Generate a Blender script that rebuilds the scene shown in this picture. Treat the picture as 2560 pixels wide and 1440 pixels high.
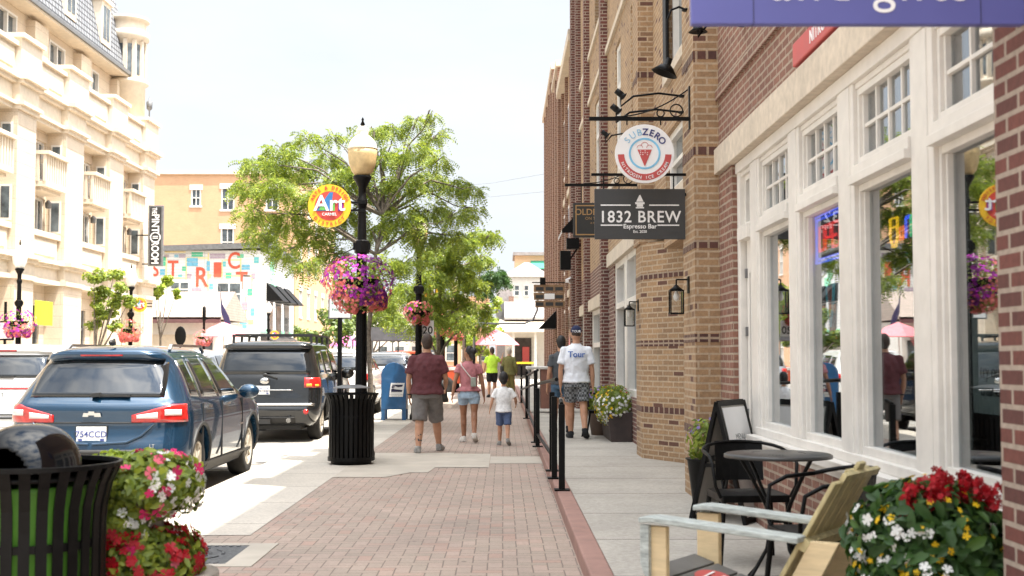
import bpy, bmesh, math, random
import numpy as np
from mathutils import Vector, Matrix
R = math.radians
for o in list(bpy.data.objects): bpy.data.objects.remove(o)
scn = bpy.context.scene
COL = scn.collection
# ---------------- camera ----------------
FPX, HC = 3150.0, 1.42
PITCH, YAW = math.atan(173/FPX), math.atan(21/FPX)
cam = bpy.data.cameras.new('camera'); camo = bpy.data.objects.new('camera', cam); COL.objects.link(camo)
camo.location = (0, 0, HC); camo.rotation_euler = (R(90)+PITCH, 0, -YAW)
cam.sensor_width = 36; cam.lens = FPX/2560*36; cam.clip_start = .1; cam.clip_end = 3000
cam.dof.use_dof = True; cam.dof.focus_distance = 16; cam.dof.aperture_fstop = 4.0
scn.camera = camo
scn.render.resolution_x = 1024; scn.render.resolution_y = 576
# ---------------- sky and sun ----------------
SUNV = Vector((1, -.55, 3.17)).normalized()
ELEV = math.asin(SUNV.z); AZ = math.atan2(SUNV.x, SUNV.y)
w = bpy.data.worlds.new('World'); scn.world = w; w.use_nodes = True
nt = w.node_tree; nt.nodes.clear()
sky = nt.nodes.new('ShaderNodeTexSky'); sky.sky_type = 'NISHITA'; sky.sun_disc = False
sky.sun_elevation = ELEV; sky.sun_rotation = AZ; sky.air_density = 1.0; sky.dust_density = 2.5; sky.ozone_density = 1.0
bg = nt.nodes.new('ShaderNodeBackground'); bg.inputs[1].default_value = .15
tc = nt.nodes.new('ShaderNodeTexCoord'); mp = nt.nodes.new('ShaderNodeMapping'); mp.inputs['Scale'].default_value = (1, 1, 3.2)
L = nt.links.new
def wn(t, **k):
    n = nt.nodes.new('ShaderNode'+t)
    for a, b in k.items(): setattr(n, a, b)
    return n
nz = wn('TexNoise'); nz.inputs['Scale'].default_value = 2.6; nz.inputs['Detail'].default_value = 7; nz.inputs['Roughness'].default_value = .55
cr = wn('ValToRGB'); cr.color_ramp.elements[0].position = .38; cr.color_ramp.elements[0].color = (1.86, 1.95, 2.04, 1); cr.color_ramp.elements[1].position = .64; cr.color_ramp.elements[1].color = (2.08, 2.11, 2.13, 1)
# hazy summer sky: thin cloud, brightening towards the sun
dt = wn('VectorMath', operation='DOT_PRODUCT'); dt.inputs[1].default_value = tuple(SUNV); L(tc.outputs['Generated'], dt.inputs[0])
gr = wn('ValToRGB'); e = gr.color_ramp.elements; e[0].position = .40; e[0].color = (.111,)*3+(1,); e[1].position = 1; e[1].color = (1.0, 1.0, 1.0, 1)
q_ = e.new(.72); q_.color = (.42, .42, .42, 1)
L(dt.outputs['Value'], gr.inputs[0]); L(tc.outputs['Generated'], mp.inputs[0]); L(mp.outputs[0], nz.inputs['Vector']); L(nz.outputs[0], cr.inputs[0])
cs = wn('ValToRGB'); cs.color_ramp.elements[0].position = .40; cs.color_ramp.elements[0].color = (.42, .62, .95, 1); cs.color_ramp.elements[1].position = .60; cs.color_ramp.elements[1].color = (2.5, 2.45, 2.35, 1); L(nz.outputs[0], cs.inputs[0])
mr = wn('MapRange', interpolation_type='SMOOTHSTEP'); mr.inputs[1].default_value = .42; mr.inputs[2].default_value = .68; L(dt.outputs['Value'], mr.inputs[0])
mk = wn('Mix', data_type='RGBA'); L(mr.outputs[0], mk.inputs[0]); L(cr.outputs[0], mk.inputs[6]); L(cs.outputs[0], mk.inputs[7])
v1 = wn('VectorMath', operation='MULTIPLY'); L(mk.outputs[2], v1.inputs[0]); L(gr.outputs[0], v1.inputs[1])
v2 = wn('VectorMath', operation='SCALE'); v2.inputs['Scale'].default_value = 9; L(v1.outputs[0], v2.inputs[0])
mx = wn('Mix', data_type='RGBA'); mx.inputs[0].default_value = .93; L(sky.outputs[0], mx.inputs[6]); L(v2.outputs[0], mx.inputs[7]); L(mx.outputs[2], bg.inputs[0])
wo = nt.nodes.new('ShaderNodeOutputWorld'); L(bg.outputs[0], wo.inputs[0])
sl = bpy.data.lights.new('sun', 'SUN'); sl.energy = 4.2; sl.angle = R(.5); sl.color = (1, .95, .86)
so = bpy.data.objects.new('sun', sl); COL.objects.link(so); so.rotation_euler = SUNV.to_track_quat('Z', 'Y').to_euler(); so.location = (20, -10, 60)
scn.view_settings.view_transform = 'Standard'; scn.view_settings.look = 'None'
scn.view_settings.exposure = 1.7; scn.view_settings.gamma = 1
scn.render.engine = 'CYCLES'
# ---------------- helpers ----------------
CM = Matrix.Rotation(-YAW, 3, 'Z') @ Matrix.Rotation(R(90)+PITCH, 3, 'X')
def at(px, py, Y):
    d = CM @ Vector(((px-1280)/FPX, (720-py)/FPX, -1)); d *= Y/d.y
    return Vector((d.x, d.y, HC+d.z))
def onX(px, X): return X*FPX/(px-1259)
rnd = random.Random(7)
class MB:
    def __init__(s): s.v = []; s.f = []; s.m = []; s.sm = []; s.T = None; s.seg = []
    def add(s, vs, fs, m=0, sm=False):
        b = len(s.v); s.seg.append((b, len(s.f)))
        if s.T is not None: vs = [s.T @ Vector(p) for p in vs]
        s.v += [tuple(p) for p in vs]; s.f += [tuple(i+b for i in f) for f in fs]; s.m += [m]*len(fs); s.sm += [sm]*len(fs)
        return s
    def bx(s, x0, x1, y0, y1, z0, z1, m=0):
        x0, x1 = min(x0, x1), max(x0, x1); y0, y1 = min(y0, y1), max(y0, y1); z0, z1 = min(z0, z1), max(z0, z1)
        return s.add([(x0,y0,z0),(x1,y0,z0),(x1,y1,z0),(x0,y1,z0),(x0,y0,z1),(x1,y0,z1),(x1,y1,z1),(x0,y1,z1)],
            [(0,3,2,1),(4,5,6,7),(0,1,5,4),(1,2,6,5),(2,3,7,6),(3,0,4,7)], m)
    def bar(s, a, b, w, h, m=0, up=(0,0,1)):
        a = Vector(a); b = Vector(b); d = (b-a).normalized(); u = Vector(up)
        r = d.cross(u); 
        if r.length < 1e-4: r = d.cross(Vector((0,1,0)))
        r.normalize(); u = r.cross(d)
        c = [r*w/2+u*h/2, -r*w/2+u*h/2, -r*w/2-u*h/2, r*w/2-u*h/2]
        return s.add([a+q for q in c]+[b+q for q in c], [(0,1,2,3),(7,6,5,4),(0,4,5,1),(1,5,6,2),(2,6,7,3),(3,7,4,0)], m)
    def tube(s, pts, r, n=8, m=0, closed=False, sy=1):
        pts = [Vector(p) for p in pts]; N = len(pts); rs = r if isinstance(r, (list, tuple)) else [r]*N
        vs = []; fs = []; ref = None
        for i, p in enumerate(pts):
            if closed: t = pts[(i+1) % N]-pts[i-1]
            else: t = pts[min(i+1, N-1)]-pts[max(i-1, 0)]
            t.normalize()
            if ref is None:
                ref = Vector((0,0,1)) if abs(t.z) < .9 else Vector((1,0,0))
            a = t.cross(ref)
            if a.length < 1e-4: a = t.cross(Vector((0,1,0)))
            a.normalize(); b = a.cross(t).normalized(); ref = b
            for k in range(n):
                q = 2*math.pi*k/n; vs.append(p+a*math.cos(q)*rs[i]+b*math.sin(q)*rs[i]*sy)
        for i in range(N if closed else N-1):
            for k in range(n):
                fs.append((i*n+k, i*n+(k+1) % n, ((i+1) % N)*n+(k+1) % n, ((i+1) % N)*n+k))
        s.add(vs, fs, m, n > 5)
        if not closed:
            s.add(vs[:n], [tuple(range(n))[::-1]], m); s.add(vs[-n:], [tuple(range(n))], m)
        return s
    def lathe(s, prof, c=(0,0,0), n=20, m=0, sm=True, sx=1, sy=1):
        vs = []; fs = []; P = len(prof)
        for r, z in prof:
            for k in range(n):
                a = 2*math.pi*k/n; vs.append((c[0]+r*sx*math.cos(a), c[1]+r*sy*math.sin(a), c[2]+z))
        for i in range(P-1):
            for k in range(n): fs.append((i*n+k, i*n+(k+1) % n, (i+1)*n+(k+1) % n, (i+1)*n+k))
        if prof[0][0] > 1e-4: fs.append(tuple(range(n))[::-1])
        if prof[-1][0] > 1e-4: fs.append(tuple(range((P-1)*n, P*n)))
        return s.add(vs, fs, m, sm)
    def prism(s, poly, ax, a0, a1, m=0):
        n = len(poly)
        def mk(p, a): return {'z': (p[0], p[1], a), 'y': (p[0], a, p[1]), 'x': (a, p[0], p[1])}[ax]
        vs = [mk(p, a0) for p in poly]+[mk(p, a1) for p in poly]
        fs = [tuple(range(n))[::-1], tuple(range(n, 2*n))]+[(i, (i+1) % n, n+(i+1) % n, n+i) for i in range(n)]
        return s.add(vs, fs, m)
    def loft(s, rings, m=0, sm=True, cap=True):
        n = len(rings[0]); vs = [p for r in rings for p in r]; fs = []
        for i in range(len(rings)-1):
            for k in range(n): fs.append((i*n+k, i*n+(k+1) % n, (i+1)*n+(k+1) % n, (i+1)*n+k))
        if cap: fs.append(tuple(range(n))[::-1]); fs.append(tuple(range((len(rings)-1)*n, len(rings)*n)))
        return s.add(vs, fs, m, sm)
    def ell(s, c, r, n=14, k=9, m=0, rot=None):
        rings = []; c = Vector(c)
        for i in range(k+1):
            t = math.pi*i/k
            t = min(max(t, .02), math.pi-.02)
            ring = []
            for j in range(n):
                a = 2*math.pi*j/n
                p = Vector((r[0]*math.sin(t)*math.cos(a), r[1]*math.sin(t)*math.sin(a), -r[2]*math.cos(t)))
                if rot is not None: p = rot @ p
                ring.append(c+p)
            rings.append(ring)
        return s.loft(rings, m)
    def fb(s, F, u0, u1, z0, z1, w0, w1, m=0):
        P = F.P; vs = [P(u, z, w_) for w_ in (w0, w1) for z in (z0, z1) for u in (u0, u1)]
        return s.add(vs, [(0,1,3,2),(4,6,7,5),(0,4,5,1),(2,3,7,6),(0,2,6,4),(1,5,7,3)], m)
    def holes(s, F, u0, u1, z0, z1, hs, dep=.15, m=0, w0=0):
        us = sorted({u0, u1, *[h[0] for h in hs], *[h[1] for h in hs]}); zs = sorted({z0, z1, *[h[2] for h in hs], *[h[3] for h in hs]})
        us = [u for u in us if u0 <= u <= u1]; zs = [z for z in zs if z0 <= z <= z1]
        for i in range(len(us)-1):
            j = 0
            while j < len(zs)-1:
                uc = (us[i]+us[i+1])/2
                inh = lambda j: any(h[0] < uc < h[1] and h[2] < (zs[j]+zs[j+1])/2 < h[3] for h in hs)
                if inh(j): j += 1; continue
                k = j
                while k+1 < len(zs)-1 and not inh(k+1): k += 1
                s.add([F.P(us[i], zs[j], w0), F.P(us[i+1], zs[j], w0), F.P(us[i+1], zs[k+1], w0), F.P(us[i], zs[k+1], w0)], [(0,1,2,3)], m)
                j = k+1
        for h in hs:
            a, b, c, d = h[:4]; q = [(a,c),(b,c),(b,d),(a,d)]
            for i in range(4):
                p, r_ = q[i], q[(i+1) % 4]
                s.add([F.P(*p, w0), F.P(*r_, w0), F.P(*r_, w0-dep), F.P(*p, w0-dep)], [(0,1,2,3)], m)
        return s
    def text(s, body, O, Rv, Uv, size, depth=.01, m=0, bold=0, sx=1, align='CENTER', sp=1):
        V, Fs = textmesh(body, bold, align, sp); O = Vector(O); Rv = Vector(Rv).normalized(); Uv = Vector(Uv).normalized(); Nv = Rv.cross(Uv)
        return s.add([O+Rv*(x*size*sx)+Uv*(y*size)+Nv*(depth*(.5 if z > 0 else -.5)) for x, y, z in V], Fs, m)
    def each(s, name, mats, parent=None, **k):
        sg = s.seg+[(len(s.v), len(s.f))]; out = []
        for (v0, f0), (v1, f1) in zip(sg, sg[1:]):
            q = MB(); q.v = s.v[v0:v1]; q.f = [tuple(i-v0 for i in f) for f in s.f[f0:f1]]; q.m = s.m[f0:f1]; q.sm = s.sm[f0:f1]; out.append(q.build(name, mats, parent, **k))
        return out
    def build(s, name, mats, parent=None, loc=None, bevel=0, world=False, uv=True, fix=True, sub=0):
        if not isinstance(mats, (list, tuple)): mats = [mats]
        me = bpy.data.meshes.new(name)
        vs = s.v
        if world and parent is not None:
            q = parent.matrix_basis.inverted()
            if parent.parent is not None: q = q @ parent.parent.matrix_basis.inverted()
            vs = [tuple(q @ Vector(p)) for p in vs]
        me.from_pydata(vs, [], s.f); me.materials.clear()
        for mt in mats: me.materials.append(mt)
        me.polygons.foreach_set('material_index', s.m); me.polygons.foreach_set('use_smooth', s.sm)
        if fix:
            b = bmesh.new(); b.from_mesh(me); bmesh.ops.recalc_face_normals(b, faces=b.faces); b.to_mesh(me); b.free()
        if uv: boxuv(me)
        me.update()
        o = bpy.data.objects.new(name, me); COL.objects.link(o)
        if parent is not None: o.parent = parent
        if loc is not None: o.location = loc
        if sub:
            q = o.modifiers.new('s', 'SUBSURF'); q.levels = q.render_levels = sub
        if bevel:
            q = o.modifiers.new('b', 'BEVEL'); q.width = bevel; q.segments = 2; q.limit_method = 'ANGLE'; q.angle_limit = R(40)
        return o
def boxuv(me):
    n = len(me.loops)
    if not n: return
    co = np.empty(len(me.vertices)*3); me.vertices.foreach_get('co', co); co = co.reshape(-1, 3)
    li = np.empty(n, int); me.loops.foreach_get('vertex_index', li)
    pn = np.empty(len(me.polygons)*3); me.polygons.foreach_get('normal', pn); pn = pn.reshape(-1, 3)
    lt = np.empty(len(me.polygons), int); me.polygons.foreach_get('loop_total', lt)
    ln = np.abs(np.repeat(pn, lt, axis=0)); c = co[li]
    u = np.where((ln[:, 0] > ln[:, 1]) & (ln[:, 0] > ln[:, 2]*.8), c[:, 1], c[:, 0])
    v = np.where((ln[:, 2]*.8 > ln[:, 0]) & (ln[:, 2]*.8 > ln[:, 1]), c[:, 1], c[:, 2])
    l = me.uv_layers.new(name='uv'); l.data.foreach_set('uv', np.stack([u, v], 1).ravel())
_tc = {}
def textmesh(body, bold, align, sp=1):
    k = (body, bold, align, sp)
    if k not in _tc:
        c = bpy.data.curves.new('t', 'FONT'); c.body = body; c.offset = bold; c.extrude = .01; c.align_x = align; c.resolution_u = 4; c.space_character = sp
        o = bpy.data.objects.new('t', c); me = o.to_mesh()
        _tc[k] = ([tuple(v.co) for v in me.vertices], [tuple(p.vertices) for p in me.polygons])
        o.to_mesh_clear(); bpy.data.objects.remove(o); bpy.data.curves.remove(c)
    return _tc[k]
class Fr:
    def __init__(s, O, U, N): s.O = Vector(O); s.U = Vector(U).normalized(); s.N = Vector(N).normalized()
    def P(s, u, z, w_=0): return s.O+s.U*u+Vector((0,0,z))+s.N*w_
def tag(o, label=None, cat=None, group=None, kind=None):
    if label: o['label'] = label
    if cat: o['category'] = cat
    if group: o['group'] = group
    if kind: o['kind'] = kind
    return o
def thing(name, label, cat, loc=(0,0,0), rz=0, group=None):
    o = bpy.data.objects.new(name, None); COL.objects.link(o); o.location = loc; o.rotation_euler = (0, 0, rz); o.empty_display_size = .2
    o.matrix_basis = Matrix.Translation(Vector(loc)) @ Matrix.Rotation(rz, 4, 'Z')
    return tag(o, label, cat, group)
def copytree(o, parent=None):
    c = o.copy(); COL.objects.link(c); c.parent = parent
    for ch in [k for k in KIDS(o)]: copytree(ch, c)
    return c
def KIDS(o): return [x for x in bpy.data.objects if x.parent == o]
def dup(o, loc, rz, label, group=None):
    c = copytree(o); c.location = loc; c.rotation_euler = (0, 0, rz); c['label'] = label
    if group: c['group'] = group
    return c
# ---------------- materials ----------------
def newmat(name):
    m = bpy.data.materials.new(name); m.use_nodes = True; nt = m.node_tree
    return m, nt, nt.nodes['Principled BSDF']
def N(nt, t, **k):
    n = nt.nodes.new('ShaderNode'+t)
    for a, b in k.items(): setattr(n, a, b)
    return n
def rgba(c): return (c[0], c[1], c[2], 1)
def coords(nt, kind='Object', scale=(1,1,1)):
    t = N(nt, 'TexCoord'); mp = N(nt, 'Mapping'); mp.inputs['Scale'].default_value = scale
    nt.links.new(t.outputs[kind], mp.inputs[0]); return mp.outputs[0]
def noise(nt, vec, sc, det=4, ro=.55):
    n = N(nt, 'TexNoise'); n.inputs['Scale'].default_value = sc; n.inputs['Detail'].default_value = det; n.inputs['Roughness'].default_value = ro
    nt.links.new(vec, n.inputs['Vector']); return n.outputs[0]
def ramp(nt, fac, stops):
    r = N(nt, 'ValToRGB'); e = r.color_ramp.elements
    while len(e) < len(stops): e.new(.5)
    for q, (p, c) in zip(e, stops): q.position = p; q.color = rgba(c)
    nt.links.new(fac, r.inputs[0]); return r.outputs[0]
def mixc(nt, fac, a, b, bl='MIX'):
    m = N(nt, 'Mix', data_type='RGBA', blend_type=bl)
    for i, x in ((0, fac), (6, a), (7, b)):
        if isinstance(x, (int, float)): m.inputs[i].default_value = x
        elif isinstance(x, tuple): m.inputs[i].default_value = rgba(x)
        else: nt.links.new(x, m.inputs[i])
    return m.outputs[2]
def bump(nt, b, h, st=.3, dist=.01):
    n = N(nt, 'Bump'); n.inputs['Strength'].default_value = st; n.inputs['Distance'].default_value = dist
    nt.links.new(h, n.inputs['Height']); nt.links.new(n.outputs[0], b.inputs['Normal'])
def pbr(name, c, rough=.6, metal=0, var=.12, sc=6, bmp=0, bsc=60, coat=0, scale=(1,1,1), spec=None, var2=0, isl=0):
    m, nt, b = newmat(name); v = coords(nt, 'Object', scale)
    n = noise(nt, v, sc, 5, .6)
    lo = tuple(max(0, x*(1-var*1.6)) for x in c); hi = tuple(min(1, x*(1+var*1.2)) for x in c)
    col = ramp(nt, n, [(.3, lo), (.7, hi)])
    if var2:
        n2 = noise(nt, v, sc*.13, 4, .6); col = mixc(nt, 1.0, col, ramp(nt, n2, [(.35, (1-var2,)*3), (.65, (1,1,1))]), 'MULTIPLY')
    if isl:
        g = N(nt, 'NewGeometry'); col = mixc(nt, 1.0, col, ramp(nt, g.outputs['Random Per Island'], [(0, (1-isl,)*3), (1, (1+isl*.6, 1+isl*.6, 1+isl*.5))]), 'MULTIPLY')
    nt.links.new(col, b.inputs['Base Color'])
    b.inputs['Metallic'].default_value = metal
    rr = N(nt, 'MapRange'); rr.inputs[3].default_value = max(0, rough-.08); rr.inputs[4].default_value = min(1, rough+.08)
    nt.links.new(n, rr.inputs[0]); nt.links.new(rr.outputs[0], b.inputs['Roughness'])
    b.inputs['Coat Weight'].default_value = coat; b.inputs['Coat Roughness'].default_value = .04
    if spec is not None: b.inputs['Specular IOR Level'].default_value = spec
    if bmp: bump(nt, b, noise(nt, v, bsc, 5, .65), bmp, .01)
    return m
def brick(name, c1, c2, mort, w_=.203, h=.0677, ms=.010, dark=None, dprob=.06, bias=0, rot=0, off=.5, bst=.5, grime=.15, rough=.85, dist=.006, wob=.006):
    m, nt, b = newmat(name); t = N(nt, 'TexCoord'); mp = N(nt, 'Mapping'); mp.inputs['Rotation'].default_value = (0, 0, rot)
    nt.links.new(t.outputs['UV'], mp.inputs[0]); v = mp.outputs[0]
    if wob:
        wn_ = N(nt, 'TexNoise'); wn_.inputs['Scale'].default_value = 3.5; wn_.inputs['Detail'].default_value = 3; nt.links.new(v, wn_.inputs['Vector'])
        vs_ = N(nt, 'VectorMath', operation='MULTIPLY_ADD'); vs_.inputs[1].default_value = (wob, wob, 0); nt.links.new(wn_.outputs['Color'], vs_.inputs[0]); nt.links.new(v, vs_.inputs[2]); v = vs_.outputs[0]
    def bt(a, c, mo):
        q = N(nt, 'TexBrick'); q.offset = off
        q.inputs['Scale'].default_value = 1; q.inputs['Brick Width'].default_value = w_; q.inputs['Row Height'].default_value = h
        q.inputs['Mortar Size'].default_value = ms; q.inputs['Mortar Smooth'].default_value = .15; q.inputs['Bias'].default_value = bias
        q.inputs['Color1'].default_value = rgba(a); q.inputs['Color2'].default_value = rgba(c); q.inputs['Mortar'].default_value = rgba(mo)
        nt.links.new(v, q.inputs['Vector']); return q
    q = bt(c1, c2, mort); col = q.outputs[0]
    if dark:
        k = bt((0,0,0), (1,1,1), (0,0,0))
        msk = ramp(nt, k.outputs[0], [(1-dprob-.01, (0,0,0)), (1-dprob, (1,1,1))])
        inv = N(nt, 'Math', operation='SUBTRACT'); inv.inputs[0].default_value = 1; nt.links.new(q.outputs['Fac'], inv.inputs[1])
        mu = N(nt, 'Math', operation='MULTIPLY'); nt.links.new(msk, mu.inputs[0]); nt.links.new(inv.outputs[0], mu.inputs[1])
        col = mixc(nt, mu.outputs[0], col, dark)
    o = coords(nt, 'Object')
    col = mixc(nt, 1.0, col, ramp(nt, noise(nt, o, 30, 4, .7), [(.3, (.78,.78,.78)), (.7, (1.15,1.15,1.15))]), 'MULTIPLY')
    col = mixc(nt, 1.0, col, ramp(nt, noise(nt, o, .9, 6, .6), [(.3, (1-grime,)*3), (.65, (1.05,1.05,1.05))]), 'MULTIPLY')
    nt.links.new(col, b.inputs['Base Color']); b.inputs['Roughness'].default_value = rough
    iv = N(nt, 'Math', operation='MULTIPLY_ADD'); iv.inputs[1].default_value = -1; nt.links.new(q.outputs['Fac'], iv.inputs[0])
    nn = N(nt, 'Math', operation='MULTIPLY_ADD'); nn.inputs[1].default_value = .5; nt.links.new(noise(nt, o, 90, 3, .6), nn.inputs[0]); nt.links.new(iv.outputs[0], nn.inputs[2])
    bump(nt, b, nn.outputs[0], bst, dist)
    return m
def herring(name, c1, c2, mort, u=.1025, jw=.035):
    m, nt, b = newmat(name); t = N(nt, 'TexCoord'); lk = nt.links.new
    wn_ = N(nt, 'TexNoise'); wn_.inputs['Scale'].default_value = 2.5; lk(t.outputs['UV'], wn_.inputs['Vector'])
    va = N(nt, 'VectorMath', operation='MULTIPLY_ADD'); va.inputs[1].default_value = (.012,.012,0); lk(wn_.outputs['Color'], va.inputs[0]); lk(t.outputs['UV'], va.inputs[2])
    sx = N(nt, 'SeparateXYZ'); lk(va.outputs[0], sx.inputs[0])
    def M(op, a, c=None, d=None, clamp=False):
        n = N(nt, 'Math', operation=op, use_clamp=clamp)
        for i, x in enumerate((a, c, d)):
            if x is None: continue
            if isinstance(x, (int, float)): n.inputs[i].default_value = x
            else: lk(x, n.inputs[i])
        return n.outputs[0]
    x = M('DIVIDE', sx.outputs[0], u); y = M('DIVIDE', sx.outputs[1], u); i = M('FLOOR', x); j = M('FLOOR', y); fx = M('SUBTRACT', x, i); fy = M('SUBTRACT', y, j)
    k = M('FLOORED_MODULO', M('SUBTRACT', i, j), 4.0); is_ = [M('COMPARE', k, float(q), .1) for q in range(4)]
    dl = M('MULTIPLY_ADD', is_[1], 9.0, fx); dr = M('MULTIPLY_ADD', is_[0], 9.0, M('SUBTRACT', 1.0, fx)); dtp = M('MULTIPLY_ADD', is_[3], 9.0, M('SUBTRACT', 1.0, fy)); db = M('MULTIPLY_ADD', is_[2], 9.0, fy)
    d = M('MINIMUM', M('MINIMUM', dl, dr), M('MINIMUM', dtp, db)); rg = noise(nt, coords(nt, 'Object'), 40, 3)
    jt = N(nt, 'MapRange'); jt.inputs[1].default_value = jw*.6; jt.inputs[2].default_value = jw*1.7; lk(M('MULTIPLY_ADD', rg, -.03, M('ADD', d, .015)), jt.inputs[0])
    cb = N(nt, 'CombineXYZ'); lk(M('SUBTRACT', i, is_[1]), cb.inputs[0]); lk(M('SUBTRACT', j, is_[2]), cb.inputs[1]); w1 = N(nt, 'TexWhiteNoise', noise_dimensions='3D'); lk(cb.outputs[0], w1.inputs['Vector'])
    col = ramp(nt, w1.outputs['Value'], [(0, c1), (.45, c2), (.8, tuple(a*1.06 for a in c1)), (1, (c1[0]*1.02, c1[1]*.90, c1[2]*.88))])
    o = coords(nt, 'Object'); col = mixc(nt, 1.0, col, ramp(nt, noise(nt, o, 35, 5, .7), [(.3, (.84,)*3), (.7, (1.1,)*3)]), 'MULTIPLY')
    col = mixc(nt, 1.0, col, ramp(nt, noise(nt, o, .8, 6, .65), [(.3, (.80,.80,.81)), (.62, (1.06,1.05,1.03))]), 'MULTIPLY')
    vo = N(nt, 'TexVoronoi'); vo.inputs['Scale'].default_value = 3.2; lk(o, vo.inputs['Vector']); col = mixc(nt, 1.0, col, ramp(nt, vo.outputs['Distance'], [(.05, (.55,.53,.52)), (.075, (1,1,1))]), 'MULTIPLY')
    col = mixc(nt, jt.outputs[0], mort, col); lk(col, b.inputs['Base Color']); b.inputs['Roughness'].default_value = .88
    bump(nt, b, M('MULTIPLY_ADD', noise(nt, o, 70, 3), .35, M('MULTIPLY_ADD', w1.outputs['Value'], .5, jt.outputs[0])), .5, .004); return m
def glassm(name, tint=(.55,.6,.6), refl=.14, f0=.95, rough=.015, wave=.02):
    m, nt, b = newmat(name); nt.nodes.remove(b); out = nt.nodes['Material Output']
    tr = N(nt, 'BsdfTransparent'); tr.inputs[0].default_value = rgba(tint)
    gl = N(nt, 'BsdfGlossy'); gl.inputs['Roughness'].default_value = rough; gl.inputs[0].default_value = (.95,.97,1,1)
    fr = N(nt, 'LayerWeight'); fr.inputs[0].default_value = .5
    pw = N(nt, 'Math', operation='POWER'); pw.inputs[1].default_value = 4; nt.links.new(fr.outputs['Facing'], pw.inputs[0])
    ad = N(nt, 'Math', operation='MULTIPLY_ADD', use_clamp=True); ad.inputs[1].default_value = f0; ad.inputs[2].default_value = refl; nt.links.new(pw.outputs[0], ad.inputs[0])
    ms = N(nt, 'MixShader'); nt.links.new(ad.outputs[0], ms.inputs[0]); nt.links.new(tr.outputs[0], ms.inputs[1]); nt.links.new(gl.outputs[0], ms.inputs[2])
    bp = N(nt, 'Bump'); bp.inputs['Strength'].default_value = wave; bp.inputs['Distance'].default_value = .02
    nt.links.new(noise(nt, coords(nt, 'Object'), 1.2, 2), bp.inputs['Height']); nt.links.new(bp.outputs[0], gl.inputs['Normal']); nt.links.new(bp.outputs[0], fr.inputs['Normal'])
    nt.links.new(ms.outputs[0], out.inputs[0]); return m
def emit(name, c, st):
    m, nt, b = newmat(name); b.inputs['Base Color'].default_value = rgba(c); b.inputs['Emission Color'].default_value = rgba(c); b.inputs['Emission Strength'].default_value = st
    b.inputs['Roughness'].default_value = .3; return m
def leafm(name, c, var=.35, tr=.35, hue=(1.25, 1.05, .6), rough=.5):
    m, nt, b = newmat(name); g = N(nt, 'NewGeometry')
    lo = tuple(x*(1-var) for x in c); hi = tuple(min(1, x*(1+var)*h) for x, h in zip(c, hue))
    col = ramp(nt, g.outputs['Random Per Island'], [(0, lo), (.55, c), (1, hi)])
    nt.links.new(col, b.inputs['Base Color']); b.inputs['Roughness'].default_value = rough
    t = N(nt, 'BsdfTranslucent'); nt.links.new(col, t.inputs[0]); ms = N(nt, 'MixShader'); ms.inputs[0].default_value = tr
    nt.links.new(b.outputs[0], ms.inputs[1]); nt.links.new(t.outputs[0], ms.inputs[2]); nt.links.new(ms.outputs[0], nt.nodes['Material Output'].inputs[0])
    return m
MT = dict(
 red=brick('red_brick', (.165,.052,.038), (.10,.035,.028), (.36,.29,.23)),
 red2=brick('red_brick_wall', (.25,.115,.078), (.185,.085,.06), (.36,.28,.21)),
 gold=brick('gold_brick', (.385,.24,.125), (.27,.165,.09), (.44,.33,.22), dark=(.13,.06,.04), dprob=.05),
 brown=brick('brown_brick', (.24,.11,.07), (.17,.075,.05), (.38,.27,.19)),
 soldier=brick('dark_soldier', (.11,.045,.033), (.08,.035,.028), (.35,.26,.18), w_=.10, h=.30, ms=.012, off=0),
 lime=pbr('limestone', (.62,.53,.42), .85, var=.1, sc=14, bmp=.25, bsc=80, var2=.12),
 white=pbr('white_paint', (.76,.72,.66), .45, var=.04, sc=9, var2=.13, bmp=.03, bsc=40),
 blk=pbr('black_metal', (.0045,.0042,.004), .45, var=.3, sc=20, spec=.16),
 blkg=pbr('black_gloss', (.004,.004,.0045), .06, var=.2, sc=8, spec=.42),
 grey=pbr('grey_metal', (.18,.18,.18), .45, metal=.3, var=.15),
 steel=pbr('steel', (.55,.55,.55), .3, metal=.9, var=.1),
 glass=glassm('shop_glass'), fglass=pbr('far_glass', (.10,.12,.13), .08, var=.5, sc=1.5, spec=.8),
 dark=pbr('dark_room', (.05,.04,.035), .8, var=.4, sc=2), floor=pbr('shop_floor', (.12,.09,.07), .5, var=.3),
 leaf=leafm('leaf', (.24,.32,.055), .35, .5), leafd=leafm('leaf_dark', (.045,.11,.025)), leafy=leafm('leaf_lime', (.28,.38,.05)),
 bark=pbr('bark', (.17,.14,.11), .9, var=.4, sc=20, bmp=.6, bsc=30),
)
# ---------------- ground ----------------
def struct(mb, name, mats, bevel=0): return tag(mb.build(name, mats, bevel=bevel), kind='structure')
mconc = pbr('concrete', (.44,.39,.32), .85, var=.07, sc=3, bmp=.15, bsc=120, var2=.16)
mapron = brick('apron_concrete', (.50,.45,.38), (.47,.42,.35), (.22,.19,.15), w_=3.4, h=1.55, ms=.012, off=0, grime=.14, bst=.3)
mwalk = brick('walk_concrete', (.42,.385,.33), (.39,.355,.305), (.15,.13,.11), w_=30, h=1.52, ms=.014, off=0, grime=.22, bst=.35)
mroad = pbr('road', (.30,.275,.24), .9, var=.14, sc=2.2, bmp=.3, bsc=90, var2=.25)
mpave = herring('clay_pavers', (.355,.27,.22), (.315,.255,.205), (.165,.125,.10))
mkerb = pbr('painted_kerb', (.31,.175,.14), .8, var=.1, sc=7, bmp=.2, bsc=60, var2=.15)
mearth = pbr('earth', (.20,.18,.14), .95, var=.3, sc=.3)
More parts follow.
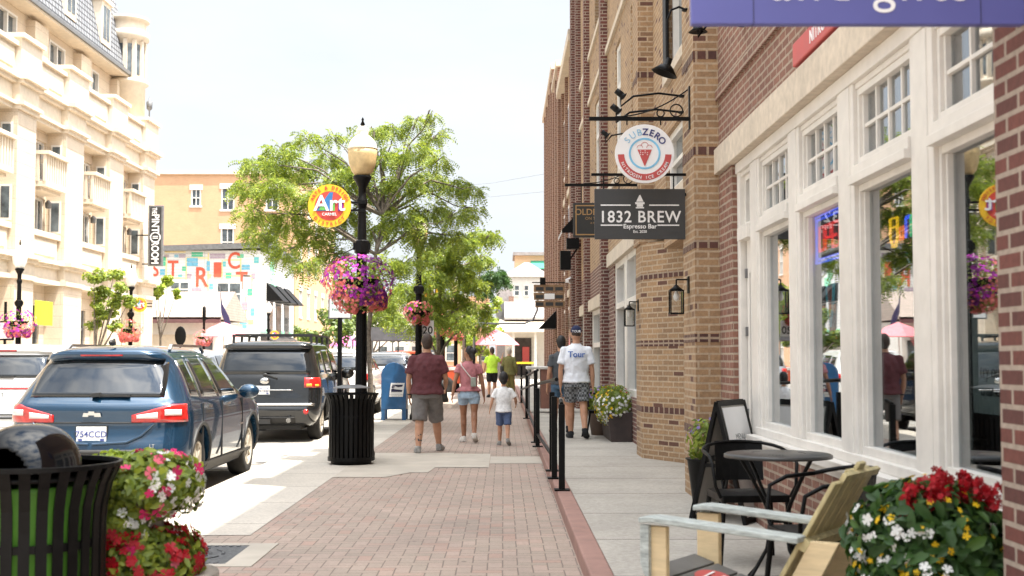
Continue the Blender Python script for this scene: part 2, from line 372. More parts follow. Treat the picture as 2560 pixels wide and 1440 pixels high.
struct(MB().add([(-600,-60,-.108),(600,-60,-.108),(600,1500,-.108),(-600,1500,-.108)], [(0,1,2,3)]), 'ground', mearth)
struct(MB().add([(-13.1,-60,-.104),(-3.2,-60,-.104),(-3.2,140,-.104),(-13.1,140,-.104)], [(0,1,2,3)]), 'road', mroad)
mm = MB()
for k in range(-1, 24):
    y = 4.6+k*6.2; mm.add([(-5.5,y,-.0995),(-3.3,y,-.0995),(-3.3,y+.1,-.0995),(-5.5,y+.1,-.0995)], [(0,1,2,3)])
mm.add([(-8.15,-20,-.0995),(-8.05,-20,-.0995),(-8.05,110,-.0995),(-8.15,110,-.0995)], [(0,1,2,3)])
struct(mm, 'road_marking', pbr('road_paint', (.75,.73,.68), .7, var=.15, sc=12))
struct(MB().bx(-3.05, .52, -6, 120, -.5, 0), 'pavement', mpave)
k = MB().bx(-3.2, -3.05, -6, 120, -.5, .0035); struct(k, 'kerb', mapron, .012)
struct(MB().add([(-3.05,10.15,.004),(-2.02,10.15,.004),(-2.02,110,.004),(-3.05,110,.004)], [(0,1,2,3)]), 'concrete_strip', mapron)
p = MB()
p.add([(-2.02,15.0,.005),(-1.4,15.0,.005),(-1.15,15.6,.005),(-.93,15.6,.005),(-.72,18.8,.005),(-2.02,18.8,.005)], [(0,1,2,3,4,5)])
p.add([(-.905,16.3,.006),(-.19,16.3,.006),(-.19,18.6,.006),(-.76,18.6,.006)], [(0,1,2,3)])
p.add([(-.185,16.9,.005),(.52,16.9,.005),(.52,18.1,.005),(-.185,18.1,.005)], [(0,1,2,3)])
struct(p, 'concrete_slab', mconc)
struct(MB().bx(.52, .665, 0, 75, -.4, .12), 'painted_kerb', mkerb, .015)
struct(MB().bx(.665, 2.4, 0, 75, -.4, .115), 'walkway', mwalk)
struct(MB().bx(-17.6, -13.1, -20, 75, -.4, 0).bx(-60, -13.1, 75, 140, -.4, -.02), 'far_pavement', mconc)
struct(MB().bx(2.4, 40, -20, 75, -.4, .1), 'building_ground', mconc)
# cast iron utility cover in its concrete frame, let into the pavers
T = thing('utility_cover', 'dark cast iron square cover with curved vents in a pale concrete frame', 'utility cover', (-2.33, 9.2, 0))
m_ = MB()
m_.bx(-.62,.62,-.56,-.46,.0,.006).bx(-.62,.62,.40,.5,.0,.006).bx(-.62,-.42,-.46,.40,.0,.006).bx(.42,.62,-.46,.40,.0,.006)
m_.build('concrete_frame', mconc, T)
gm = pbr('cast_iron', (.10,.10,.10), .5, metal=.4, var=.4, sc=30, bmp=.4, bsc=60)
m_ = MB().bx(-.42,.42,-.46,.40,0,.004)
for k in range(1, 4):
    for a in range(24):
        if a % 4 == 3: continue
        t = 2*math.pi*a/24; t2 = 2*math.pi*(a+.8)/24; r_ = .09*k+.04
        m_.bar((r_*math.cos(t), r_*math.sin(t)-.03, .006), (r_*math.cos(t2), r_*math.sin(t2)-.03, .006), .022, .008)
for k in range(14):
    for yy in (-.41, .35): m_.bx(-.37+k*.054, -.345+k*.054, yy-.025, yy+.03, .004, .009)
m_.build('grate', gm, T)
# ---------------- red brick shop with white windows ----------------
FR = lambda X: Fr((X,0,0), (0,1,0), (-1,0,0))
A = thing('shop_building', 'red brick corner shop with a white framed storefront of tall windows and a stone lintel', 'shop', (2, 7, .1))
F0 = FR(2.0)
m_ = MB()
m_.fb(F0, 4.47, 11.75, 3.35, 14, -.4, 0); m_.fb(F0, 4.47, 10.2, .1, .70, -.3, 0); m_.fb(F0, 10.97, 11.62, .1, 3.10, -.3, 0)
m_.build('wall', MT['red2'], A, world=True)
m_ = MB().fb(F0, 4.47, 11.75, 3.80, 3.90, 0, .03).fb(F0, 4.47, 11.75, 4.85, 4.98, 0, .04); m_.each('string_course', MT['red2'], A, world=True)
m_ = MB().bx(1.76, 2.4, 1.8, 4.47, .1, 14).bx(2.05, 3.5, 1.8, 2.6, .1, 14); m_.build('pier', MT['red'], A, world=True)
m_ = MB().bx(1.735,2.02,1.8,4.475,.1,.42); m_.build('pier_base', MT['lime'], A, world=True, bevel=.01)
m_ = MB().fb(F0, 4.47, 11.66, 3.11, 3.345, -.2, .045); m_.build('lintel', MT['lime'], A, world=True, bevel=.006)
m_ = MB()
posts = [(10.03,10.40),(8.66,9.0),(7.30,7.65),(5.94,6.27),(4.47,4.62)]
for a, b in posts:
    m_.fb(F0, a, b, .8, 3.11, -.14, -.045); m_.fb(F0, a+.07, b-.07, .82, 3.02, -.05, -.038)
m_.fb(F0, 10.85, 10.97, .1, 3.11, -.22, -.045); m_.fb(F0, 4.47, 10.97, 3.02, 3.109, -.22, -.03)
m_.fb(F0, 4.47, 10.97, 2.985, 3.02, -.22, -.06)
m_.fb(F0, 4.47, 10.22, .70, .745, -.3, .012).fb(F0, 4.47, 10.22, .745, .80, -.3, .04).fb(F0, 4.47, 10.2, .80, .86, -.22, -.03)
m_.build('storefront_frame', MT['white'], A, world=True, bevel=.006)
bays = [(9.0,10.03),(7.65,8.66),(6.27,7.30),(4.62,5.94)]
for a, b in bays:
    q = MB(); w1 = -.07
    q.fb(F0, a, b, 2.42, 2.47, -.14, -.01); q.fb(F0, a, b, 2.47, 2.53, -.14, -.03)
    for z0, z1 in ((.86, 2.42), (2.53, 2.985)):
        q.fb(F0, a, a+.035, z0, z1, -.13, w1); q.fb(F0, b-.035, b, z0, z1, -.13, w1); q.fb(F0, a+.035, b-.035, z0, z0+.05, -.13, w1-.001); q.fb(F0, a+.035, b-.035, z1-.04, z1, -.13, w1-.001)
        q.fb(F0, b-.06, b-.035, z0+.05, z1-.04, -.13, -.09); q.fb(F0, a+.035, a+.06, z0+.05, z1-.04, -.13, -.09)
    for k in range(1, 4):
        u = a+.06+(b-a-.12)*k/4; q.fb(F0, u-.011, u+.011, 2.58, 2.945, -.125, -.095)
    q.fb(F0, a+.06, b-.06, 2.752, 2.774, -.124, -.096)
    W_ = q.build('window', MT['white'], A, world=True, bevel=.003)
    MB().prism([(2.106,a+.03),(2.112,a+.03),(2.125,b-.03),(2.119,b-.03)], 'z', .88, 2.97).build('pane', MT['glass'], W_, world=True)
q = MB()   # door bay
q.fb(F0, 10.40, 10.85, 2.42, 2.53, -.22, -.02)
for u0, u1, z0, z1 in ((10.40,10.45,2.53,2.985),(10.80,10.85,2.53,2.985),(10.45,10.8,2.53,2.58),(10.45,10.8,2.94,2.985),(10.614,10.636,2.58,2.94)): q.fb(F0, u0, u1, z0, z1, -.2, -.09)
q.fb(F0, 10.45, 10.80, 2.75, 2.77, -.19, -.12)
W_ = q.build('transom', MT['white'], A, world=True); MB().fb(F0, 10.42, 10.82, 2.55, 2.96, -.172, -.166).build('pane', MT['glass'], W_, world=True)
q = MB(); q.fb(F0, 10.42, 10.54, .13, 2.42, -.16, -.10).fb(F0, 10.73, 10.83, .13, 2.42, -.16, -.10).fb(F0, 10.54, 10.73, .13, .40, -.16, -.10).fb(F0, 10.54, 10.73, 2.14, 2.42, -.16, -.10)
W_ = q.build('door', MT['white'], A, world=True); MB().fb(F0, 10.52, 10.75, .38, 2.16, -.135, -.13).build('pane', MT['glass'], W_, world=True)
MB().fb(F0, 10.80, 10.83, .9, .98, -.10, -.08).fb(F0, 10.80, 10.83, 1.6, 1.68, -.10, -.08).fb(F0, 10.80, 10.83, 2.1, 2.18, -.10, -.08).each('hinge', MT['grey'], W_, world=True)
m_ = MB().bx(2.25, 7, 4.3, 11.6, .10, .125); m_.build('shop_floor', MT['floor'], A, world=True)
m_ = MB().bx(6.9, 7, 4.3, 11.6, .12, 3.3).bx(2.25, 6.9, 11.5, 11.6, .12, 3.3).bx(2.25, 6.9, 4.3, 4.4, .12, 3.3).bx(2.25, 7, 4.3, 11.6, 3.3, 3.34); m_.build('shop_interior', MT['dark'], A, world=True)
m_ = MB()
for yy in (5.2, 6.9, 8.4):
    m_ = MB().lathe([(.3,.85),(.3,.88)], (2.9,yy,0)); m_.lathe([(.02,.12),(.02,.85)], (2.9,yy,0), 8); m_.build('indoor_table', MT['blk'], A, world=True)
# ---------------- gold brick building ----------------
def bands(mb, boxes, zs=(.71,1.56,2.43,3.3,4.2,5.1)):
    for x0, x1, y0, y1 in boxes:
        for z in zs: mb.bx(x0-.004, x1, y0-.004, y1+.004, z, z+.075)
B = thing('gold_brick_building', 'gold brick building with tall piers and dark brick bands beside the shop', 'building', (1.9, 14.5, .1))
FB = FR(1.97)
m_ = MB().bx(1.77, 2.3, 11.62, 12.35, .1, 15).bx(1.77, 2.3, 16.42, 17.1, 2.9, 15)
m_.prism([(1.8,17.1),(1.8,16.45),(2.24,15.6),(2.5,15.6),(2.5,17.1)], 'z', .1, 2.9)
m_.build('pier', MT['gold'], B, world=True)
m_ = MB(); bands(m_, [(1.77,2.2,11.62,12.35)]); 
for z in (.71,1.56,2.43):
    m_.prism([(1.796,17.1),(1.796,16.449),(2.237,15.596),(2.4,15.596),(2.4,17.1)], 'z', z, z+.075)
bands(m_, [(1.77,2.2,16.42,17.1)], (3.3,4.2,5.1)); m_.each('brick_band', MT['soldier'], B, world=True)
m_ = MB().holes(FB, 12.35, 16.42, 3.0, 15, [(13.3,14.9,4.78,6.9),(13.3,14.9,8.2,10.2),(13.0,15.2,3.35,4.1)], .2)
m_.bx(2.3,2.6,12.35,17.0,.1,3.0).bx(1.97,2.6,12.35,15.4,2.75,3.0); m_.build('wall', MT['gold'], B, world=True)
m_ = MB().fb(FB, 13.2, 15.0, 4.66, 4.78, -.1, .06).fb(FB, 12.9, 15.3, 3.0, 3.35, -.1, .02).fb(FB, 13.2, 15.0, 8.08, 8.2, -.1, .06).fb(FB, 13.2,15.0, 6.9, 7.15, -.1, .03)
m_.each('stone_sill', MT['lime'], B, world=True)
for a, b, z0, z1 in ((13.3,14.9,4.78,6.9),(13.3,14.9,8.2,10.2),(13,15.2,3.35,4.1)):
    q = MB().fb(FB, a, a+.1, z0, z1, -.18, -.05).fb(FB, b-.1, b, z0, z1, -.18, -.05).fb(FB, a+.1, b-.1, z0, z0+.08, -.18, -.05).fb(FB, a+.1, b-.1, z1-.08, z1, -.18, -.05).fb(FB, (a+b)/2-.04, (a+b)/2+.04, z0+.08, z1-.08, -.16, -.06).fb(FB, a+.1, b-.1, (z0+z1)/2-.025, (z0+z1)/2+.025, -.155, -.065)
    W_ = q.build('window', MT['white'], B, world=True); MB().fb(FB, a+.08, b-.08, z0+.05, z1-.05, -.13, -.12).build('pane', MT['fglass'], W_, world=True)
for yy in (13.05, 15.0): MB().fb(FB, yy-.18, yy+.1, 4.8, 6.9, 0, .04).build('shutter', MT['blk'], B, world=True)
# ---------------- red and white building, then the row beyond ----------------
Cb = thing('brick_row_building', 'dark red pilastered brick building with white shopfront past the gold piers', 'building', (1.9, 25, .1))
FC = FR(1.99)
m_ = MB()
pil = [(23.9,24.35),(28.9,29.3),(32.2,32.6)]
for a, b in pil: m_.bx(1.86, 2.3, a, b, .1, 15)
m_.bx(1.77, 2.2, 32.9, 33.29, .1, 15)
m_.each('pilaster', MT['red'], Cb, world=True)
m_ = MB().holes(FC, 17.1, 33.2, 3.34, 15, [(18.5,19.5,4.6,6.9),(21.2,22.2,4.6,6.9),(26,27.2,4.6,6.9),(30.4,31.4,4.6,6.9),(18.5,19.5,8.4,10.4),(21.2,22.2,8.4,10.4),(26,27.2,8.4,10.4)], .2); m_.build('wall', MT['gold'], Cb, world=True)
m_ = MB().fb(FC, 25, 28.9, 2.7, 3.34, -.3, 0).fb(FC, 30, 32.2, 2.7, 3.34, -.3, 0).fb(FC, 17.1, 23.0, .1, .8, -.3, 0).fb(FC, 22.7, 23.7, .8, 3.1, -.3, 0); m_.build('lower_wall', MT['red'], Cb, world=True)
m_ = MB().fb(FC, 17.1, 23.7, 3.1, 3.34, -.2, .05).fb(FC, 25, 28.8, 2.45, 2.7, -.2, .06).fb(FC, 30, 32.2, 2.45, 2.7, -.2, .06)
for z in (4.45, 7.2, 8.25, 11): m_.fb(FC, 17.1, 33.2, z, z+.12, -.05, .05)
m_.each('stone_lintel', MT['lime'], Cb, world=True)
for a, b, z0, z1 in ((17.15,18.9,.8,3.1),(18.9,20.8,.8,3.1),(20.8,22.7,.8,3.1),(25.2,28.6,.2,2.45),(30.1,32.1,.2,2.45),(18.5,19.5,4.6,6.9),(21.2,22.2,4.6,6.9),(26,27.2,4.6,6.9),(30.4,31.4,4.6,6.9),(18.5,19.5,8.4,10.4),(21.2,22.2,8.4,10.4)):
    t_ = z0+(z1-z0)*.66; q = MB().fb(FC, a, a+.22, z0, z1, -.2, -.03).fb(FC, b-.22, b, z0, z1, -.2, -.03).fb(FC, a+.22, b-.22, z0, z0+.1, -.2, -.04).fb(FC, a+.22, b-.22, z1-.1, z1, -.2, -.04).fb(FC, a+.22, b-.22, t_-.05, t_+.05, -.2, -.02)
    for k in (1,2): u = a+.22+(b-a-.44)*k/3; q.fb(FC, u-.015, u+.015, t_+.05, z1-.1, -.17, -.1)
    W_ = q.build('window', MT['white'], Cb, world=True); MB().fb(FC, a+.2, b-.2, z0+.08, z1-.08, -.16, -.15).build('pane', MT['fglass'], W_, world=True)
MB().bx(1.99, 14, 2.0, 33.3, 13.2, 13.3).bx(13.9, 14, 2.0, 33.3, .1, 13.2).bx(1.99, 14, 33.2, 33.3, .1, 13.2).bx(2.4,14,1.9,2.0,.1,13.2).build('roof', MT['brown'], Cb, world=True)
D = thing('low_brick_building', 'lower tan brick building with stone coping halfway down the right row', 'building', (1.9, 37, .1))
m_ = MB().bx(1.95, 9, 33.3, 41, .1, 9.9); m_.build('wall', MT['gold'], D, world=True)
m_ = MB()
for a in (35.2, 37.8, 40.2): m_.bx(1.86, 2.2, a, a+.35, .1, 9.9)
m_.each('pilaster', MT['brown'], D, world=True)
m_ = MB().bx(1.72, 9, 33.31, 41, 9.9, 10.2)
for z in (3.2, 6.2): m_.bx(1.9, 2.2, 33.31, 41, z, z+.2)
m_.each('coping', MT['lime'], D, world=True)
for a in (33.8, 36.3, 38.9):
    for z in (1.0, 4.0, 7.0):
        W_ = MB().fb(FR(1.95), a, a+1.1, z, z+1.9, -.05, .03).build('window', MT['white'], D, world=True); MB().fb(FR(1.95), a+.1, a+1.0, z+.1, z+1.8, .03, .035).build('pane', MT['fglass'], W_, world=True)
E = thing('far_brick_building', 'tall brown brick building with close pilasters at the far end of the right row', 'building', (1.9, 48, .1))
m_ = MB().bx(1.97, 9, 41, 45.3, .1, 11).bx(1.97, 9, 45.3, 56, .1, 11.9)
m_.build('wall', MT['brown'], E, world=True)
m_ = MB()
for a, h in ((41.2,11),(43.2,11),(45.4,11.9),(47.6,11.9),(49.9,11.9),(52.3,11.9),(54.6,11.9)): m_.bx(1.78, 2.2, a, a+.8, .1, h)
m_.each('pilaster', MT['brown'], E, world=True)
m_ = MB().bx(1.72, 9, 41, 45.25, 11, 11.2).bx(1.72, 9, 45.3, 56, 11.9, 12.1).bx(1.85,2.2,41,56,3.2,3.35); m_.each('coping', MT['lime'], E, world=True)
for a in (42.2,44.3,46.5,48.8,51.1,53.5):
    for z in (1.0,4.2,7.4):
        W_ = MB().fb(FR(1.97), a-.1, a+.8, z, z+1.9, -.05, .03).build('window', MT['white'], E, world=True); MB().fb(FR(1.97), a, a+.7, z+.1, z+1.8, .03, .035).build('pane', MT['fglass'], W_, world=True)
# ---------------- signs on the right ----------------
white_s = pbr('sign_white', (.82,.81,.80), .5, var=.02); ink = pbr('sign_ink', (.03,.03,.03), .5, var=.1)
mblue = pbr('sign_blue', (.10,.105,.33), .5, var=.05, sc=2)
T = thing('blade_sign', 'large periwinkle blue board reading and gifts, jutting out at the top right', 'sign', (1.76, 4.2, 2.54))
m_ = MB(); m_.bx(-1.128, -.002, -.02, .02, 0, .8); m_.build('board', mblue, T, bevel=.004)
MB().text('and gifts', (-.525, -.021, .080), (1,0,0), (0,0,1), .182, .004, bold=-.004, sx=1.0, sp=1.1).build('lettering', white_s, T)
MB().bx(-.921,-.917,-.022,.022,0,.8).bx(-.154,-.150,-.022,.022,0,.8).each('panel_joint', pbr('joint', (.05,.05,.15), .6), T)
MB().bar((-.9,0,.81),(-.002,0,.81),.03,.03).build('bracket', MT['blk'], T)
FN = FR(2.0); mred = pbr('sign_red', (.50,.075,.07), .5, var=.05)
T = thing('wall_sign', 'long red board lettered NITROGEN on the brick above the lintel', 'sign', (2.0, 7.3, 3.4))
MB().fb(FN, 6.1, 8.40, 3.37, 3.53, 0, .05).build('board', mred, T, world=True, bevel=.01)
MB().text('NITROGEN ICE CREAM', (1.949, 7.25, 3.415), (0,-1,0), (0,0,1), .12, .006, bold=.012, sx=.98, sp=1.12).build('lettering', white_s, T, world=True)
def scroll(mb, x0, x1, z, y, h):
    mb.bar((x0,y,z),(x1,y,z),.03,.035); pts = []
    for k in range(15):
        t = k/14; pts.append((x1-.02-(x1-x0)*.72*t, y, z+h*(1-t)**2*(1)+.02))
    mb.tube(pts, .007, 6)
    for cx, r_ in ((x1-.13, .06), (x1-.28, .035)):
        mb.tube([(cx+r_*math.cos(a*.5), y, z+r_+.02+r_*math.sin(a*.5)) for a in range(13)], .007, 6, closed=True)
    mb.bx(x1-.012, x1+.004, y-.03, y+.03, z-.1, z+h+.05)
T = thing('hanging_sign', 'round white ice cream sign reading SUBZERO with a red cone, hung from a black bracket', 'sign', (1.77, 11.85, 3.68))
m_ = MB(); scroll(m_, -.96, 0, 0, 0, .26); m_.bar((-.6,0,0),(-.6,0,-.06),.012,.012).bar((-.28,0,0),(-.28,0,-.06),.012,.012); m_.build('bracket', MT['blk'], T)
cx, cz = -.435, -.335
def disc(mb, c, r0, r1, y, a0=0, a1=360, m=0, n=48, th=.004):
    k = max(2, int(n*(a1-a0)/360)); vs = []
    for yy in (y, y+th):
        for i in range(k+1):
            a = R(a0+(a1-a0)*i/k)
            for r_ in (r0, r1): vs.append((c[0]+r_*math.cos(a), yy, c[1]+r_*math.sin(a)))
    o = 2*(k+1); fs = []
    for i in range(k):
        b = 2*i; fs += [(b,b+1,b+3,b+2), (o+b,o+b+2,o+b+3,o+b+1), (b+1,o+b+1,o+b+3,b+3), (b,b+2,o+b+2,o+b)]
    return mb.add(vs, fs, m)
m_ = MB(); disc(m_, (cx,cz), 0, .28, -.015, th=.03); m_.build('disc', white_s, T)
def arctext(mb, s, c, r_, y, size, a0, a1, m=0, bold=0, flip=False):
    for i, ch in enumerate(s):
        if ch == ' ': continue
        a = R(a0+(a1-a0)*(i/(len(s)-1) if len(s) > 1 else .5)); o = Vector((c[0]+r_*math.cos(a), y, c[1]+r_*math.sin(a)))
        up = Vector((math.cos(a), 0, math.sin(a))); rt = Vector((math.sin(a), 0, -math.cos(a)))
        if flip: up, rt = -up, -rt
        mb.text(ch, o, rt, up, size, .004, m, bold)
m_ = MB(); disc(m_, (cx,cz), .132, .15, -.019); arctext(m_, 'SUB', (cx,cz), .178, -.018, .088, 142, 104, bold=-.01); m_.build('pale_blue_print', pbr('sky_ink', (.20,.50,.72), .5), T)
m_ = MB(); arctext(m_, 'ZERO', (cx,cz), .178, -.018, .088, 88, 37, bold=.02); m_.build('navy_print', pbr('navy_ink', (.03,.035,.16), .5), T)
m_ = MB(); disc(m_, (cx,cz), .195, .255, -.019, 182, 358)
m_.prism([(cx-.068,cz+.038),(cx+.068,cz+.038),(cx+.004,cz-.115),(cx-.004,cz-.115)], 'y', -.02, -.016)
m_.build('red_print', mred, T)
m_ = MB(); arctext(m_, 'NITROGEN ICE CREAM', (cx,cz), .243, -.022, .042, 205, 335, bold=.01, flip=True)
for a in range(9): m_.bx(cx-.045+.022*(a % 4), cx-.035+.022*(a % 4), -.023, -.02, cz+.022-.018*(a//4+a % 2), cz+.028-.018*(a//4+a % 2))
m_.build('white_print', white_s, T)
m_ = MB()
for k, (dx, dz, r_) in enumerate(((-.045,.055,.028),(.0,.075,.035),(.045,.055,.028))): disc(m_, (cx+dx,cz+dz), r_-.004, r_, -.019, 0, 180)
m_.build('scoop_outline', mred, T)
T = thing('hanging_sign', 'charcoal rectangular sign reading 1832 BREW Espresso Bar, hung below the round sign', 'sign', (1.77, 12.15, 2.56))
mchar = pbr('charcoal', (.045,.045,.045), .6, var=.06)
MB().bx(-.89, -.01, -.012, .012, 0, .49).build('board', mchar, T, bevel=.004)
m_ = MB(); m_.text('1832 BREW', (-.45,-.013,.165), (1,0,0), (0,0,1), .158, .004, bold=.014, sx=.93, sp=1.10)
# slab serifs for the display lettering
m_.text('Espresso Bar', (-.45,-.013,.105), (1,0,0), (0,0,1), .062, .004, bold=.015).text('Est. 2020', (-.45,-.013,.062), (1,0,0), (0,0,1), .036, .004, bold=.01)
for a, b, z in ((-.83,-.54,.325),(-.36,-.07,.325),(-.83,-.62,.13),(-.28,-.07,.13)): m_.bx(a, b, -.015, -.012, z, z+.012)
m_.bx(-.495,-.405,-.016,-.012,.34,.36).bx(-.48,-.42,-.016,-.012,.315,.34).bx(-.49,-.41,-.016,-.012,.30,.312)
m_.prism([(-.485,.365),(-.415,.365),(-.445,.43),(-.455,.43)], 'y', -.016, -.012)
m_.build('lettering', white_s, T)
MB().bar((-.80,0,.49),(-.80,0,.62),.012,.012).bar((-.12,0,.45),(-.12,0,.62),.012,.012).bar((-.92,0,.63),(0,0,.63),.025,.025).bx(-.01,.03,-.02,.02,.42,.45).build('bracket', MT['blk'], T)
T = thing('hanging_sign', 'black sign with thin gold border reading OLDE, half hidden behind the charcoal sign', 'sign', (1.78, 16.6, 3.0))
mgold = pbr('gold_leaf', (.33,.19,.07), .5, var=.1)
MB().bx(-.86, -.12, -.02, .02, 0, .46).build('board', pbr('sign_black', (.02,.02,.018), .5), T, bevel=.004)
m_ = MB()
for a, b, c, d in ((-.83,-.15,.03,.045),(-.83,-.15,.415,.43),(-.83,-.815,.045,.415),(-.165,-.15,.045,.415)): m_.bx(a, b, -.024, -.02, c, d)
m_.text('OLDE TOWN', (-.49,-.021,.30), (1,0,0), (0,0,1), .115, .004, bold=.01).text('ON THE', (-.6,-.021,.235), (1,0,0), (0,0,1), .055, .004).text('TEN', (-.49,-.021,.08), (1,0,0), (0,0,1), .08, .004, bold=.01).text('A PLACE TO MEET', (-.49,-.021,.18), (1,0,0), (0,0,1), .035, .004)
m_.build('gold_print', mgold, T)
m_ = MB(); scroll(m_, -.97, 0, .70, 0, .22); m_.bar((-.75,0,.7),(-.75,0,.46),.012,.012).bar((-.25,0,.7),(-.25,0,.46),.012,.012); m_.build('bracket', MT['blk'], T)
T = thing('hanging_sign', 'brown wooden plank sign stacked in three boards far down the right row', 'sign', (1.77, 36.3, 2.85))
mwd = pbr('plank_wood', (.25,.15,.08), .8, var=.25, sc=9)
m_ = MB()
for k, (z0, z1) in enumerate(((.45,.66),(.22,.43),(0,.2))): m_.bx(-.9+.04*(k == 2), -.02, -.03, .03, z0, z1)
m_.build('board', mwd, T, bevel=.01)
m_ = MB()
for z0 in (.49,.26,.05):
    for k in range(3): m_.bx(-.84+k*.28, -.62+k*.28, -.036, -.03, z0, z0+.1)
m_.build('dark_print', ink, T); MB().bx(-.6,-.3,-.042,-.036,.24,.40).build('pale_panel', white_s, T)
MB().bar((-.95,0,.72),(0,0,.72),.03,.03).bx(-.72,-.56,-.05,.05,.66,.86).build('bracket', MT['blk'], T)
# gooseneck lamps
def goose(loc, L, h, sz, label, tilt=.5, drop=.35):
    T = thing('gooseneck_lamp', label, 'wall lamp', loc, 0, 'black gooseneck lamps on the right hand walls')
    pts = [(0,0,h),(-L*.4,0,h+.03),(-L*.8,0,h-.0),(-L,0,h-.1),(-L,0,drop*0+.12)]
    MB().tube(pts, .011, 8).lathe([(.05,0),(.05,.015)], (0,0,h-.007), 12).build('arm', MT['blk'], T)
    m_ = MB(); c = Vector((-L,0,.12)); rot = Matrix.Rotation(tilt, 3, 'Y')
    ringp = lambda r_, z: [c+rot @ Vector((r_*math.cos(a*math.pi/8), r_*math.sin(a*math.pi/8), z)) for a in range(16)]
    m_.loft([ringp(.03,.06), ringp(.032,0), ringp(sz*.55,-.03), ringp(sz,-sz*.75), ringp(sz*.93,-sz*.75), ringp(sz*.5,-.05)]); m_.build('lamp_shade', MT['blk'], T)
goose((1.77,12.0,4.12), .19, .65, .13, 'black cone shaded gooseneck lamp high on the gold pier near the blue board', .35)
goose((1.99,10.3,4.05), .38, .12, .08, 'small black cone lamp on the red brick just under the blue board', 0)
goose((1.77,12.25,3.88), .62, .10, .05, 'upper thin armed spot lamp above the round white sign', -.9)
goose((1.77,12.3,3.74), .66, .09, .05, 'lower thin armed spot lamp above the round white sign', -.9)
goose((1.78,16.7,4.28), .42, .10, .06, 'black spot lamp above the black and gold sign', -.9)
goose((1.78,24.0,4.1), .3, .2, .09, 'black lamp on the dark red pilaster beyond the black and gold sign', -.5)
# lanterns
def lantern(loc, label):
    T = thing('wall_lantern', label, 'lantern', loc, 0, 'black lanterns on the gold piers')
    m_ = MB().bx(-.012, 0, -.05, .05, -.03, .13).bar((-.01,0,.10),(-.12,0,.10),.014,.014).bar((-.12,0,.10),(-.12,0,.03),.014,.014).lathe([(.07,0),(.03,.03),(.012,.05)], (-.12,0,0), 4)
    for sx in (-1,1):
        for sy in (-1,1): m_.bx(-.12+sx*.06-.006, -.12+sx*.06+.006, sy*.06-.006, sy*.06+.006, -.23, 0)
    for z in (-.23, -.012): m_.bx(-.186,-.054,-.066,-.054,z,z+.012).bx(-.186,-.054,.054,.066,z,z+.012).bx(-.186,-.174,-.054,.054,z,z+.012).bx(-.066,-.054,-.054,.054,z,z+.012)
    m_.build('frame', MT['blk'], T); MB().bx(-.176,-.064,-.056,.056,-.22,-.012).build('glass', glass_l, T)
    MB().lathe([(.0,-.11),(.025,-.09),(.03,-.06),(.015,-.02),(.013,0)], (-.12,0,0), 10).build('bulb', white_s, T)
glass_l = glassm('lantern_glass', (.9,.9,.88), .04, .6)
lantern((1.768,12.0,2.06), 'black glass lantern on the first gold brick pier')
lantern((1.798,16.8,2.06), 'black glass lantern on the second gold pier, in front of the white shopfront')
# awnings
T = thing('awning', 'black and white striped awning high up past the black and gold sign', 'awning', (1.9, 31, 4.4))
m_ = MB()
for k in range(10): m_.add([(-.0,-.9+k*.2,.62),(-.0,-.7+k*.2,.62),(-.5,-.7+k*.2,.08),(-.5,-.9+k*.2,.08),(-.5,-.7+k*.2,0),(-.5,-.9+k*.2,0)], [(0,1,2,3),(3,2,4,5)], k % 2)
m_.add([(0,-.9,.62),(-.5,-.9,.08),(-.5,-.9,0),(0,-.9,0)], [(0,1,2,3)], 0)
m_.build('canopy', [MT['blk'], white_s], T, fix=False)
T = thing('awning', 'plain black wedge awning over a doorway at the far end of the right row', 'awning', (1.78, 43.6, 2.4))
MB().prism([(0,0),(0,.6),(-.58,0)], 'y', -.9, .9).build('canopy', MT['blk'], T)
T = thing('loudspeaker', 'black boxy outdoor speakers clamped to the wall under the striped awning', 'loudspeaker', (1.85, 30, 3.5))
MB().bx(-.35,-.05,-.15,.15,.5,.75).bx(-.5,-.25,-.15,.15,.0,.45).bar((0,0,.6),(-.3,0,.5),.04,.04).bar((-.1,0,.5),(-.3,0,.2),.04,.04).build('cabinet', MT['blk'], T)
T = thing('security_camera', 'small white security camera on the dark red pilaster', 'camera', (1.77, 33.0, 3.4))
MB().bx(-.05,0,-.05,.05,-.05,.12).bar((-.03,-.05,.05),(-.12,-.3,.0),.09,.09).build('housing', white_s, T)
# neon signs behind the glass
def neon(pts, r_, mb, m=0): mb.tube(pts, r_, 6, m)
T = thing('neon_sign', 'red OPEN neon sign ringed in blue tube inside the third window', 'neon sign', (2.24, 8.35, 2.2))
XN = 2.165
nr, nb = emit('neon_red', (.9,.02,.015), 1.5), emit('neon_blue', (.03,.10,.9), 1.5)
m_ = MB()
def P_(y, z): return (XN, y, z)
gl = {'O': [[(0,0),(0,1),(.6,1),(.6,0),(0,0)]], 'P': [[(0,0),(0,1),(.6,1),(.6,.5),(0,.5)]], 'E': [[(.6,0),(0,0),(0,1),(.6,1)],[(0,.5),(.5,.5)]], 'N': [[(0,0),(0,1),(.6,0),(.6,1)]]}
for i, ch in enumerate('OPEN'):
    for st in gl[ch]:
        for dd in (0,.012): m_.tube([P_(8.60-(i*.17+px*.20)-dd, 2.14+pz*.17+dd*(1 if pz < .5 else -1)) for px, pz in st], .006, 6)
m_.build('red_tube', nr, T, world=True)
m_ = MB()
for dd in (0, .025): m_.tube([P_(8.66+dd,2.09-dd),P_(8.66+dd,2.36+dd),P_(7.88-dd,2.36+dd),P_(7.88-dd,2.09-dd)], .008, 6, closed=True)
m_.build('blue_tube', nb, T, world=True)
T = thing('neon_sign', 'yellow cup and coloured coffee lettering in neon in the window beside the near post', 'neon sign', (2.24, 6.9, 2.1))
m_ = MB()
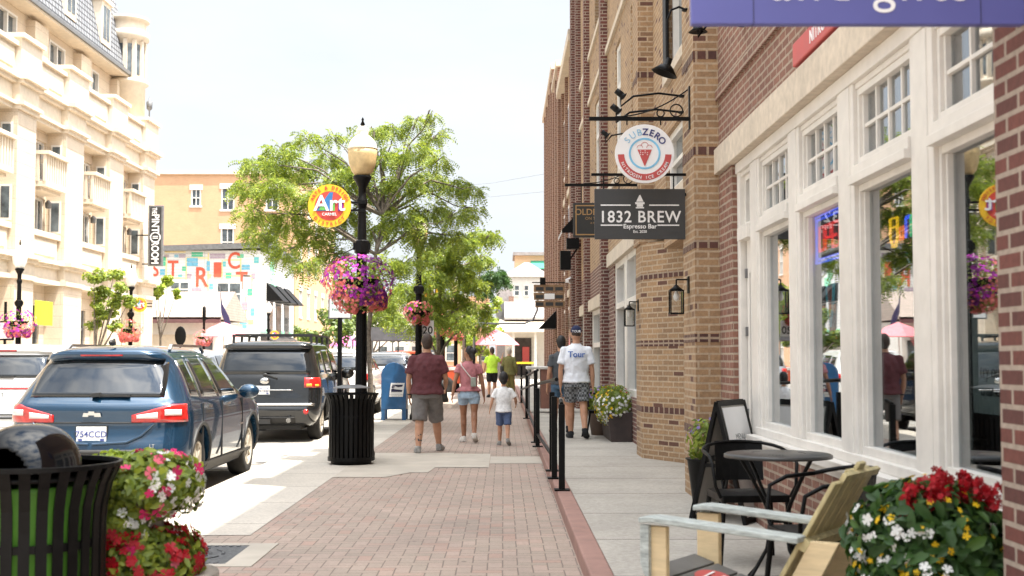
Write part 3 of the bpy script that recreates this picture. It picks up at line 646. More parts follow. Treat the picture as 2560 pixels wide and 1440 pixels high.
for dd in (0, .014): m_.tube([P_(7.02-dd,2.19),P_(7.02-dd,2.08),P_(6.98-dd*.5,2.03+dd),P_(6.91+dd*.5,2.03+dd),P_(6.88+dd,2.08),P_(6.88+dd,2.19)], .006, 6, closed=True)
m_.tube([P_(7.00,2.14),P_(6.90,2.14)], .006, 6)
m_.build('yellow_cup', emit('neon_yellow', (.95,.50,.01), 1.4), T, world=True)
cols = [emit('neon_orange', (.9,.16,.03), 1.3), nb, emit('neon_green', (.1,.8,.35), .8), emit('neon_violet', (.35,.2,.9), .8)]
for i, (st, c) in enumerate(zip([[(.6,.0),(0,.0),(0,.6),(.6,.6),(.6,0)], [(.2,0),(.2,1.1),(.7,1.1)], [(.2,0),(.2,1.1),(.7,1.1)], [(.6,0),(0,0),(0,.6),(.6,.6),(.6,.3),(0,.3)], [(.6,0),(0,0),(0,.6),(.6,.6),(.6,.3),(0,.3)]], (cols[0], cols[1], cols[2], cols[3], cols[0]))):
    m_ = MB()
    for dd in (0, .012): m_.tube([P_(6.85-i*.085-px*.10-dd, 2.06+pz*.095+dd) for px, pz in st], .006, 6)
    m_.build('letter_tube', c, T, world=True)
MB().bx(2.16,2.165,6.94,6.97,2.2,2.28).build('steam_tube', white_s, T, world=True)
T = thing('neon_sign', 'teal outlined neon ice cream cone in the window behind the bistro table', 'neon sign', (2.24, 8.4, 1.75))
m_ = MB()
for dd in (0, .02): m_.tube([P_(8.43-dd,1.92),P_(8.41-dd,1.78),P_(8.33,1.62+dd),P_(8.25+dd,1.78),P_(8.23+dd,1.92)], .007, 6)
m_.build('teal_tube', emit('neon_teal', (.06,.35,.42), .6), T, world=True)
MB().tube([P_(8.38,1.88),P_(8.33,1.66),P_(8.28,1.88)], .007, 6, closed=True).build('cone_tube', emit('neon_brown', (.35,.08,.04), .5), T, world=True)
T = thing('poster', 'white paper notice taped inside the nearest window by the brick pier', 'poster', (2.185, 5.45, 1.3))
MB().bx(2.130,2.134,5.15,5.72,1.17,1.62).build('paper', white_s, T, world=True)
MB().text('try our', (2.129,5.5,1.33), (0,-1,0), (0,0,1), .09, .002).text('creamed ice', (2.129,5.45,1.25), (0,-1,0), (0,0,1), .07, .002, bold=.01).text('ORIGINAL', (2.129,5.45,1.48), (0,-1,0), (0,0,1), .05, .002).build('lettering', ink, T, world=True)
# ---------------- foliage ----------------
rng = np.random.default_rng(11)
def unit(n): 
    v = rng.normal(size=(n, 3)); return v/np.linalg.norm(v, axis=1)[:, None]
def quads(c, nrm, sz, asp=.55, tilt=.5, axis=None):
    """leaf shaped rhombus per centre, lying across nrm"""
    n = len(c); nn = nrm+unit(n)*tilt; nn /= np.linalg.norm(nn, axis=1)[:, None]
    a = unit(n) if axis is None else axis; a = a-nn*(a*nn).sum(1)[:, None]; a /= np.linalg.norm(a, axis=1)[:, None]+1e-9; b = np.cross(nn, a)
    s_ = (np.broadcast_to(sz, (n,))*rng.uniform(.7, 1.25, n))[:, None]
    v = np.stack([c-a*s_*.5, c+b*s_*asp*.5-a*s_*.05+nn*s_*.06, c+a*s_*.5, c-b*s_*asp*.5-a*s_*.05+nn*s_*.06], 1)
    return v.reshape(-1, 3), np.arange(4*n).reshape(n, 4)
def blossoms(c, nrm, sz, petals=5):
    n = len(c); nn = nrm+unit(n)*.45; nn /= np.linalg.norm(nn, axis=1)[:, None]; a = np.cross(nn, unit(n)); a /= np.linalg.norm(a, axis=1)[:, None]; b = np.cross(nn, a)
    s_ = (sz*rng.uniform(.7, 1.2, n))[:, None]; out = []; w_ = 2*math.pi/petals
    for k in range(petals):
        for da, r_, h in ((-.5, .30, -.02), (-.36, .86, .10), (0, 1.0, .04), (.36, .86, .10)):
            t = w_*(k+da); out.append(c+(a*math.cos(t)+b*math.sin(t))*s_*(r_*.5*rng.uniform(.88, 1.12, n)[:, None])+nn*s_*h)
    K = len(out); return np.stack(out, 1).reshape(-1, 3), np.arange(K*n).reshape(n, K)
def leaf6(c, nrm, sz, asp=.55, tilt=.5):
    n = len(c); nn = nrm+unit(n)*tilt; nn /= np.linalg.norm(nn, axis=1)[:, None]; a = unit(n)+np.array([0,0,-.3]); a = a-nn*(a*nn).sum(1)[:, None]; a /= np.linalg.norm(a, axis=1)[:, None]+1e-9; b = np.cross(nn, a)
    s_ = (sz*rng.uniform(.55, 1.3, n))[:, None]; P = [c-a*s_*.5, c-a*s_*.2+b*s_*asp*.42+nn*s_*.10, c+a*s_*.2+b*s_*asp*.36+nn*s_*.06, c+a*s_*.55-nn*s_*.12, c+a*s_*.2-b*s_*asp*.36+nn*s_*.06, c-a*s_*.2-b*s_*asp*.42+nn*s_*.10, c+a*s_*.2-nn*s_*.02, c-a*s_*.2]
    V = np.stack(P, 1).reshape(-1, 3); o = (np.arange(n)*8)[:, None]; F = np.concatenate([o+np.array([[0,1,7]]), o+np.array([[1,2,7]]), o+np.array([[2,6,7]]), o+np.array([[2,3,6]]), o+np.array([[3,4,6]]), o+np.array([[4,7,6]]), o+np.array([[4,5,7]]), o+np.array([[5,0,7]])])
    return V, F
def npmesh(name, V, F, mat, parent=None, origin=(0,0,0)):
    me = bpy.data.meshes.new(name); V = np.asarray(V, float)-np.asarray(origin, float); k = F.shape[1]
    me.vertices.add(len(V)); me.vertices.foreach_set('co', V.ravel()); me.loops.add(F.size); me.loops.foreach_set('vertex_index', F.ravel().astype(np.int32))
    me.polygons.add(len(F)); me.polygons.foreach_set('loop_start', np.arange(0, F.size, k, dtype=np.int32)); me.polygons.foreach_set('loop_total', np.full(len(F), k, dtype=np.int32))
    me.materials.append(mat); me.update(calc_edges=True); me.validate()
    o = bpy.data.objects.new(name, me); COL.objects.link(o)
    if parent is not None: o.parent = parent
    return o
def shell(n, c, r, lo=.55, zmin=-.9, lump=0):
    d = unit(n*2); d = d[d[:, 2] > zmin][:n]; rr = rng.uniform(lo, 1, len(d))**.6
    if lump: rr *= 1+lump*np.sin(d[:, 0]*5+1.3)*np.sin(d[:, 1]*6+.4)*np.cos(d[:, 2]*5)
    return np.asarray(c)+d*rr[:, None]*np.asarray(r), d
fl = lambda nm, c, v=.25: leafm(nm, c, v, .25, (1.1, 1.05, 1.05), .6)
FLM = dict(red=fl('red_petal', (.40,.004,.012)), pink=fl('pink_petal', (.80,.16,.22)), mag=fl('magenta_petal', (.42,.02,.38)), pur=fl('purple_petal', (.20,.012,.22)),
  coral=fl('coral_petal', (.85,.22,.20)), white=fl('white_petal', (.80,.80,.76), .08), yel=fl('yellow_petal', (.85,.52,.01)), lav=fl('lavender_petal', (.22,.16,.42)), hot=fl('hot_pink_petal', (.75,.03,.16)), rose=fl('rose_petal', (.78,.30,.34)))
def flora(T, blobs, nleaf, lsz, flowers, lm='leaf', lump=.12, asp=.55, zmin=-.9, origin=None):
    """blobs: (centre, radii) in world; flowers: (material, n, size, predicate(dirs,points) or None)"""
    og = T.location if origin is None else origin
    Vs = []; Fs = []; k = 0
    for c, r_ in blobs:
        P, d = shell(int(nleaf/len(blobs)), c, r_, .35, zmin, lump); v, f = leaf6(P, d, lsz, asp, .7); Vs.append(v); Fs.append(f+k); k += len(v)
    npmesh('foliage', np.concatenate(Vs), np.concatenate(Fs), MT[lm], T, og)
    for mt, n, sz, pred in flowers:
        Vs = []; Fs = []; k = 0
        for c, r_ in blobs:
            P, d = shell(int(n/len(blobs))*(3 if pred else 1), c, np.asarray(r_)*1.03, .86, zmin, lump)
            if pred is not None:
                q = pred((P-np.asarray(c))/np.asarray(r_), P); P, d = P[q], d[q]
            if not len(P): continue
            v, f = blossoms(P, d, sz); Vs.append(v); Fs.append(f+k); k += len(v)
        npmesh('blossom', np.concatenate(Vs), np.concatenate(Fs), FLM[mt], T, og)
# ---------------- slatted litter bins ----------------
def bin_(loc, label, dome, liner):
    T = thing('litter_bin', label, 'litter bin', loc, 0, 'black slatted litter bins')
    m_ = MB(); n = 30
    for k in range(n):
        a = 2*math.pi*k/n; ca, sa = math.cos(a), math.sin(a)
        prof = [(.30,.06),(.30,.70),(.305,.78),(.325,.86),(.355,.925)]
        t = Vector((-sa, ca, 0))*.021; vs = []
        for r_, z in prof:
            for q in (-1, 1):
                for dr in (0, -.008): vs.append(Vector(((r_+dr)*ca, (r_+dr)*sa, z))+t*q)
        fs = []
        for i in range(len(prof)-1):
            b = i*4; fs += [(b,b+2,b+6,b+4),(b+1,b+5,b+7,b+3),(b,b+4,b+5,b+1),(b+2,b+3,b+7,b+6)]
        m_.add(vs, fs)
    m_.build('slats', MT['blk'], T)
    for nm, r_, z, h in (('top_ring', .362, .925, .018), ('base_ring', .312, .05, .05), ('hoop', .292, .62, .03)):
        MB().lathe([(r_-.016,z),(r_,z),(r_,z+h),(r_-.016,z+h),(r_-.016,z)], n=40, sm=False).build(nm, MT['blk'], T)
    MB().lathe([(.25,.0),(.27,.02),(.27,.06),(.0,.06)], n=30).build('base', MT['blk'], T)
    MB().lathe([(.0,.07),(.262,.07),(.268,.84),(.275,.86),(.262,.86),(.25,.4),(.0,.35)], n=30).build('liner', liner, T)
    if dome:
        # dome with two arched mouths: keep only faces outside the openings
        pr = MB(); K = 40; Nn = 120; r0, hh = .205, .19; vs = []; fs = []
        for i in range(K+1):
            t = i/K; z = .90+hh*math.sin(t*math.pi/2); r_ = r0*math.cos(t*math.pi/2)**.75 if i < K else .001
            if i < 5: r_ = r0
            for k in range(Nn):
                a = 2*math.pi*k/Nn; vs.append((r_*math.cos(a), r_*math.sin(a), z))
        for i in range(K):
            for k in range(Nn):
                a = 2*math.pi*(k+.5)/Nn; z = .90+hh*math.sin((i+.5)/K*math.pi/2)
                def hole(a0): 
                    da = (a-a0+math.pi) % (2*math.pi)-math.pi; return (da/.52)**2+((z-.90)/.105)**2 < 1
                if hole(R(-101)) or hole(R(79)): continue
                fs.append((i*Nn+k, i*Nn+(k+1) % Nn, (i+1)*Nn+(k+1) % Nn, (i+1)*Nn+k))
        pr.add(vs, fs, 0, True); o = pr.build('dome_lid', MT['blkg'], T); q = o.modifiers.new('s', 'SOLIDIFY'); q.thickness = .008; q.offset = -1
        MB().lathe([(.20,.87),(.33,.885),(.33,.90),(.205,.905)], n=40).build('lid_flange', MT['blk'], T)
    else:
        MB().lathe([(.0,1.055),(.12,1.05),(.24,1.02),(.25,1.01),(.24,1.005),(.0,1.01)], n=30).build('rain_lid', MT['grey'], T)
        m_ = MB()
        for k in range(3): m_.bar((.2*math.cos(k*2.1), .2*math.sin(k*2.1), .9), (.2*math.cos(k*2.1), .2*math.sin(k*2.1), 1.01), .015, .015)
        m_.build('lid_support', MT['blk'], T)
    return T
mgreen = pbr('green_liner', (.10,.30,.03), .5, var=.1)
mstripe = mgreen
bin_((-1.96, 5.25, 0), 'large black slatted bin with glossy domed lid and green liner in the near left corner', True, mstripe).scale = (1.03,1.03,1.05)
bin_((-2.03, 16.9, 0), 'black slatted bin with flat rain lid at the foot of the big lamp post', False, MT['blk'])
# ---------------- stone planters ----------------
mstone = pbr('cast_stone', (.30,.26,.21), .85, var=.15, sc=12, bmp=.3, bsc=60, var2=.2)
T = thing('tiered_planter', 'two tiered stone planter spilling red, pink and white flowers beside the domed bin', 'planter', (-1.62, 5.75, 0))
MB().lathe([(.20,0),(.24,.04),(.15,.12),(.13,.25),(.25,.34),(.33,.40),(.33,.45),(.28,.45),(.0,.42)], n=28).build('lower_bowl', mstone, T)
MB().lathe([(.11,.42),(.085,.60),(.085,.68),(.15,.76),(.19,.80),(.19,.84),(.16,.84),(.0,.84)], n=28).build('upper_bowl', mstone, T)
W3 = lambda x, y, z: (-1.62+x, 5.75+y, z)
flora(T, [(W3(0,0,.50), (.27,.28,.18)), (W3(.01,0,.84), (.25,.26,.16)), (W3(-.10,-.05,.68), (.16,.20,.16))], 8500, .05,
  [('red', 210, .06, lambda d, P: P[:, 2] < .66), ('hot', 26, .06, lambda d, P: P[:, 2] > .55), ('pink', 26, .055, lambda d, P: P[:, 2] > .9), ('white', 230, .045, lambda d, P: (d[:, 0] > .35) & (P[:, 2] > .68)), ('pink', 18, .045, None), ('white', 30, .042, None)], 'leaf')
flora(T, [(W3(-.13,-.02,.86), (.16,.2,.14))], 1500, .045, [], 'leafy')
T2 = thing('flower_trough', 'dark trough brimming with red salvia, yellow and white flowers against the near brick pier', 'planter', (1.66, 4.98, .115))
MB().lathe([(.20,0),(.27,.38),(.29,.38),(.29,.42),(.25,.42),(.0,.38)], n=28).build('pot', pbr('dark_pot', (.05,.04,.035), .6), T2)
flora(T2, [((1.66,4.98,.70), (.31,.30,.25)), ((1.70,4.9,.55), (.36,.28,.22))], 4200, .078,
  [('yel', 200, .030, None), ('white', 110, .045, lambda d, P: (d[:, 0] < -.15) & (d[:, 2] < .5))], 'leafd', .1, .5)
# salvia spikes
for k in range(24):
    pts = []
    x = 1.53+rnd.random()*.40; y = 4.80+rnd.random()*.25; z = .845+rnd.random()*.06-.25*abs(x-1.70)
    for j in range(34): pts.append((x+rnd.gauss(0,.013), y+rnd.gauss(0,.013), z+j*.0028))
    pts = np.array(pts); v, f = blossoms(pts, unit(len(pts)), .026); npmesh('flower_spike', v, f, FLM['red'], T2, T2.location)
T = thing('flower_trough', 'brown box of white and yellow flowers against the second gold pier', 'planter', (1.80, 20.4, .115))
MB().prism([(-.14,0),(.18,0),(.19,.45),(-.19,.45)], 'y', -.9, .9).build('box', pbr('brown_box', (.045,.03,.026), .7, var=.2), T)
flora(T, [((1.74,19.9,.66), (.31,.5,.34)), ((1.76,20.8,.66), (.25,.45,.24))], 2200, .07, [('white', 240, .05, lambda d, P: d[:, 2] < .5), ('yel', 120, .045, lambda d, P: d[:, 0] < -.2), ('red', 40, .05, lambda d, P: d[:, 2] > .6)], 'leaf')
T = thing('flower_tub', 'tub of bushy green lavender behind the black cafe chair by the white shopfront', 'planter', (1.68, 21.3, .115))
MB().lathe([(.2,0),(.27,.4),(.29,.42),(.0,.40)], n=20).build('pot', pbr('tub', (.12,.08,.06), .7), T)
flora(T, [((1.68,21.3,.66), (.36,.4,.27))], 1600, .07, [('lav', 120, .045, lambda d, P: d[:, 2] > .3)], 'leaf')
T = thing('flower_tub', 'pot of purple salvia standing behind the folding chalkboard', 'planter', (1.80, 11.1, .115))
MB().lathe([(.14,0),(.19,.4),(.21,.42),(.0,.40)], n=20).build('pot', MT['blk'], T)
flora(T, [((1.80,11.1,.68), (.20,.20,.22)), ((1.98,10.9,.70),(.14,.14,.16))], 900, .06, [('lav', 60, .03, lambda d, P: d[:, 2] > .2)], 'leaf')
# ---------------- mailbox ----------------
T = thing('mailbox', 'blue round topped mailbox on four legs at the kerb left of the man in maroon', 'mailbox', (-2.48, 28.5, .0))
mb_blue = pbr('postal_blue', (.02,.10,.24), .4, var=.1, sc=8, coat=.2)
prof = [(-.28,.24),(.28,.24)]+[(.28*math.cos(a*math.pi/12), 1.02+.28*math.sin(a*math.pi/12)) for a in range(13)]
MB().prism(prof, 'y', 0, .62).build('body', mb_blue, T, bevel=.01)
for x in (-.28,.19):
    for y in (0,.53): MB().bx(x, x+.09, y, y+.09, 0, .24).build('leg', mb_blue, T)
MB().prism([(-.10,.53),(.21,.53),(.25,.84),(-.06,.84)], 'y', -.008, -.002).build('decal', white_s, T)
m_ = MB().prism([(-.055,.64),(.185,.64),(.20,.68),(.02,.70),(.0,.72),(-.05,.70)], 'y', -.012, -.008).prism([(-.03,.80),(.21,.80),(.20,.76),(.10,.745),(.04,.77),(-.03,.785)], 'y', -.012, -.008).prism([(-.04,.72),(.02,.74),(.03,.765),(-.04,.77)], 'y', -.012, -.008)
m_.build('eagle_print', pbr('navy', (.02,.02,.06), .5), T)
MB().text('UNITED STATES POSTAL SERVICE', (.065,-.008,.565), (1,0,0), (0,0,1), .022, .003).build('lettering', ink, T)
struct(MB().bx(-3.02, -2.0, 28.2, 29.6, -.05, .0), 'mailbox_slab', mconc) if False else None
# ---------------- street lamps with baskets ----------------
mcap = pbr('globe_cap', (.80,.72,.58), .35, var=.05)
mdif = pbr('globe_inner', (.62,.45,.22), .5, var=.15, sc=10)
mglobw = pbr('white_globe', (.80,.80,.78), .2, var=.04); 
def street_lamp(white=False):
    T = thing('street_lamp', 'lamp', 'street lamp', (0,0,0))
    n = 16
    MB().lathe([(.20,0),(.20,.10),(.17,.16),(.15,.45),(.165,.48),(.12,.56),(.085,.70)], n=20).build('base', MT['blk'], T)
    vs = MB()
    for z0, z1, r0, r1 in ((.70, 3.0, .078, .066), (3.0, 3.55, .066, .055)):
        vs.lathe([((r0 if True else 0), z0), (r1, z1)], n=14, sm=False)
    for k in range(10):
        a = 2*math.pi*k/10; vs.bar((.076*math.cos(a), .076*math.sin(a), .75), (.064*math.cos(a), .064*math.sin(a), 3.0), .02, .012, up=(math.cos(a), math.sin(a), 0))
    vs.build('pole', MT['blk'], T)
    MB().lathe([(.07,2.86),(.105,2.88),(.105,3.04),(.07,3.06)], n=8, sm=False).bx(-.12,.12,-.03,.03,2.92,3.02).build('clamp_box', MT['blk'], T)
    MB().lathe([(.055,3.5),(.075,3.58),(.075,3.62),(.055,3.66),(.058,3.80),(.10,3.88),(.13,3.93),(.13,3.96),(.06,3.97)], n=20).build('collar', MT['blk'], T)
    if white:
        MB().lathe([(.10,3.97),(.19,4.12),(.205,4.30),(.20,4.34),(.15,4.44),(.07,4.52),(.06,4.58),(.03,4.62),(.0,4.63)], n=20).build('globe', mglobw, T)
    else:
        MB().lathe([(.105,3.97),(.155,4.03),(.19,4.14),(.203,4.26),(.205,4.34)], n=24).build('globe', mdif, T)
        MB().lathe([(.206,4.335),(.212,4.345),(.206,4.36),(.19,4.42),(.15,4.48),(.095,4.53),(.075,4.55),(.09,4.59),(.085,4.63),(.05,4.66),(.0,4.665)], n=24).build('globe_cap', mcap, T)
    MB().lathe([(.022,4.62),(.022,4.68),(.035,4.69),(.012,4.74),(.02,4.76),(.0,4.80)], n=10).build('finial', MT['blk'], T)
    return T
def basket(loc, r_, lab, seed, cols, nb=1, dens=1.0):
    T = thing('hanging_basket', lab, 'flower basket', loc, 0, 'flower baskets on the street lamps')
    c = np.array(loc)
    bl = [((c[0], c[1], c[2]), (r_, r_, r_*.72)), ((c[0], c[1], c[2]-r_*.42), (r_*.72, r_*.72, r_*.5))]
    MB().lathe([(.05,-.16),(.22,-.10),(.30,.02),(.28,.02),(.0,-.04)], n=20).build('bowl', MT['blk'], T)
    q = random.Random(seed*7)
    for k in range(3):
        a = q.uniform(0, 6.28); rr = r_*q.uniform(.35, .8); bl.append(((c[0]+rr*math.cos(a), c[1]+rr*math.sin(a), c[2]-r_*q.uniform(.45, .75)), (r_*.22, r_*.22, r_*.26)))
    flora(T, bl, int(3000*dens), .05, cols, 'leaf', .13)
    return T
mainl = street_lamp(); mainl.location = (-1.985, 17.6, 0); mainl['label'] = 'tall black lamp post with amber globe standing behind the flat lidded bin'; mainl['group'] = 'street lamps along both kerbs'
lamp_labels = [(28.8, 'second amber globed lamp post on the right kerb, beside the small speed sign'), (40.0, 'third lamp post on the right kerb, behind the man in maroon'), (51.2, 'fourth lamp post on the right kerb, glimpsed left of the woman in pink'), (62.5, 'farthest thin lamp post on the right kerb, under the second tree')]
for y, lb in lamp_labels: dup(mainl, (-1.94, y, 0), 0, lb, 'street lamps along both kerbs')
wl = street_lamp(True); wl.location = (-13.9, 36.2, 0); wl['label'] = 'black lamp with clear white globe before the cream building, at the left edge'; wl['group'] = 'street lamps along both kerbs'
for x, y, lb in ((-13.5, 45.7, 'white globed lamp just right of the small street tree'), (-13.6, 73, 'small white globed lamp before the mural house awning')): dup(wl, (x, y, 0), 0, lb, 'street lamps along both kerbs')
pl = lambda d, P: (d[:, 0]*.8+d[:, 2] > .1)
basket((-2.0, 17.38, 2.47), .50, 'big ball of magenta, purple and coral petunias on the nearest tall lamp post', 1,
  [('mag', 620, .055, lambda d, P: (d[:, 2] > -.15) & (d[:, 0] < .35)), ('pur', 820, .055, lambda d, P: (d[:, 0] > .15) & (d[:, 2] > -.5)), ('coral', 620, .055, lambda d, P: (d[:, 0] < -.35) | (d[:, 2] < -.25)), ('coral', 170, .05, None)], dens=1.3)
for (x, y, lb, r_) in ((-1.94,28.6,'coral petunia basket half hidden under the tree at the second lamp post',.34),(-1.94,39.8,'pink and magenta petunia basket on the third lamp post, above the maroon man',.45),(-1.94,51,'small pink petunia basket on the fourth lamp post, against lime foliage',.4)):
    basket((x, y, 2.45), r_, lb, 2, [('mag', 60, .07, lambda d, P: (d[:, 0] < 0) & (d[:, 2] > .1)), ('coral', 520, .07, None)], dens=.6)
for (x, y, lb, cc) in ((-13.85,36.0,'purple and pink petunia basket on the lamp at the left picture edge','mag'),(-13.5,45.5,'coral petunia basket on the lamp beside the small street tree','coral'),(-15.0,63,'pale pink petunia basket on the bare post before the low garage','rose')):
    basket((x, y, 2.42), .5, lb, 3, [(cc, 330, .09, None), ('coral', 180, .09, lambda d, P: d[:, 2] < 0)], dens=.5)
# ---------------- round district signs ----------------
yel = pbr('sign_yellow', (.85,.50,.02), .5, var=.03); sred = pbr('art_red', (.62,.06,.04), .5); sbl = pbr('art_blue', (.03,.17,.42), .5); sgr = pbr('art_green', (.13,.42,.08), .5); spu = pbr('art_purple', (.25,.03,.28), .5)
def artsign(loc, lab, r_=.30, full=True):
    T = thing('district_sign', lab, 'sign', loc, 0, 'round yellow district signs on the lamps')
    m_ = MB(); disc(m_, (0,0), 0, r_, -.01, th=.02)
    m_.build('disc', yel, T); k = r_/.30
    m_ = MB(); disc(m_, (0,0), 0, .205*k, -.013); m_.build('red_field', sred, T)
    m_ = MB().prism([(-.18*k,-.07*k),(-.0,.19*k),(.05*k,.19*k),(.02*k,-.07*k)], 'y', -.017, -.013).build('blue_field', sbl, T)
    MB().prism([(-.15*k,-.06*k),(-.09*k,.06*k),(-.02*k,-.06*k)], 'y', -.020, -.017).bx(.02*k,.075*k,-.018,-.0135,-.07*k,.05*k).build('green_field', sgr, T)
    MB().bx(.12*k,.19*k,-.018,-.0135,-.07*k,.05*k).build('purple_field', spu, T)
    if full:
        MB().text('Art', (-.0,-.021,-.065*k), (1,0,0), (0,0,1), .31*k, .004, bold=.012, sx=1.0).text('CARMEL', (0,-.021,-.135*k), (1,0,0), (0,0,1), .055*k, .004, bold=.015).build('white_lettering', white_s, T)
        m_ = MB(); arctext(m_, 'ARTS & DESIGN', (0,0), .235*k, -.013, .065*k, 158, 22, bold=.012); arctext(m_, 'DISTRICT', (0,0), .275*k, -.013, .065*k, 222, 318, bold=.012, flip=True); m_.build('red_lettering', sred, T)
    MB().bar((r_-.02,0,.05),(r_+.2,0,.05),.015,.03).bar((r_-.02,0,-.06),(r_+.2,0,-.06),.015,.03).build('bracket', MT['blk'], T)
    return T
artsign((-2.42, 17.45, 3.52), 'round yellow rimmed Art district sign beside the big amber globed lamp')
artsign((-2.32, 39.9, 3.5), 'small round yellow district sign nearly lost in leaves by the third lamp', .24)
artsign((-13.1, 45.4, 3.3), 'round yellow rimmed district sign on the lamp near the small street tree', .26)
artsign((-13.2, 72.8, 2.7), 'yellow ringed round sign on the wall side lamp by the mural house', .26)
# ---------------- posts and small signs ----------------
T = thing('signpost', 'thin black post carrying a framed pale parking notice just left of the big lamp', 'sign', (-2.40, 18.5, 0))
MB().bx(-.03,.03,-.03,.03,0,2.0).build('post', MT['blk'], T)
MB().bx(-.17,.17,-.02,.02,1.98,2.34).build('frame', MT['grey'], T)
MB().bx(-.15,.15,-.026,-.02,2.0,2.32).build('panel', white_s, T)
MB().text('2 HOUR', (0,-.027,2.2), (1,0,0), (0,0,1), .07, .003).text('PARKING', (0,-.027,2.1), (1,0,0), (0,0,1), .055, .003).build('lettering', pbr('sign_green', (.03,.25,.15), .5), T)
T = thing('speed_sign', 'small white sign with the number 20 above the head of the man in maroon', 'sign', (-1.74, 28.9, 1.90))
MB().bx(-.14,.14,-.01,.01,0,.36).build('plate', white_s, T); MB().text('20', (0,-.012,.06), (1,0,0), (0,0,1), .24, .004, bold=.02).build('lettering', ink, T); MB().bx(-.2,-.1,-.01,.01,.1,.13).bx(-.2,-.1,-.01,.01,.28,.31).build('clamp', MT['blk'], T)
T = thing('signpost', 'black post with a framed white sign at the left picture edge', 'sign', (-14.2, 36.0, 0))
MB().bx(-.03,.03,-.03,.03,0,3.0).build('post', MT['blk'], T); MB().bx(-.45,.25,-.03,.03,1.9,2.45).build('frame', MT['blk'], T); MB().bx(-.40,.20,-.036,-.03,1.95,2.40).build('panel', white_s, T)
T = thing('signpost', 'oval backed black sign on a short post before the low garage', 'sign', (-11.9, 46.5, -.1))
MB().bx(-.03,.03,-.03,.03,0,2.0).build('post', MT['blk'], T); m_ = MB().ell((0,0,2.3), (.21,.03,.36), 16, 8); m_.build('plate', MT['blk'], T)
T = thing('signpost', 'bare black decorative post with scroll arm beside the pink umbrella', 'post', (-15.0, 63.2, 0))
MB().lathe([(.09,0),(.07,.4),(.06,3.2),(.09,3.3),(.09,3.9),(.0,4.0)], n=10).bar((0,0,3.3),(.5,0,3.4),.04,.04).build('post', MT['blk'], T)
T = thing('street_sign_arm', 'tall slim grey signal pole with curved mast arm in the distance', 'traffic signal', (-1.05, 45, 0))
MB().tube([(0,0,0),(0,0,2.9)], .05, 8).tube([(0,0,2.62),(1.8,0,2.62),(2.1,0,2.75),(2.25,0,3.1),(2.28,0,3.7)], .035, 8).build('pole', MT['grey'], T)
# ---------------- railings ----------------
def rail(loc, lab, posts, top, bars):
    T = thing('handrail', lab, 'railing', loc, 0, 'black handrails on the red kerb')
    for x, y, z in posts:
        MB().bx(x-.03,x+.03,y-.03,y+.03,0,z).build('post', MT['blk'], T, bevel=.004); MB().bx(x-.075,x+.075,y-.075,y+.075,0,.015).build('base_plate', MT['blk'], T)
    if top: MB().tube(top, .022, 8).build('rail', MT['blk'], T)
    for a, b in bars: MB().bar(a, b, .03, .03).build('bar', MT['blk'], T)
rail((.57, 12.4, .12), 'stand alone near post of the black kerb railing', [(0,0,.84)], [(0,0,.84),(0,.2,.87)], [])
rail((.555, 14.5, .12), 'black kerb railing with sloping top rail right of the small boy', [(0,0,.9),(-.01,-.9,.0+.88),(-.06,3.9,.85)], [(.02,-.8,1.06),(-.06,8,.80),(-.10,17.5,.48)], [((0,0,.18),(-.06,3.9,.18))])
rail((.49, 26.8, .12), 'farther black kerb railing in front of the cafe crowd', [(0,0,1.0),(0,-7.5,1.1),(.02,9.2,1.05)], [(.03,-7.4,1.1),(.0,9.2,.70)], [((0,0,.2),(0,-7.5,.2)),((0,0,.2),(.02,9.2,.2))])
# ---------------- A-frame board ----------------
a_ = Vector((.27,.44,0)); al = a_.length; rz = math.atan2(a_.y, a_.x)
T = thing('folding_board', 'black framed folding chalkboard with a white summer poster standing before the shop door', 'signboard', (1.69, 10.0, .115), rz)
mchalk = pbr('chalk_panel', (.42,.39,.35), .7, var=.1, sc=4)
for sg, nm in ((1,'back_leaf'), (-1,'front_leaf')):
    def Q(x, t, o=0): return Vector((x, sg*.23*(1-t)+o*sg, .95*t))
    m_ = MB(); n_ = (0, .97*sg, .23)
    for p, q in ((Q(0,0),Q(0,1)),(Q(.56,0),Q(.56,1))): m_.bar(p, q, .045, .03, up=n_)
    for t in (.03,.52,.985): m_.bar(Q(.02,t), Q(.54,t), .03, .045, up=(0,-.23*sg,.97))
    L_ = m_.build(nm, MT['blk'], T)
    MB().add([Q(.02,.05),Q(.54,.05),Q(.54,.97),Q(.02,.97),Q(.02,.05,.008),Q(.54,.05,.008),Q(.54,.97,.008),Q(.02,.97,.008)], [(0,1,2,3),(7,6,5,4),(0,4,5,1),(2,6,7,3),(1,5,6,2),(3,7,4,0)]).build('panel', mchalk, L_)
    if sg == -1:
        o1, o2 = .014, .018
        MB().add([Q(.04,.50,o1),Q(.52,.50,o1),Q(.52,.95,o1),Q(.04,.95,o1),Q(.04,.50,o2),Q(.52,.50,o2),Q(.52,.95,o2),Q(.04,.95,o2)], [(0,1,2,3),(7,6,5,4),(0,4,5,1),(2,6,7,3),(1,5,6,2),(3,7,4,0)]).build('poster', white_s, L_)
        up = Vector((0,.23,.95)).normalized(); MB().text('SUMMER', Q(.28,.56,.0185), (1,0,0), up, .10, .002, bold=.01).text('MENU', Q(.28,.68,.0185), (1,0,0), up, .07, .002).build('lettering', pbr('grey_ink', (.25,.25,.24), .6), L_)
MB().bar((.0,-.13,.45),(.0,.13,.45),.03,.03).build('brace', MT['blk'], T)
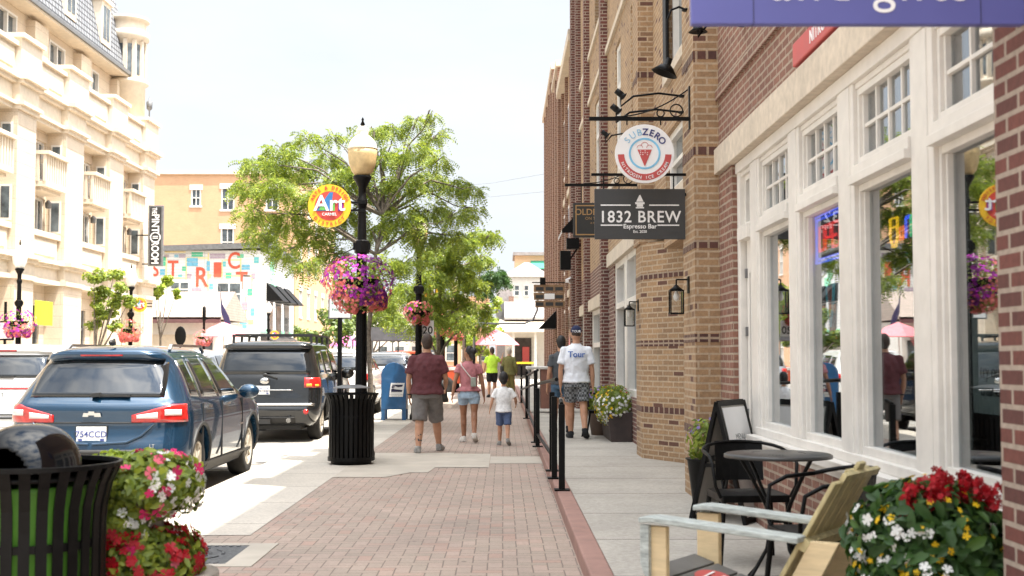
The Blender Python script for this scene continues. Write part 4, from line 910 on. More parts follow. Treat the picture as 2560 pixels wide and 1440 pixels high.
# ---------------- bistro table and chairs ----------------
mtab = pbr('bistro_grey', (.045,.043,.04), .35, var=.2, sc=15)
T = thing('bistro_table', 'round dark metal bistro table with perforated top in front of the window sill', 'table', (1.60, 7.38, .115))
m_ = MB().lathe([(.0,.745),(.30,.745),(.312,.738),(.312,.722),(.30,.722),(.0,.735)], n=48); m_.build('tabletop', mtab, T)
m_ = MB()
for k in range(3):
    for j in range(5): m_.lathe([(.006,.7455),(.006,.7465)], (.16*math.cos(k*2.1+j*.12), .16*math.sin(k*2.1+j*.12), 0), 6)
m_.build('perforation', ink, T)
for k in range(4):
    a = k*math.pi/2+.5; d = (math.cos(a), math.sin(a))
    MB().tube([(d[0]*r_, d[1]*r_, z) for r_, z in ((.28,.73),(.20,.62),(.10,.46),(.055,.36),(.09,.2),(.20,.06),(.27,0))], .011, 8).build('leg', MT['blk'], T)
MB().lathe([(.06,.35),(.07,.36),(.06,.375)], n=16).build('leg_ring', MT['blk'], T)
def chair():
    T = thing('cafe_chair', 'chair', 'chair', (0,0,0))   # faces local -y
    m_ = MB().bx(-.21,.21,-.22,.20,.43,.445)
    m_.bx(-.21,.21,-.225,-.205,.40,.445).bx(-.21,.21,.18,.2,.40,.445).bx(-.215,-.195,-.22,.20,.40,.445).bx(.195,.215,-.22,.20,.40,.445); m_.build('seat', MT['blk'], T, bevel=.004)
    for sx in (-1,1):
        MB().tube([(sx*.20,-.20,.43),(sx*.235,-.24,0)], [.017,.013], 8).build('leg', MT['blk'], T)
        MB().tube([(sx*.20,.18,.43),(sx*.235,.25,0)], [.017,.013], 8).build('leg', MT['blk'], T)
    pts = [(-.22,-.20,.43),(-.255,-.21,.50),(-.27,-.19,.64),(-.27,-.10,.685),(-.27,.05,.70)]
    arc = [(.27*math.cos(a), .05+.20*math.sin(a), .70+.05*math.sin(a)) for a in [math.pi-k*math.pi/10 for k in range(11)]]
    MB().tube(pts+arc+[(-x, y, z) for x, y, z in pts[::-1]], .0115, 8).build('arm_frame', MT['blk'], T)
    vs = []; n = 7
    for z in (.50,.755):
        for k in range(n):
            a = math.pi*(.30+.40*k/(n-1)); rr = .20 if z > .6 else .185
            for o in (0,.006): vs.append((.27*math.cos(a), .05+(rr+o)*math.sin(a)-(0 if z > .6 else .02), z+.0))
    fs = []
    for k in range(n-1):
        a, b = 2*k, 2*(k+1); A_, B_ = a+2*n, b+2*n; fs += [(a,b,B_,A_),(a+1,A_+1,B_+1,b+1),(a,a+1,b+1,b),(A_,B_,B_+1,A_+1)]
    m_ = MB().add(vs, fs+[(0,2*n,2*n+1,1),(2*n-2,2*n-1,4*n-1,4*n-2)]); m_.build('backrest', MT['blk'], T)
    for sx in (-1,1): MB().tube([(sx*.11,.19,.44),(sx*.11,.225,.52)], .008, 6).build('back_support', MT['blk'], T)
    return T
ch = chair(); ch.location = (1.56, 8.12, .115); ch.rotation_euler = (0,0,R(4)); ch['label'] = 'black metal armchair on the far side of the round bistro table'; ch['group'] = 'black metal cafe chairs'
dup(ch, (1.60, 6.34, .115), R(-84), 'black metal armchair behind the yellow wooden lounge chair', 'black metal cafe chairs')
dup(ch, (1.56, 20.6, .115), R(95), 'small black metal chair by the flower box past the gold pier', 'black metal cafe chairs')
# ---------------- adirondack chair ----------------
T = thing('adirondack_chair', 'pale yellow adirondack chair with worn grey green arms and a red emblem on its seat', 'lounge chair', (1.075, 5.56, .115), math.atan2(.56, -.83))
cream = pbr('cream_wood', (.74,.57,.33), .6, var=.10, sc=5, scale=(1,6,6), bmp=.15, bsc=30, var2=.1); worn = pbr('worn_paint', (.43,.46,.43), .65, var=.25, sc=16, scale=(1,5,5), bmp=.2); oliv = pbr('olive_slat', (.60,.50,.26), .6, var=.18, sc=8, scale=(5,5,.7), bmp=.2, var2=.2); sgrey = pbr('seat_grey', (.13,.125,.115), .6, var=.12)
for sy in (-1,1):
    y0 = sy*.27
    MB().prism([(-.345,.555),(.32,.592),(.375,.587),(.375,.612),(.32,.619),(-.345,.58)], 'y', y0-.055, y0+.055).build('armrest', worn, T, bevel=.006)
    MB().bx(.26,.37,y0-.018,y0+.018,0,.575).build('front_leg', cream, T, bevel=.004)
    MB().prism([(.33,.30),(.37,.42),(.37,.58),(.33,.58)], 'y', y0+sy*.02, y0+sy*.045).build('arm_bracket', worn, T)
    MB().prism([(.36,.36),(.36,.24),(-.30,.0),(-.52,.0),(-.30,.10)], 'y', sy*.225-.018, sy*.225+.018).build('stringer', cream, T, bevel=.004)
    MB().prism([(-.22,.06),(-.10,.06),(-.37,.56),(-.49,.56)], 'y', sy*.232-.016, sy*.232+.016).build('back_post', cream, T, bevel=.004)
for k in range(5):
    x = .33-k*.115; z = .36-k*.035
    o = MB().bar((x,-.245,z),(x,.245,z),.108,.02,up=(-.3,0,1)).build('seat_slat', sgrey, T, bevel=.004)
for k in range(5):
    y = -.19+k*.095; h = .80-.03*abs(k-2)**1.5
    p0 = Vector((-.12,y,.20)); d = Vector((-.50,0,.866)).normalized(); MB().bar(p0, p0+d*(h*.965), .086, .019, up=(.866,0,.5)).build('back_slat', oliv, T, bevel=.004)
MB().bar((-.345,-.25,.54),(-.345,.25,.54),.05,.03,up=(.866,0,.5)).bar((-.50,-.22,.82),(-.50,.22,.82),.03,.02,up=(.866,0,.5)).each('back_rail', oliv, T)
m_ = MB()
for k in range(20):
    t0, t1 = 2*math.pi*k/20, 2*math.pi*(k+1)/20; c = Vector((.17,0,.328))
    pp = lambda t, s_: c+Vector((.075*s_*math.cos(t), .12*s_*math.sin(t), .023*s_*math.cos(t)))
    m_.add([pp(t0,1),pp(t1,1),pp(t1,.05),pp(t0,.05)], [(0,1,2,3)])
m_.build('emblem', mred, T, fix=False)
MB().bar((.20,-.07,.340),(.19,.07,.337),.012,.002).bar((.15,-.08,.325),(.145,.06,.324),.012,.002).each('emblem_stripe', white_s, T)
# ---------------- cars ----------------
def lerp_t(tab, z):
    if z <= tab[0][0]: return tab[0][1]
    for (a, p), (b, q) in zip(tab, tab[1:]):
        if z <= b:
            t = (z-a)/(b-a); return p+(q-p)*t
    return tab[-1][1]
class Body:
    """car skin: outline per height, rear at y=0, nose at y=+length"""
    def __init__(s, hw, yr, yf, rr=.28, rf=.45, bow=.10): s.hw, s.yr, s.yf, s.rr, s.rf, s.bow = hw, yr, yf, rr, rf, bow
    def sec(s, z):
        return lerp_t(s.hw, z), lerp_t(s.yr, z), lerp_t(s.yf, z)
    def S(s, q, z, off=0):
        """q>=0: metres right from the rear centre; q<0 mirrored"""
        sg = 1 if q >= 0 else -1; q = abs(q); hw, yr, yf = s.sec(z); hw += off; yr -= off; yf += off
        rr = min(s.rr, hw*.6); rf = min(s.rf, hw*.6); w0 = hw-rr; la = rr*math.pi/2; ls = (yf-rf)-(yr+rr)
        def bow(x): return s.bow*(x/hw)**2
        b1 = bow(w0)
        if q <= w0: x, y = q, yr+bow(q)
        elif q <= w0+la:
            a = (q-w0)/rr; x = w0+rr*math.sin(a); y = yr+b1*(1-a/(math.pi/2)*.0)+rr*(1-math.cos(a))
        elif q <= w0+la+ls-b1:
            x = hw; y = yr+b1+rr+(q-w0-la)
        else:
            a = min((q-(w0+la+ls-b1))/rf, math.pi/2); x = hw-rf*(1-math.cos(a)); y = yf-rf+rf*math.sin(a)
            if a >= math.pi/2:
                e = q-(w0+la+ls-b1)-rf*math.pi/2; x = max(0, hw-rf-e); y = yf+.06*(1-(x/hw)**2)
        return Vector((sg*x, y, z))
    def ring(s, z, n1=5, n2=5, n3=22, n4=5, n5=4):
        hw, yr, yf = s.sec(z); rr = min(s.rr, hw*.6); rf = min(s.rf, hw*.6); w0 = hw-rr; la = rr*math.pi/2; b1 = s.bow*(w0/hw)**2; ls = yf-rf-yr-rr-b1
        q = [w0*(i+.5)/n1 for i in range(n1)]+[w0+la*i/n2 for i in range(n2)]+[w0+la+ls*i/n3 for i in range(n3)]+[w0+la+ls+rf*math.pi/2*i/n4 for i in range(n4)]+[w0+la+ls+rf*math.pi/2+(hw-rf)*(i+.25)/n5 for i in range(n5)]
        rgt = [s.S(a, z) for a in q]
        return rgt+[Vector((-p.x, p.y, p.z)) for p in rgt[::-1]]
    def mesh(s, zs):
        m = MB(); m.loft([s.ring(z) for z in zs]); return m
    def patch(s, q0, q1, zlo, zhi, off, m, n=14, k=6, th=.012, mat=0):
        zl = zlo if callable(zlo) else (lambda t: zlo); zh = zhi if callable(zhi) else (lambda t: zhi)
        vs = []
        for j in range(k+1):
            for i in range(n+1):
                t = i/n; q = q0+(q1-q0)*t; z = zl(t)+(zh(t)-zl(t))*j/k; vs.append(s.S(q, z, off))
        vi = len(vs)
        for j in range(k+1):
            for i in range(n+1):
                t = i/n; q = q0+(q1-q0)*t; z = zl(t)+(zh(t)-zl(t))*j/k; vs.append(s.S(q, z, off-th))
        W = n+1; fs = [(j*W+i, j*W+i+1, (j+1)*W+i+1, (j+1)*W+i) for j in range(k) for i in range(n)]
        edge = [i for i in range(W)]+[(j)*W+n for j in range(1, k+1)]+[k*W+i for i in range(n-1, -1, -1)]+[j*W for j in range(k-1, 0, -1)]
        fs += [(a, b, b+vi, a+vi) for a, b in zip(edge, edge[1:]+edge[:1])]
        return m.add(vs, fs, mat, True)
    def sidequad(s, sg, ys, zs, off, m, th=.01, mat=0, sub=6):
        """window on the flank, corner list (y,z) quad lower-rear, lower-front, upper-front, upper-rear"""
        (a, b, c, d) = [Vector((y, z, 0)) for y, z in zip(ys, zs)]
        vs = []
        for o in (off, off-th):
            for j in range(sub+1):
                for i in range(sub+1):
                    u, v = i/sub, j/sub; p = (a*(1-u)+b*u)*(1-v)+(d*(1-u)+c*u)*v
                    hw = s.sec(p.y)[0]; vs.append(Vector((sg*(hw+o), p.x, p.y)))
        W = sub+1; n = W*W; fs = [(j*W+i, j*W+i+1, (j+1)*W+i+1, (j+1)*W+i) for j in range(sub) for i in range(sub)]
        edge = [i for i in range(W)]+[j*W+sub for j in range(1, W)]+[sub*W+i for i in range(sub-1, -1, -1)]+[j*W for j in range(sub-1, 0, -1)]
        fs += [(p, q, q+n, p+n) for p, q in zip(edge, edge[1:]+edge[:1])]
        return m.add(vs, fs, mat, True)
def carpaint(name, c, fl=.3, rough=.25):
    m, nt, b = newmat(name); b.inputs['Base Color'].default_value = rgba(c); b.inputs['Metallic'].default_value = fl; b.inputs['Roughness'].default_value = rough
    b.inputs['Coat Weight'].default_value = 1; b.inputs['Coat Roughness'].default_value = .03
    n = noise(nt, coords(nt, 'Object'), 3, 4); nt.links.new(ramp(nt, n, [(.3, tuple(x*.9 for x in c)), (.7, c)]), b.inputs['Base Color']); return m
mtyre = pbr('tyre_rubber', (.022,.020,.018), .85, var=.3, sc=10, bmp=.2); mrim = pbr('alloy', (.55,.50,.42), .35, metal=.25, var=.1)
mcglass = pbr('tinted_glass', (.010,.012,.014), .03, var=.3, sc=2, spec=.6, coat=.5); mtrim = pbr('black_plastic', (.022,.021,.02), .55, var=.15, sc=20)
mlight = pbr('red_lens', (.48,.012,.01), .12, var=.25, sc=14, coat=1); mclear = pbr('clear_lens', (.62,.58,.56), .12, var=.1, coat=1); mchrome = pbr('chrome', (.62,.60,.57), .16, metal=.95, var=.05)
mplate = pbr('plate_white', (.72,.72,.70), .5, var=.03); mamber = pbr('amber', (.75,.3,.03), .2)
def wheel(T, x, y, r_, wd, sg, rim=mrim, spokes=5):
    o = bpy.data.objects.new('wheel', None); COL.objects.link(o); o.parent = T; o.location = (x, y, r_); o.rotation_euler = (0, R(90)*sg, 0)
    MB().lathe([(r_*.62,-wd/2),(r_*.93,-wd/2),(r_,-wd*.36),(r_,wd*.36),(r_*.94,wd/2),(r_*.68,wd/2+.006),(r_*.64,wd*.35),(r_*.62,-wd/2)], n=40).build('tyre', mtyre, o)
    m_ = MB().lathe([(r_*.63,wd*.30),(r_*.67,wd/2),(r_*.63,wd/2+.004),(r_*.60,wd*.36),(r_*.60,-.02),(.0,-.02)], n=40)
    for k in range(spokes):
        for dd in (-.10, .10):
            a = 2*math.pi*k/spokes+dd; a2 = 2*math.pi*k/spokes+dd*2.2; m_.bar((.04*math.cos(a), .04*math.sin(a), wd*.40), (r_*.61*math.cos(a2), r_*.61*math.sin(a2), wd*.38), .028, .03, up=(0,0,1))
    m_.lathe([(.07,wd*.30),(.065,wd*.46),(.0,wd*.48)], n=14); m_.build('rim', rim, o)
    return o
def cutbody(o, cuts):
    for c in cuts:
        me = c.build('cut', mtrim); q = o.modifiers.new('x', 'BOOLEAN'); q.object = me; q.solver = 'EXACT'; q.operation = 'DIFFERENCE'
    dg = bpy.context.evaluated_depsgraph_get(); dg.update(); ev = o.evaluated_get(dg); nm = bpy.data.meshes.new_from_object(ev)
    for q in list(o.modifiers): 
        bpy.data.objects.remove(q.object); 
    o.modifiers.clear(); o.data = nm
def suv(name, label, loc, rz, B, L, axle, wr, paint, zs, roof, plate, group='parked and passing vehicles', extra=None, front=False, wx=None, glassz=(1.12,1.52), pill=None, rimm=mrim, spokes=5, parts=True):
    T = thing(name, label, 'car', loc, rz, group)
    o = B.mesh(zs).build('body', paint, T); cuts = []
    for y in axle:
        c = MB(); 
        for sg in (-1, 1):
            xs = sorted((sg*.60, sg*1.2)); n = 28; poly = [(y+(wr+.055)*math.cos(2*math.pi*k/n), wr+(wr+.055)*math.sin(2*math.pi*k/n)) for k in range(n)]; c.prism(poly, 'x', xs[0], xs[1])
        cuts.append(c)
    T.rotation_euler = (0,0,0); T.location = (0,0,0); bpy.context.view_layer.update(); cutbody(o, cuts); T.location = loc; T.rotation_euler = (0,0,rz)
    MB().bx(-.62,.62,.3,L-.3,.22,.75).build('underbody', mtrim, T)
    hx = B.sec(.4)[0]
    for y in axle:
        for sg in (-1, 1): wheel(T, sg*(hx-.13), y, wr, .22, sg, rimm, spokes)
        for sg in (-1, 1):
            m_ = MB(); pts = [(sg*(B.sec(max(.25, wr+(wr+.075)*math.sin(a)))[0]-.004), y+(wr+.075)*math.cos(a), wr+(wr+.075)*math.sin(a)) for a in [math.pi*(k/16)*1.10-.16 for k in range(17)]]; m_.tube(pts, .022, 6); m_.build('arch_trim', mtrim, T)
    if extra: extra(T, B)
    return T
def plate(T, x, y, z, txt, w_=.305, h=.155, tilt=0):
    o = MB().bx(x-w_/2-.01,x+w_/2+.01,y-.004,y+.02,z-.01,z+h+.01).build('plate_frame', mtrim, T)
    MB().bx(x-w_/2,x+w_/2,y-.010,y-.004,z,z+h).build('number_plate', mplate, o)
    m_ = MB().text(txt, (x,y-.012,z+.048), (1,0,0), (0,0,1), .088, .003, bold=.01).bx(x-w_/2+.02,x-w_/2+.06,y-.012,y-.01,z+.008,z+.03).bx(x+w_/2-.06,x+w_/2-.02,y-.012,y-.01,z+.008,z+.03); m_.build('plate_lettering', pbr('plate_ink', (.06,.08,.25), .5), o)
# blue SUV
BB = Body([(.22,.80),(.35,.88),(.55,.915),(.85,.925),(1.02,.905),(1.10,.875),(1.30,.78),(1.50,.665),(1.58,.58),(1.63,.45),(1.655,.26),(1.66,.1)],
          [(.22,.10),(.35,.02),(.55,.0),(.66,.03),(.75,.06),(.95,.05),(1.02,.04),(1.08,.12),(1.30,.27),(1.48,.40),(1.54,.36),(1.58,.34),(1.63,.55),(1.655,1.0),(1.66,1.4)],
          [(.22,4.45),(.40,4.60),(.70,4.62),(.90,4.50),(1.00,4.20),(1.06,3.75),(1.12,3.42),(1.30,3.08),(1.50,2.72),(1.58,2.52),(1.63,2.25),(1.655,1.9),(1.66,1.7)], .30, .50, .12)
ZB = [.22,.30,.40,.50,.60,.66,.70,.78,.88,.96,1.02,1.06,1.10,1.16,1.24,1.32,1.40,1.48,1.52,1.55,1.58,1.61,1.63,1.645,1.655,1.66]
def winset(T, B, ws, off=.004, frame=None, nm='side_window'):
    for sg in (-1, 1):
        for ys, zs in ws:
            m_ = MB(); B.sidequad(sg, ys, zs, off, m_); m_.build(nm, mcglass, T)
        if frame:
            for ys, zs in ws:
                m_ = MB(); c = (sum(ys)/4, sum(zs)/4); f = lambda v, c_, k: [c_+(a-c_)*k for a in v]
                ye = [y+(.035 if y > c[0] else -.035) for y in ys]; ze = [z+(.03 if z > c[1] else -.03) for z in zs]
                B.sidequad(sg, ye, ze, off-.003, m_); m_.build('window_surround', frame, T)
def blue_x(T, B):
    m_ = MB(); B.patch(-.70, .70, lambda t: 1.115+.0*t, lambda t: 1.50-.03*abs(2*t-1)**3, .006, m_, 24, 8); m_.build('rear_window', mcglass, T)
    m_ = MB(); B.patch(-.66, .66, 1.50, 1.565, .035, m_, 20, 3, .05); m_.build('roof_spoiler', B_paint, T)
    m_ = MB(); B.patch(-.22, .22, 1.535, 1.55, .045, m_, 8, 2, .02); m_.build('brake_light', mlight, T)
    for sg in (-1, 1):
        m_ = MB(); B.patch(sg*.40, sg*1.02, lambda t: .855+.0*t, lambda t: .93+.11*min(1, t*1.6), .010, m_, 18, 5, .02); Lt = m_.build('tail_light', mlight, T)
        m_ = MB(); B.patch(sg*.45, sg*.66, lambda t: .895, lambda t: .93+.03*t, .015, m_, 8, 3); B.patch(sg*.73, sg*.92, .925, lambda t: .985, .015, m_, 8, 3); m_.build('reversing_lens', mclear, Lt)
        m_ = MB(); B.patch(sg*.60, sg*.95, .50, .525, .008, m_, 8, 2); m_.build('reflector', mlight, T)
    m_ = MB(); B.patch(-.50, .50, .845, .86, .008, m_, 16, 2); m_.build('tailgate_strip', mtrim, T)
    m_ = MB(); B.patch(-.98, .98, .22, .44, .012, m_, 30, 4, .03); m_.build('bumper_cladding', mtrim, T)
    m_ = MB(); B.patch(-.85, .85, .44, .475, .022, m_, 30, 2, .03); m_.build('bumper_strip', mchrome, T)
    m_ = MB()
    for sg in (-1, 1):   # pressed contour around the plate recess
        m_.tube([B.S(sg*.62, .845, .01), B.S(sg*.50, .72, .012), B.S(sg*.36, .655, .012), B.S(sg*.02, .635, .012)], .016, 6)
    m_.build('tailgate_crease', B_paint, T)
    m_ = MB(); m_.tube([B.S(-.78,.565,.004), B.S(.78,.565,.004)], .008, 5); B.patch(-.55, .55, .53, .58, .004, m_, 12, 2); m_.build('bumper_gap', mtrim, T)
    plate(T, 0, .045, .66, '754CCD')
    m_ = MB().prism([(-.09,.915),(-.03,.915),(-.03,.93),(.03,.93),(.03,.915),(.10,.915),(.09,.955),(.03,.955),(.03,.97),(-.03,.97),(-.03,.955),(-.08,.955)], 'y', .025, .045); m_.build('emblem', mchrome, T)
    MB().text('LT', (.62, .045, .60), (1,0,0), (0,0,1), .05, .01).build('badge_lettering', mchrome, T)
    m_ = MB().bar(B.S(.0,1.135,.035), B.S(.36,1.125,.03), .03, .018).bar(B.S(-.03,1.13,.02), B.S(.06,1.14,.05), .05, .04); m_.build('rear_wiper', mtrim, T)
    winset(T, B, [((.62,.95,1.05,.74),(1.14,1.12,1.48,1.46)), ((1.08,1.85,1.85,1.20),(1.12,1.10,1.52,1.51)), ((1.93,2.95,2.45,1.93),(1.10,1.10,1.48,1.52))], .005, mchrome)
    for sg in (-1, 1):
        m_ = MB().bar((sg*.55,1.0,1.655),(sg*.53,2.4,1.655),.03,.03).bar((sg*.55,1.0,1.655),(sg*.56,.9,1.60),.03,.03).bar((sg*.53,2.4,1.655),(sg*.54,2.5,1.58),.03,.03); m_.build('roof_rail', mchrome, T)
        MB().ell((sg*1.02, 2.95, 1.10), (.13,.08,.09), 12, 8).build('side_mirror', B_paint, T)
        m_ = MB().bar((sg*.925,1.15,.98),(sg*.925,1.32,.985),.03,.03).bar((sg*.925,2.1,.98),(sg*.925,2.27,.985),.03,.03); m_.each('door_handle', mchrome, T)
        m_ = MB()
        for y in (.98, 1.92, 3.05): m_.bx(sg*.905, sg*.9275, y-.004, y+.004, .38, 1.02)
        m_.each('door_gap', mtrim, T)
        m_ = MB(); B.sidequad(sg, (.85,3.75,3.75,.85), (.24,.24,.36,.36), .008, m_); m_.build('sill_cladding', mtrim, T)
        MB().bx(sg*.90, sg*.93, 2.9, 3.1, .69, .71).build('side_badge', mchrome, T)
        for k, y in enumerate((4.45,)): MB().ell((sg*.62,4.48,.78), (.2,.12,.07), 12, 8).build('headlight', mclear, T)
    m_ = MB(); m_.tube([(.05,.62,1.66),(.05,.58,1.72)], .012, 6).ell((.05,.52,1.68), (.03,.09,.035), 10, 6); m_.build('roof_antenna', mtrim, T)
B_paint = carpaint('blue_paint', (.005,.036,.078), .4, .25)
suv('parked_car', 'dark blue five door SUV parked at the kerb, seen from behind', (-4.22, 12.95, -.105), 0, BB, 4.65, (.96, 3.69), .365, B_paint, ZB, None, None, extra=blue_x)
# black SUV (boxier, roof rack)
BK = Body([(.30,.84),(.45,.93),(.70,.975),(.95,.98),(1.12,.96),(1.20,.93),(1.45,.87),(1.68,.80),(1.76,.76),(1.80,.66),(1.83,.40),(1.835,.1)],
          [(.30,.12),(.45,.02),(.62,.0),(.68,.05),(.95,.06),(1.15,.09),(1.45,.18),(1.68,.27),(1.76,.25),(1.80,.40),(1.83,.9),(1.835,1.3)],
          [(.30,4.85),(.55,5.02),(.95,5.00),(1.10,4.80),(1.18,3.95),(1.24,3.70),(1.45,3.35),(1.68,2.98),(1.76,2.8),(1.80,2.5),(1.83,2.1),(1.835,1.8)], .22, .45, .07)
ZK = [.30,.38,.46,.56,.62,.66,.72,.82,.92,1.02,1.10,1.15,1.20,1.28,1.38,1.48,1.58,1.68,1.73,1.76,1.78,1.80,1.815,1.825,1.83,1.835]
K_paint = carpaint('black_paint', (.012,.013,.014), .2, .2)
def black_x(T, B):
    m_ = MB(); B.patch(-.80, .80, 1.22, 1.66, .006, m_, 20, 6); m_.build('rear_window', mcglass, T)
    m_ = MB(); B.patch(-.84, .84, 1.68, 1.75, .06, m_, 16, 3, .06); m_.build('roof_spoiler', K_paint, T)
    for sg in (-1, 1):
        m_ = MB(); B.patch(sg*.70, sg*1.06, .98, lambda t: 1.16, .012, m_, 10, 4, .02); Lt = m_.build('tail_light', mlight, T)
        m_ = MB(); B.patch(sg*.74, sg*.84, 1.0, 1.05, .017, m_, 5, 3); B.patch(sg*.90, sg*.99, 1.0, 1.04, .017, m_, 5, 3); m_.build('reversing_lens', mamber, Lt)
        m_ = MB(); m_.ell(B.S(sg*.74,.55,.0), (.05,.02,.05), 12, 6); m_.build('reflector', mlight, T)
    m_ = MB(); B.patch(-.9, .9, .66, .70, .03, m_, 20, 2, .03); m_.build('bumper_strip', mchrome, T)
    m_ = MB(); B.patch(-.55, .55, .34, .46, .02, m_, 16, 3, .03); m_.build('bumper_cladding', mtrim, T)
    m_ = MB(); B.patch(-.52, .5, .93, .945, .012, m_, 16, 2); m_.build('tailgate_strip', mchrome, T)
    plate(T, -.06, .065, .86, '8UF 18'); MB().ell((-.0,.06,1.10), (.09,.025,.06), 14, 6).build('emblem', mchrome, T)
    m_ = MB().bar(B.S(.0,1.22,.04), B.S(.22,1.15,.05), .04, .02).ell(B.S(.0,1.21,.02), (.04,.02,.03)); m_.build('rear_wiper', mtrim, T)
    m_ = MB().tube([(.45,.0,.40),(.45,-.06,.40)], .045, 12); m_.build('exhaust', mchrome, T)
    MB().bx(-.12,.12,-.05,.1,.34,.42).build('tow_hitch', mtrim, T)
    winset(T, B, [((.55,1.15,1.20,.66),(1.23,1.22,1.64,1.62)), ((1.25,2.10,2.10,1.30),(1.22,1.21,1.67,1.66)), ((2.18,3.30,2.80,2.18),(1.21,1.21,1.64,1.67))], .005)
    for sg in (-1, 1):
        m_ = MB().bar((sg*.72,.75,1.93),(sg*.70,2.9,1.93),.04,.035)
        for y in (.78,1.5,2.2,2.88): m_.bar((sg*.72,y,1.78),(sg*.71,y,1.93),.05,.04)
        m_.build('roof_rail', mtrim, T)
        MB().ell((sg*1.09,3.2,1.20), (.14,.08,.11), 12, 8).build('side_mirror', K_paint, T)
        m_ = MB()
        for y in (1.2,2.14,3.3): m_.bx(sg*.955, sg*.983, y-.004, y+.004, .45, 1.15)
        m_.each('door_gap', mtrim, T)
    m_ = MB()
    for y in (.95,2.4): m_.bar((-.72,y,1.945),(.72,y,1.945),.05,.03)
    m_.each('crossbar', mtrim, T)
suv('parked_car', 'black SUV with roof rails parked ahead of the blue SUV', (-4.28, 22.6, -.105), 0, BK, 5.0, (1.05, 3.90), .38, K_paint, ZK, None, None, extra=black_x)
# white SUV in the driving lane
W_paint = carpaint('white_paint_car', (.78,.77,.75), .0, .3)
BW = Body([(.28,.84),(.45,.93),(.70,.965),(.95,.96),(1.10,.93),(1.18,.90),(1.45,.80),(1.62,.72),(1.70,.62),(1.74,.40),(1.75,.1)],
          [(.28,.10),(.45,.0),(.62,.0),(.95,.05),(1.12,.10),(1.45,.28),(1.60,.38),(1.66,.34),(1.70,.55),(1.74,1.0),(1.75,1.5)],
          [(.28,4.6),(.55,4.75),(.95,4.68),(1.08,4.3),(1.14,3.75),(1.20,3.55),(1.45,3.1),(1.62,2.75),(1.70,2.5),(1.74,2.0),(1.75,1.8)], .26, .45, .10)
ZW = [.28,.38,.48,.58,.68,.78,.88,.98,1.06,1.12,1.18,1.26,1.36,1.46,1.56,1.62,1.66,1.69,1.71,1.73,1.745,1.75]
def white_x(T, B):
    m_ = MB(); B.patch(-.78, .78, 1.20, 1.56, .006, m_, 20, 6); m_.build('rear_window', mcglass, T)
    m_ = MB(); B.patch(-.82, .82, 1.60, 1.665, .04, m_, 16, 3, .05); m_.build('roof_spoiler', W_paint, T); m_ = MB(); B.patch(-.25, .25, 1.61, 1.64, .046, m_, 8, 2); m_.build('brake_light', mlight, T)
    m_ = MB(); B.patch(-.80, .80, 1.02, 1.055, .010, m_, 20, 2); m_.build('light_bar', mlight, T)
    for sg in (-1, 1):
        m_ = MB(); B.patch(sg*.62, sg*1.05, 1.0, lambda t: 1.06+.08*t, .014, m_, 10, 4, .02); m_.build('tail_light', mlight, T)
    m_ = MB(); B.patch(-.95, .95, .28, .46, .02, m_, 20, 3, .03); m_.build('bumper_cladding', mchrome, T)
    m_ = MB(); B.patch(-.85, .85, .56, .59, .02, m_, 20, 2, .03); B.patch(-.85, .85, .62, .64, .02, m_, 20, 2, .03); m_.build('bumper_strip', mtrim, T)
    plate(T, .0, .05, .80, '40RNS'); m_ = MB().bar(B.S(-.05,1.22,.03), B.S(.30,1.22,.04), .04, .02); m_.build('rear_wiper', mtrim, T)
    winset(T, B, [((.62,1.15,1.2,.75),(1.2,1.2,1.54,1.52)), ((1.25,2.1,2.1,1.3),(1.2,1.18,1.58,1.56)), ((2.18,3.2,2.7,2.18),(1.18,1.18,1.55,1.58))])
    for sg in (-1, 1): MB().ell((sg*1.05,3.1,1.18), (.13,.08,.1), 12, 8).build('side_mirror', W_paint, T)
suv('passing_car', 'white SUV with a red light bar cut by the left edge of the picture', (-8.0, 19.8, -.105), 0, BW, 4.75, (1.0, 3.8), .37, W_paint, ZW, None, None, extra=white_x)
# further vehicles
def simple_x(paint):
    def fx(T, B):
        m_ = MB(); B.patch(-.78, .78, 1.20, 1.56, .006, m_, 14, 4); m_.build('rear_window', mcglass, T)
        for sg in (-1, 1):
            m_ = MB(); B.patch(sg*.70, sg*1.02, .95, 1.12, .014, m_, 8, 3, .02); m_.build('tail_light', mlight, T)
            MB().ell((sg*1.05,3.1,1.18), (.13,.08,.1), 12, 8).build('side_mirror', paint, T)
        winset(T, B, [((.62,1.15,1.2,.75),(1.2,1.2,1.54,1.52)), ((1.25,2.1,2.1,1.3),(1.2,1.18,1.58,1.56)), ((2.18,3.2,2.7,2.18),(1.18,1.18,1.55,1.58))])
        plate(T, .0, .05, .80, '21')
    return fx
suv('parked_car', 'white SUV parked behind the big lamp post and blue mailbox', (-4.25, 31.0, -.105), 0, BW, 4.75, (1.0, 3.8), .37, W_paint, ZW, None, None, extra=simple_x(W_paint))
S_paint = carpaint('silver_paint', (.40,.42,.44), .6, .3)
suv('parked_car', 'silver car parked past the white SUV, glimpsed between lamp posts', (-4.25, 46.0, -.105), 0, BW, 4.75, (1.0, 3.8), .37, S_paint, ZW, None, None, extra=simple_x(S_paint))
suv('passing_car', 'pale silver car on the road between the blue and black SUVs', (-8.6, 33.0, -.105), 0, BW, 4.75, (1.0, 3.8), .37, S_paint, ZW, None, None, extra=simple_x(S_paint))
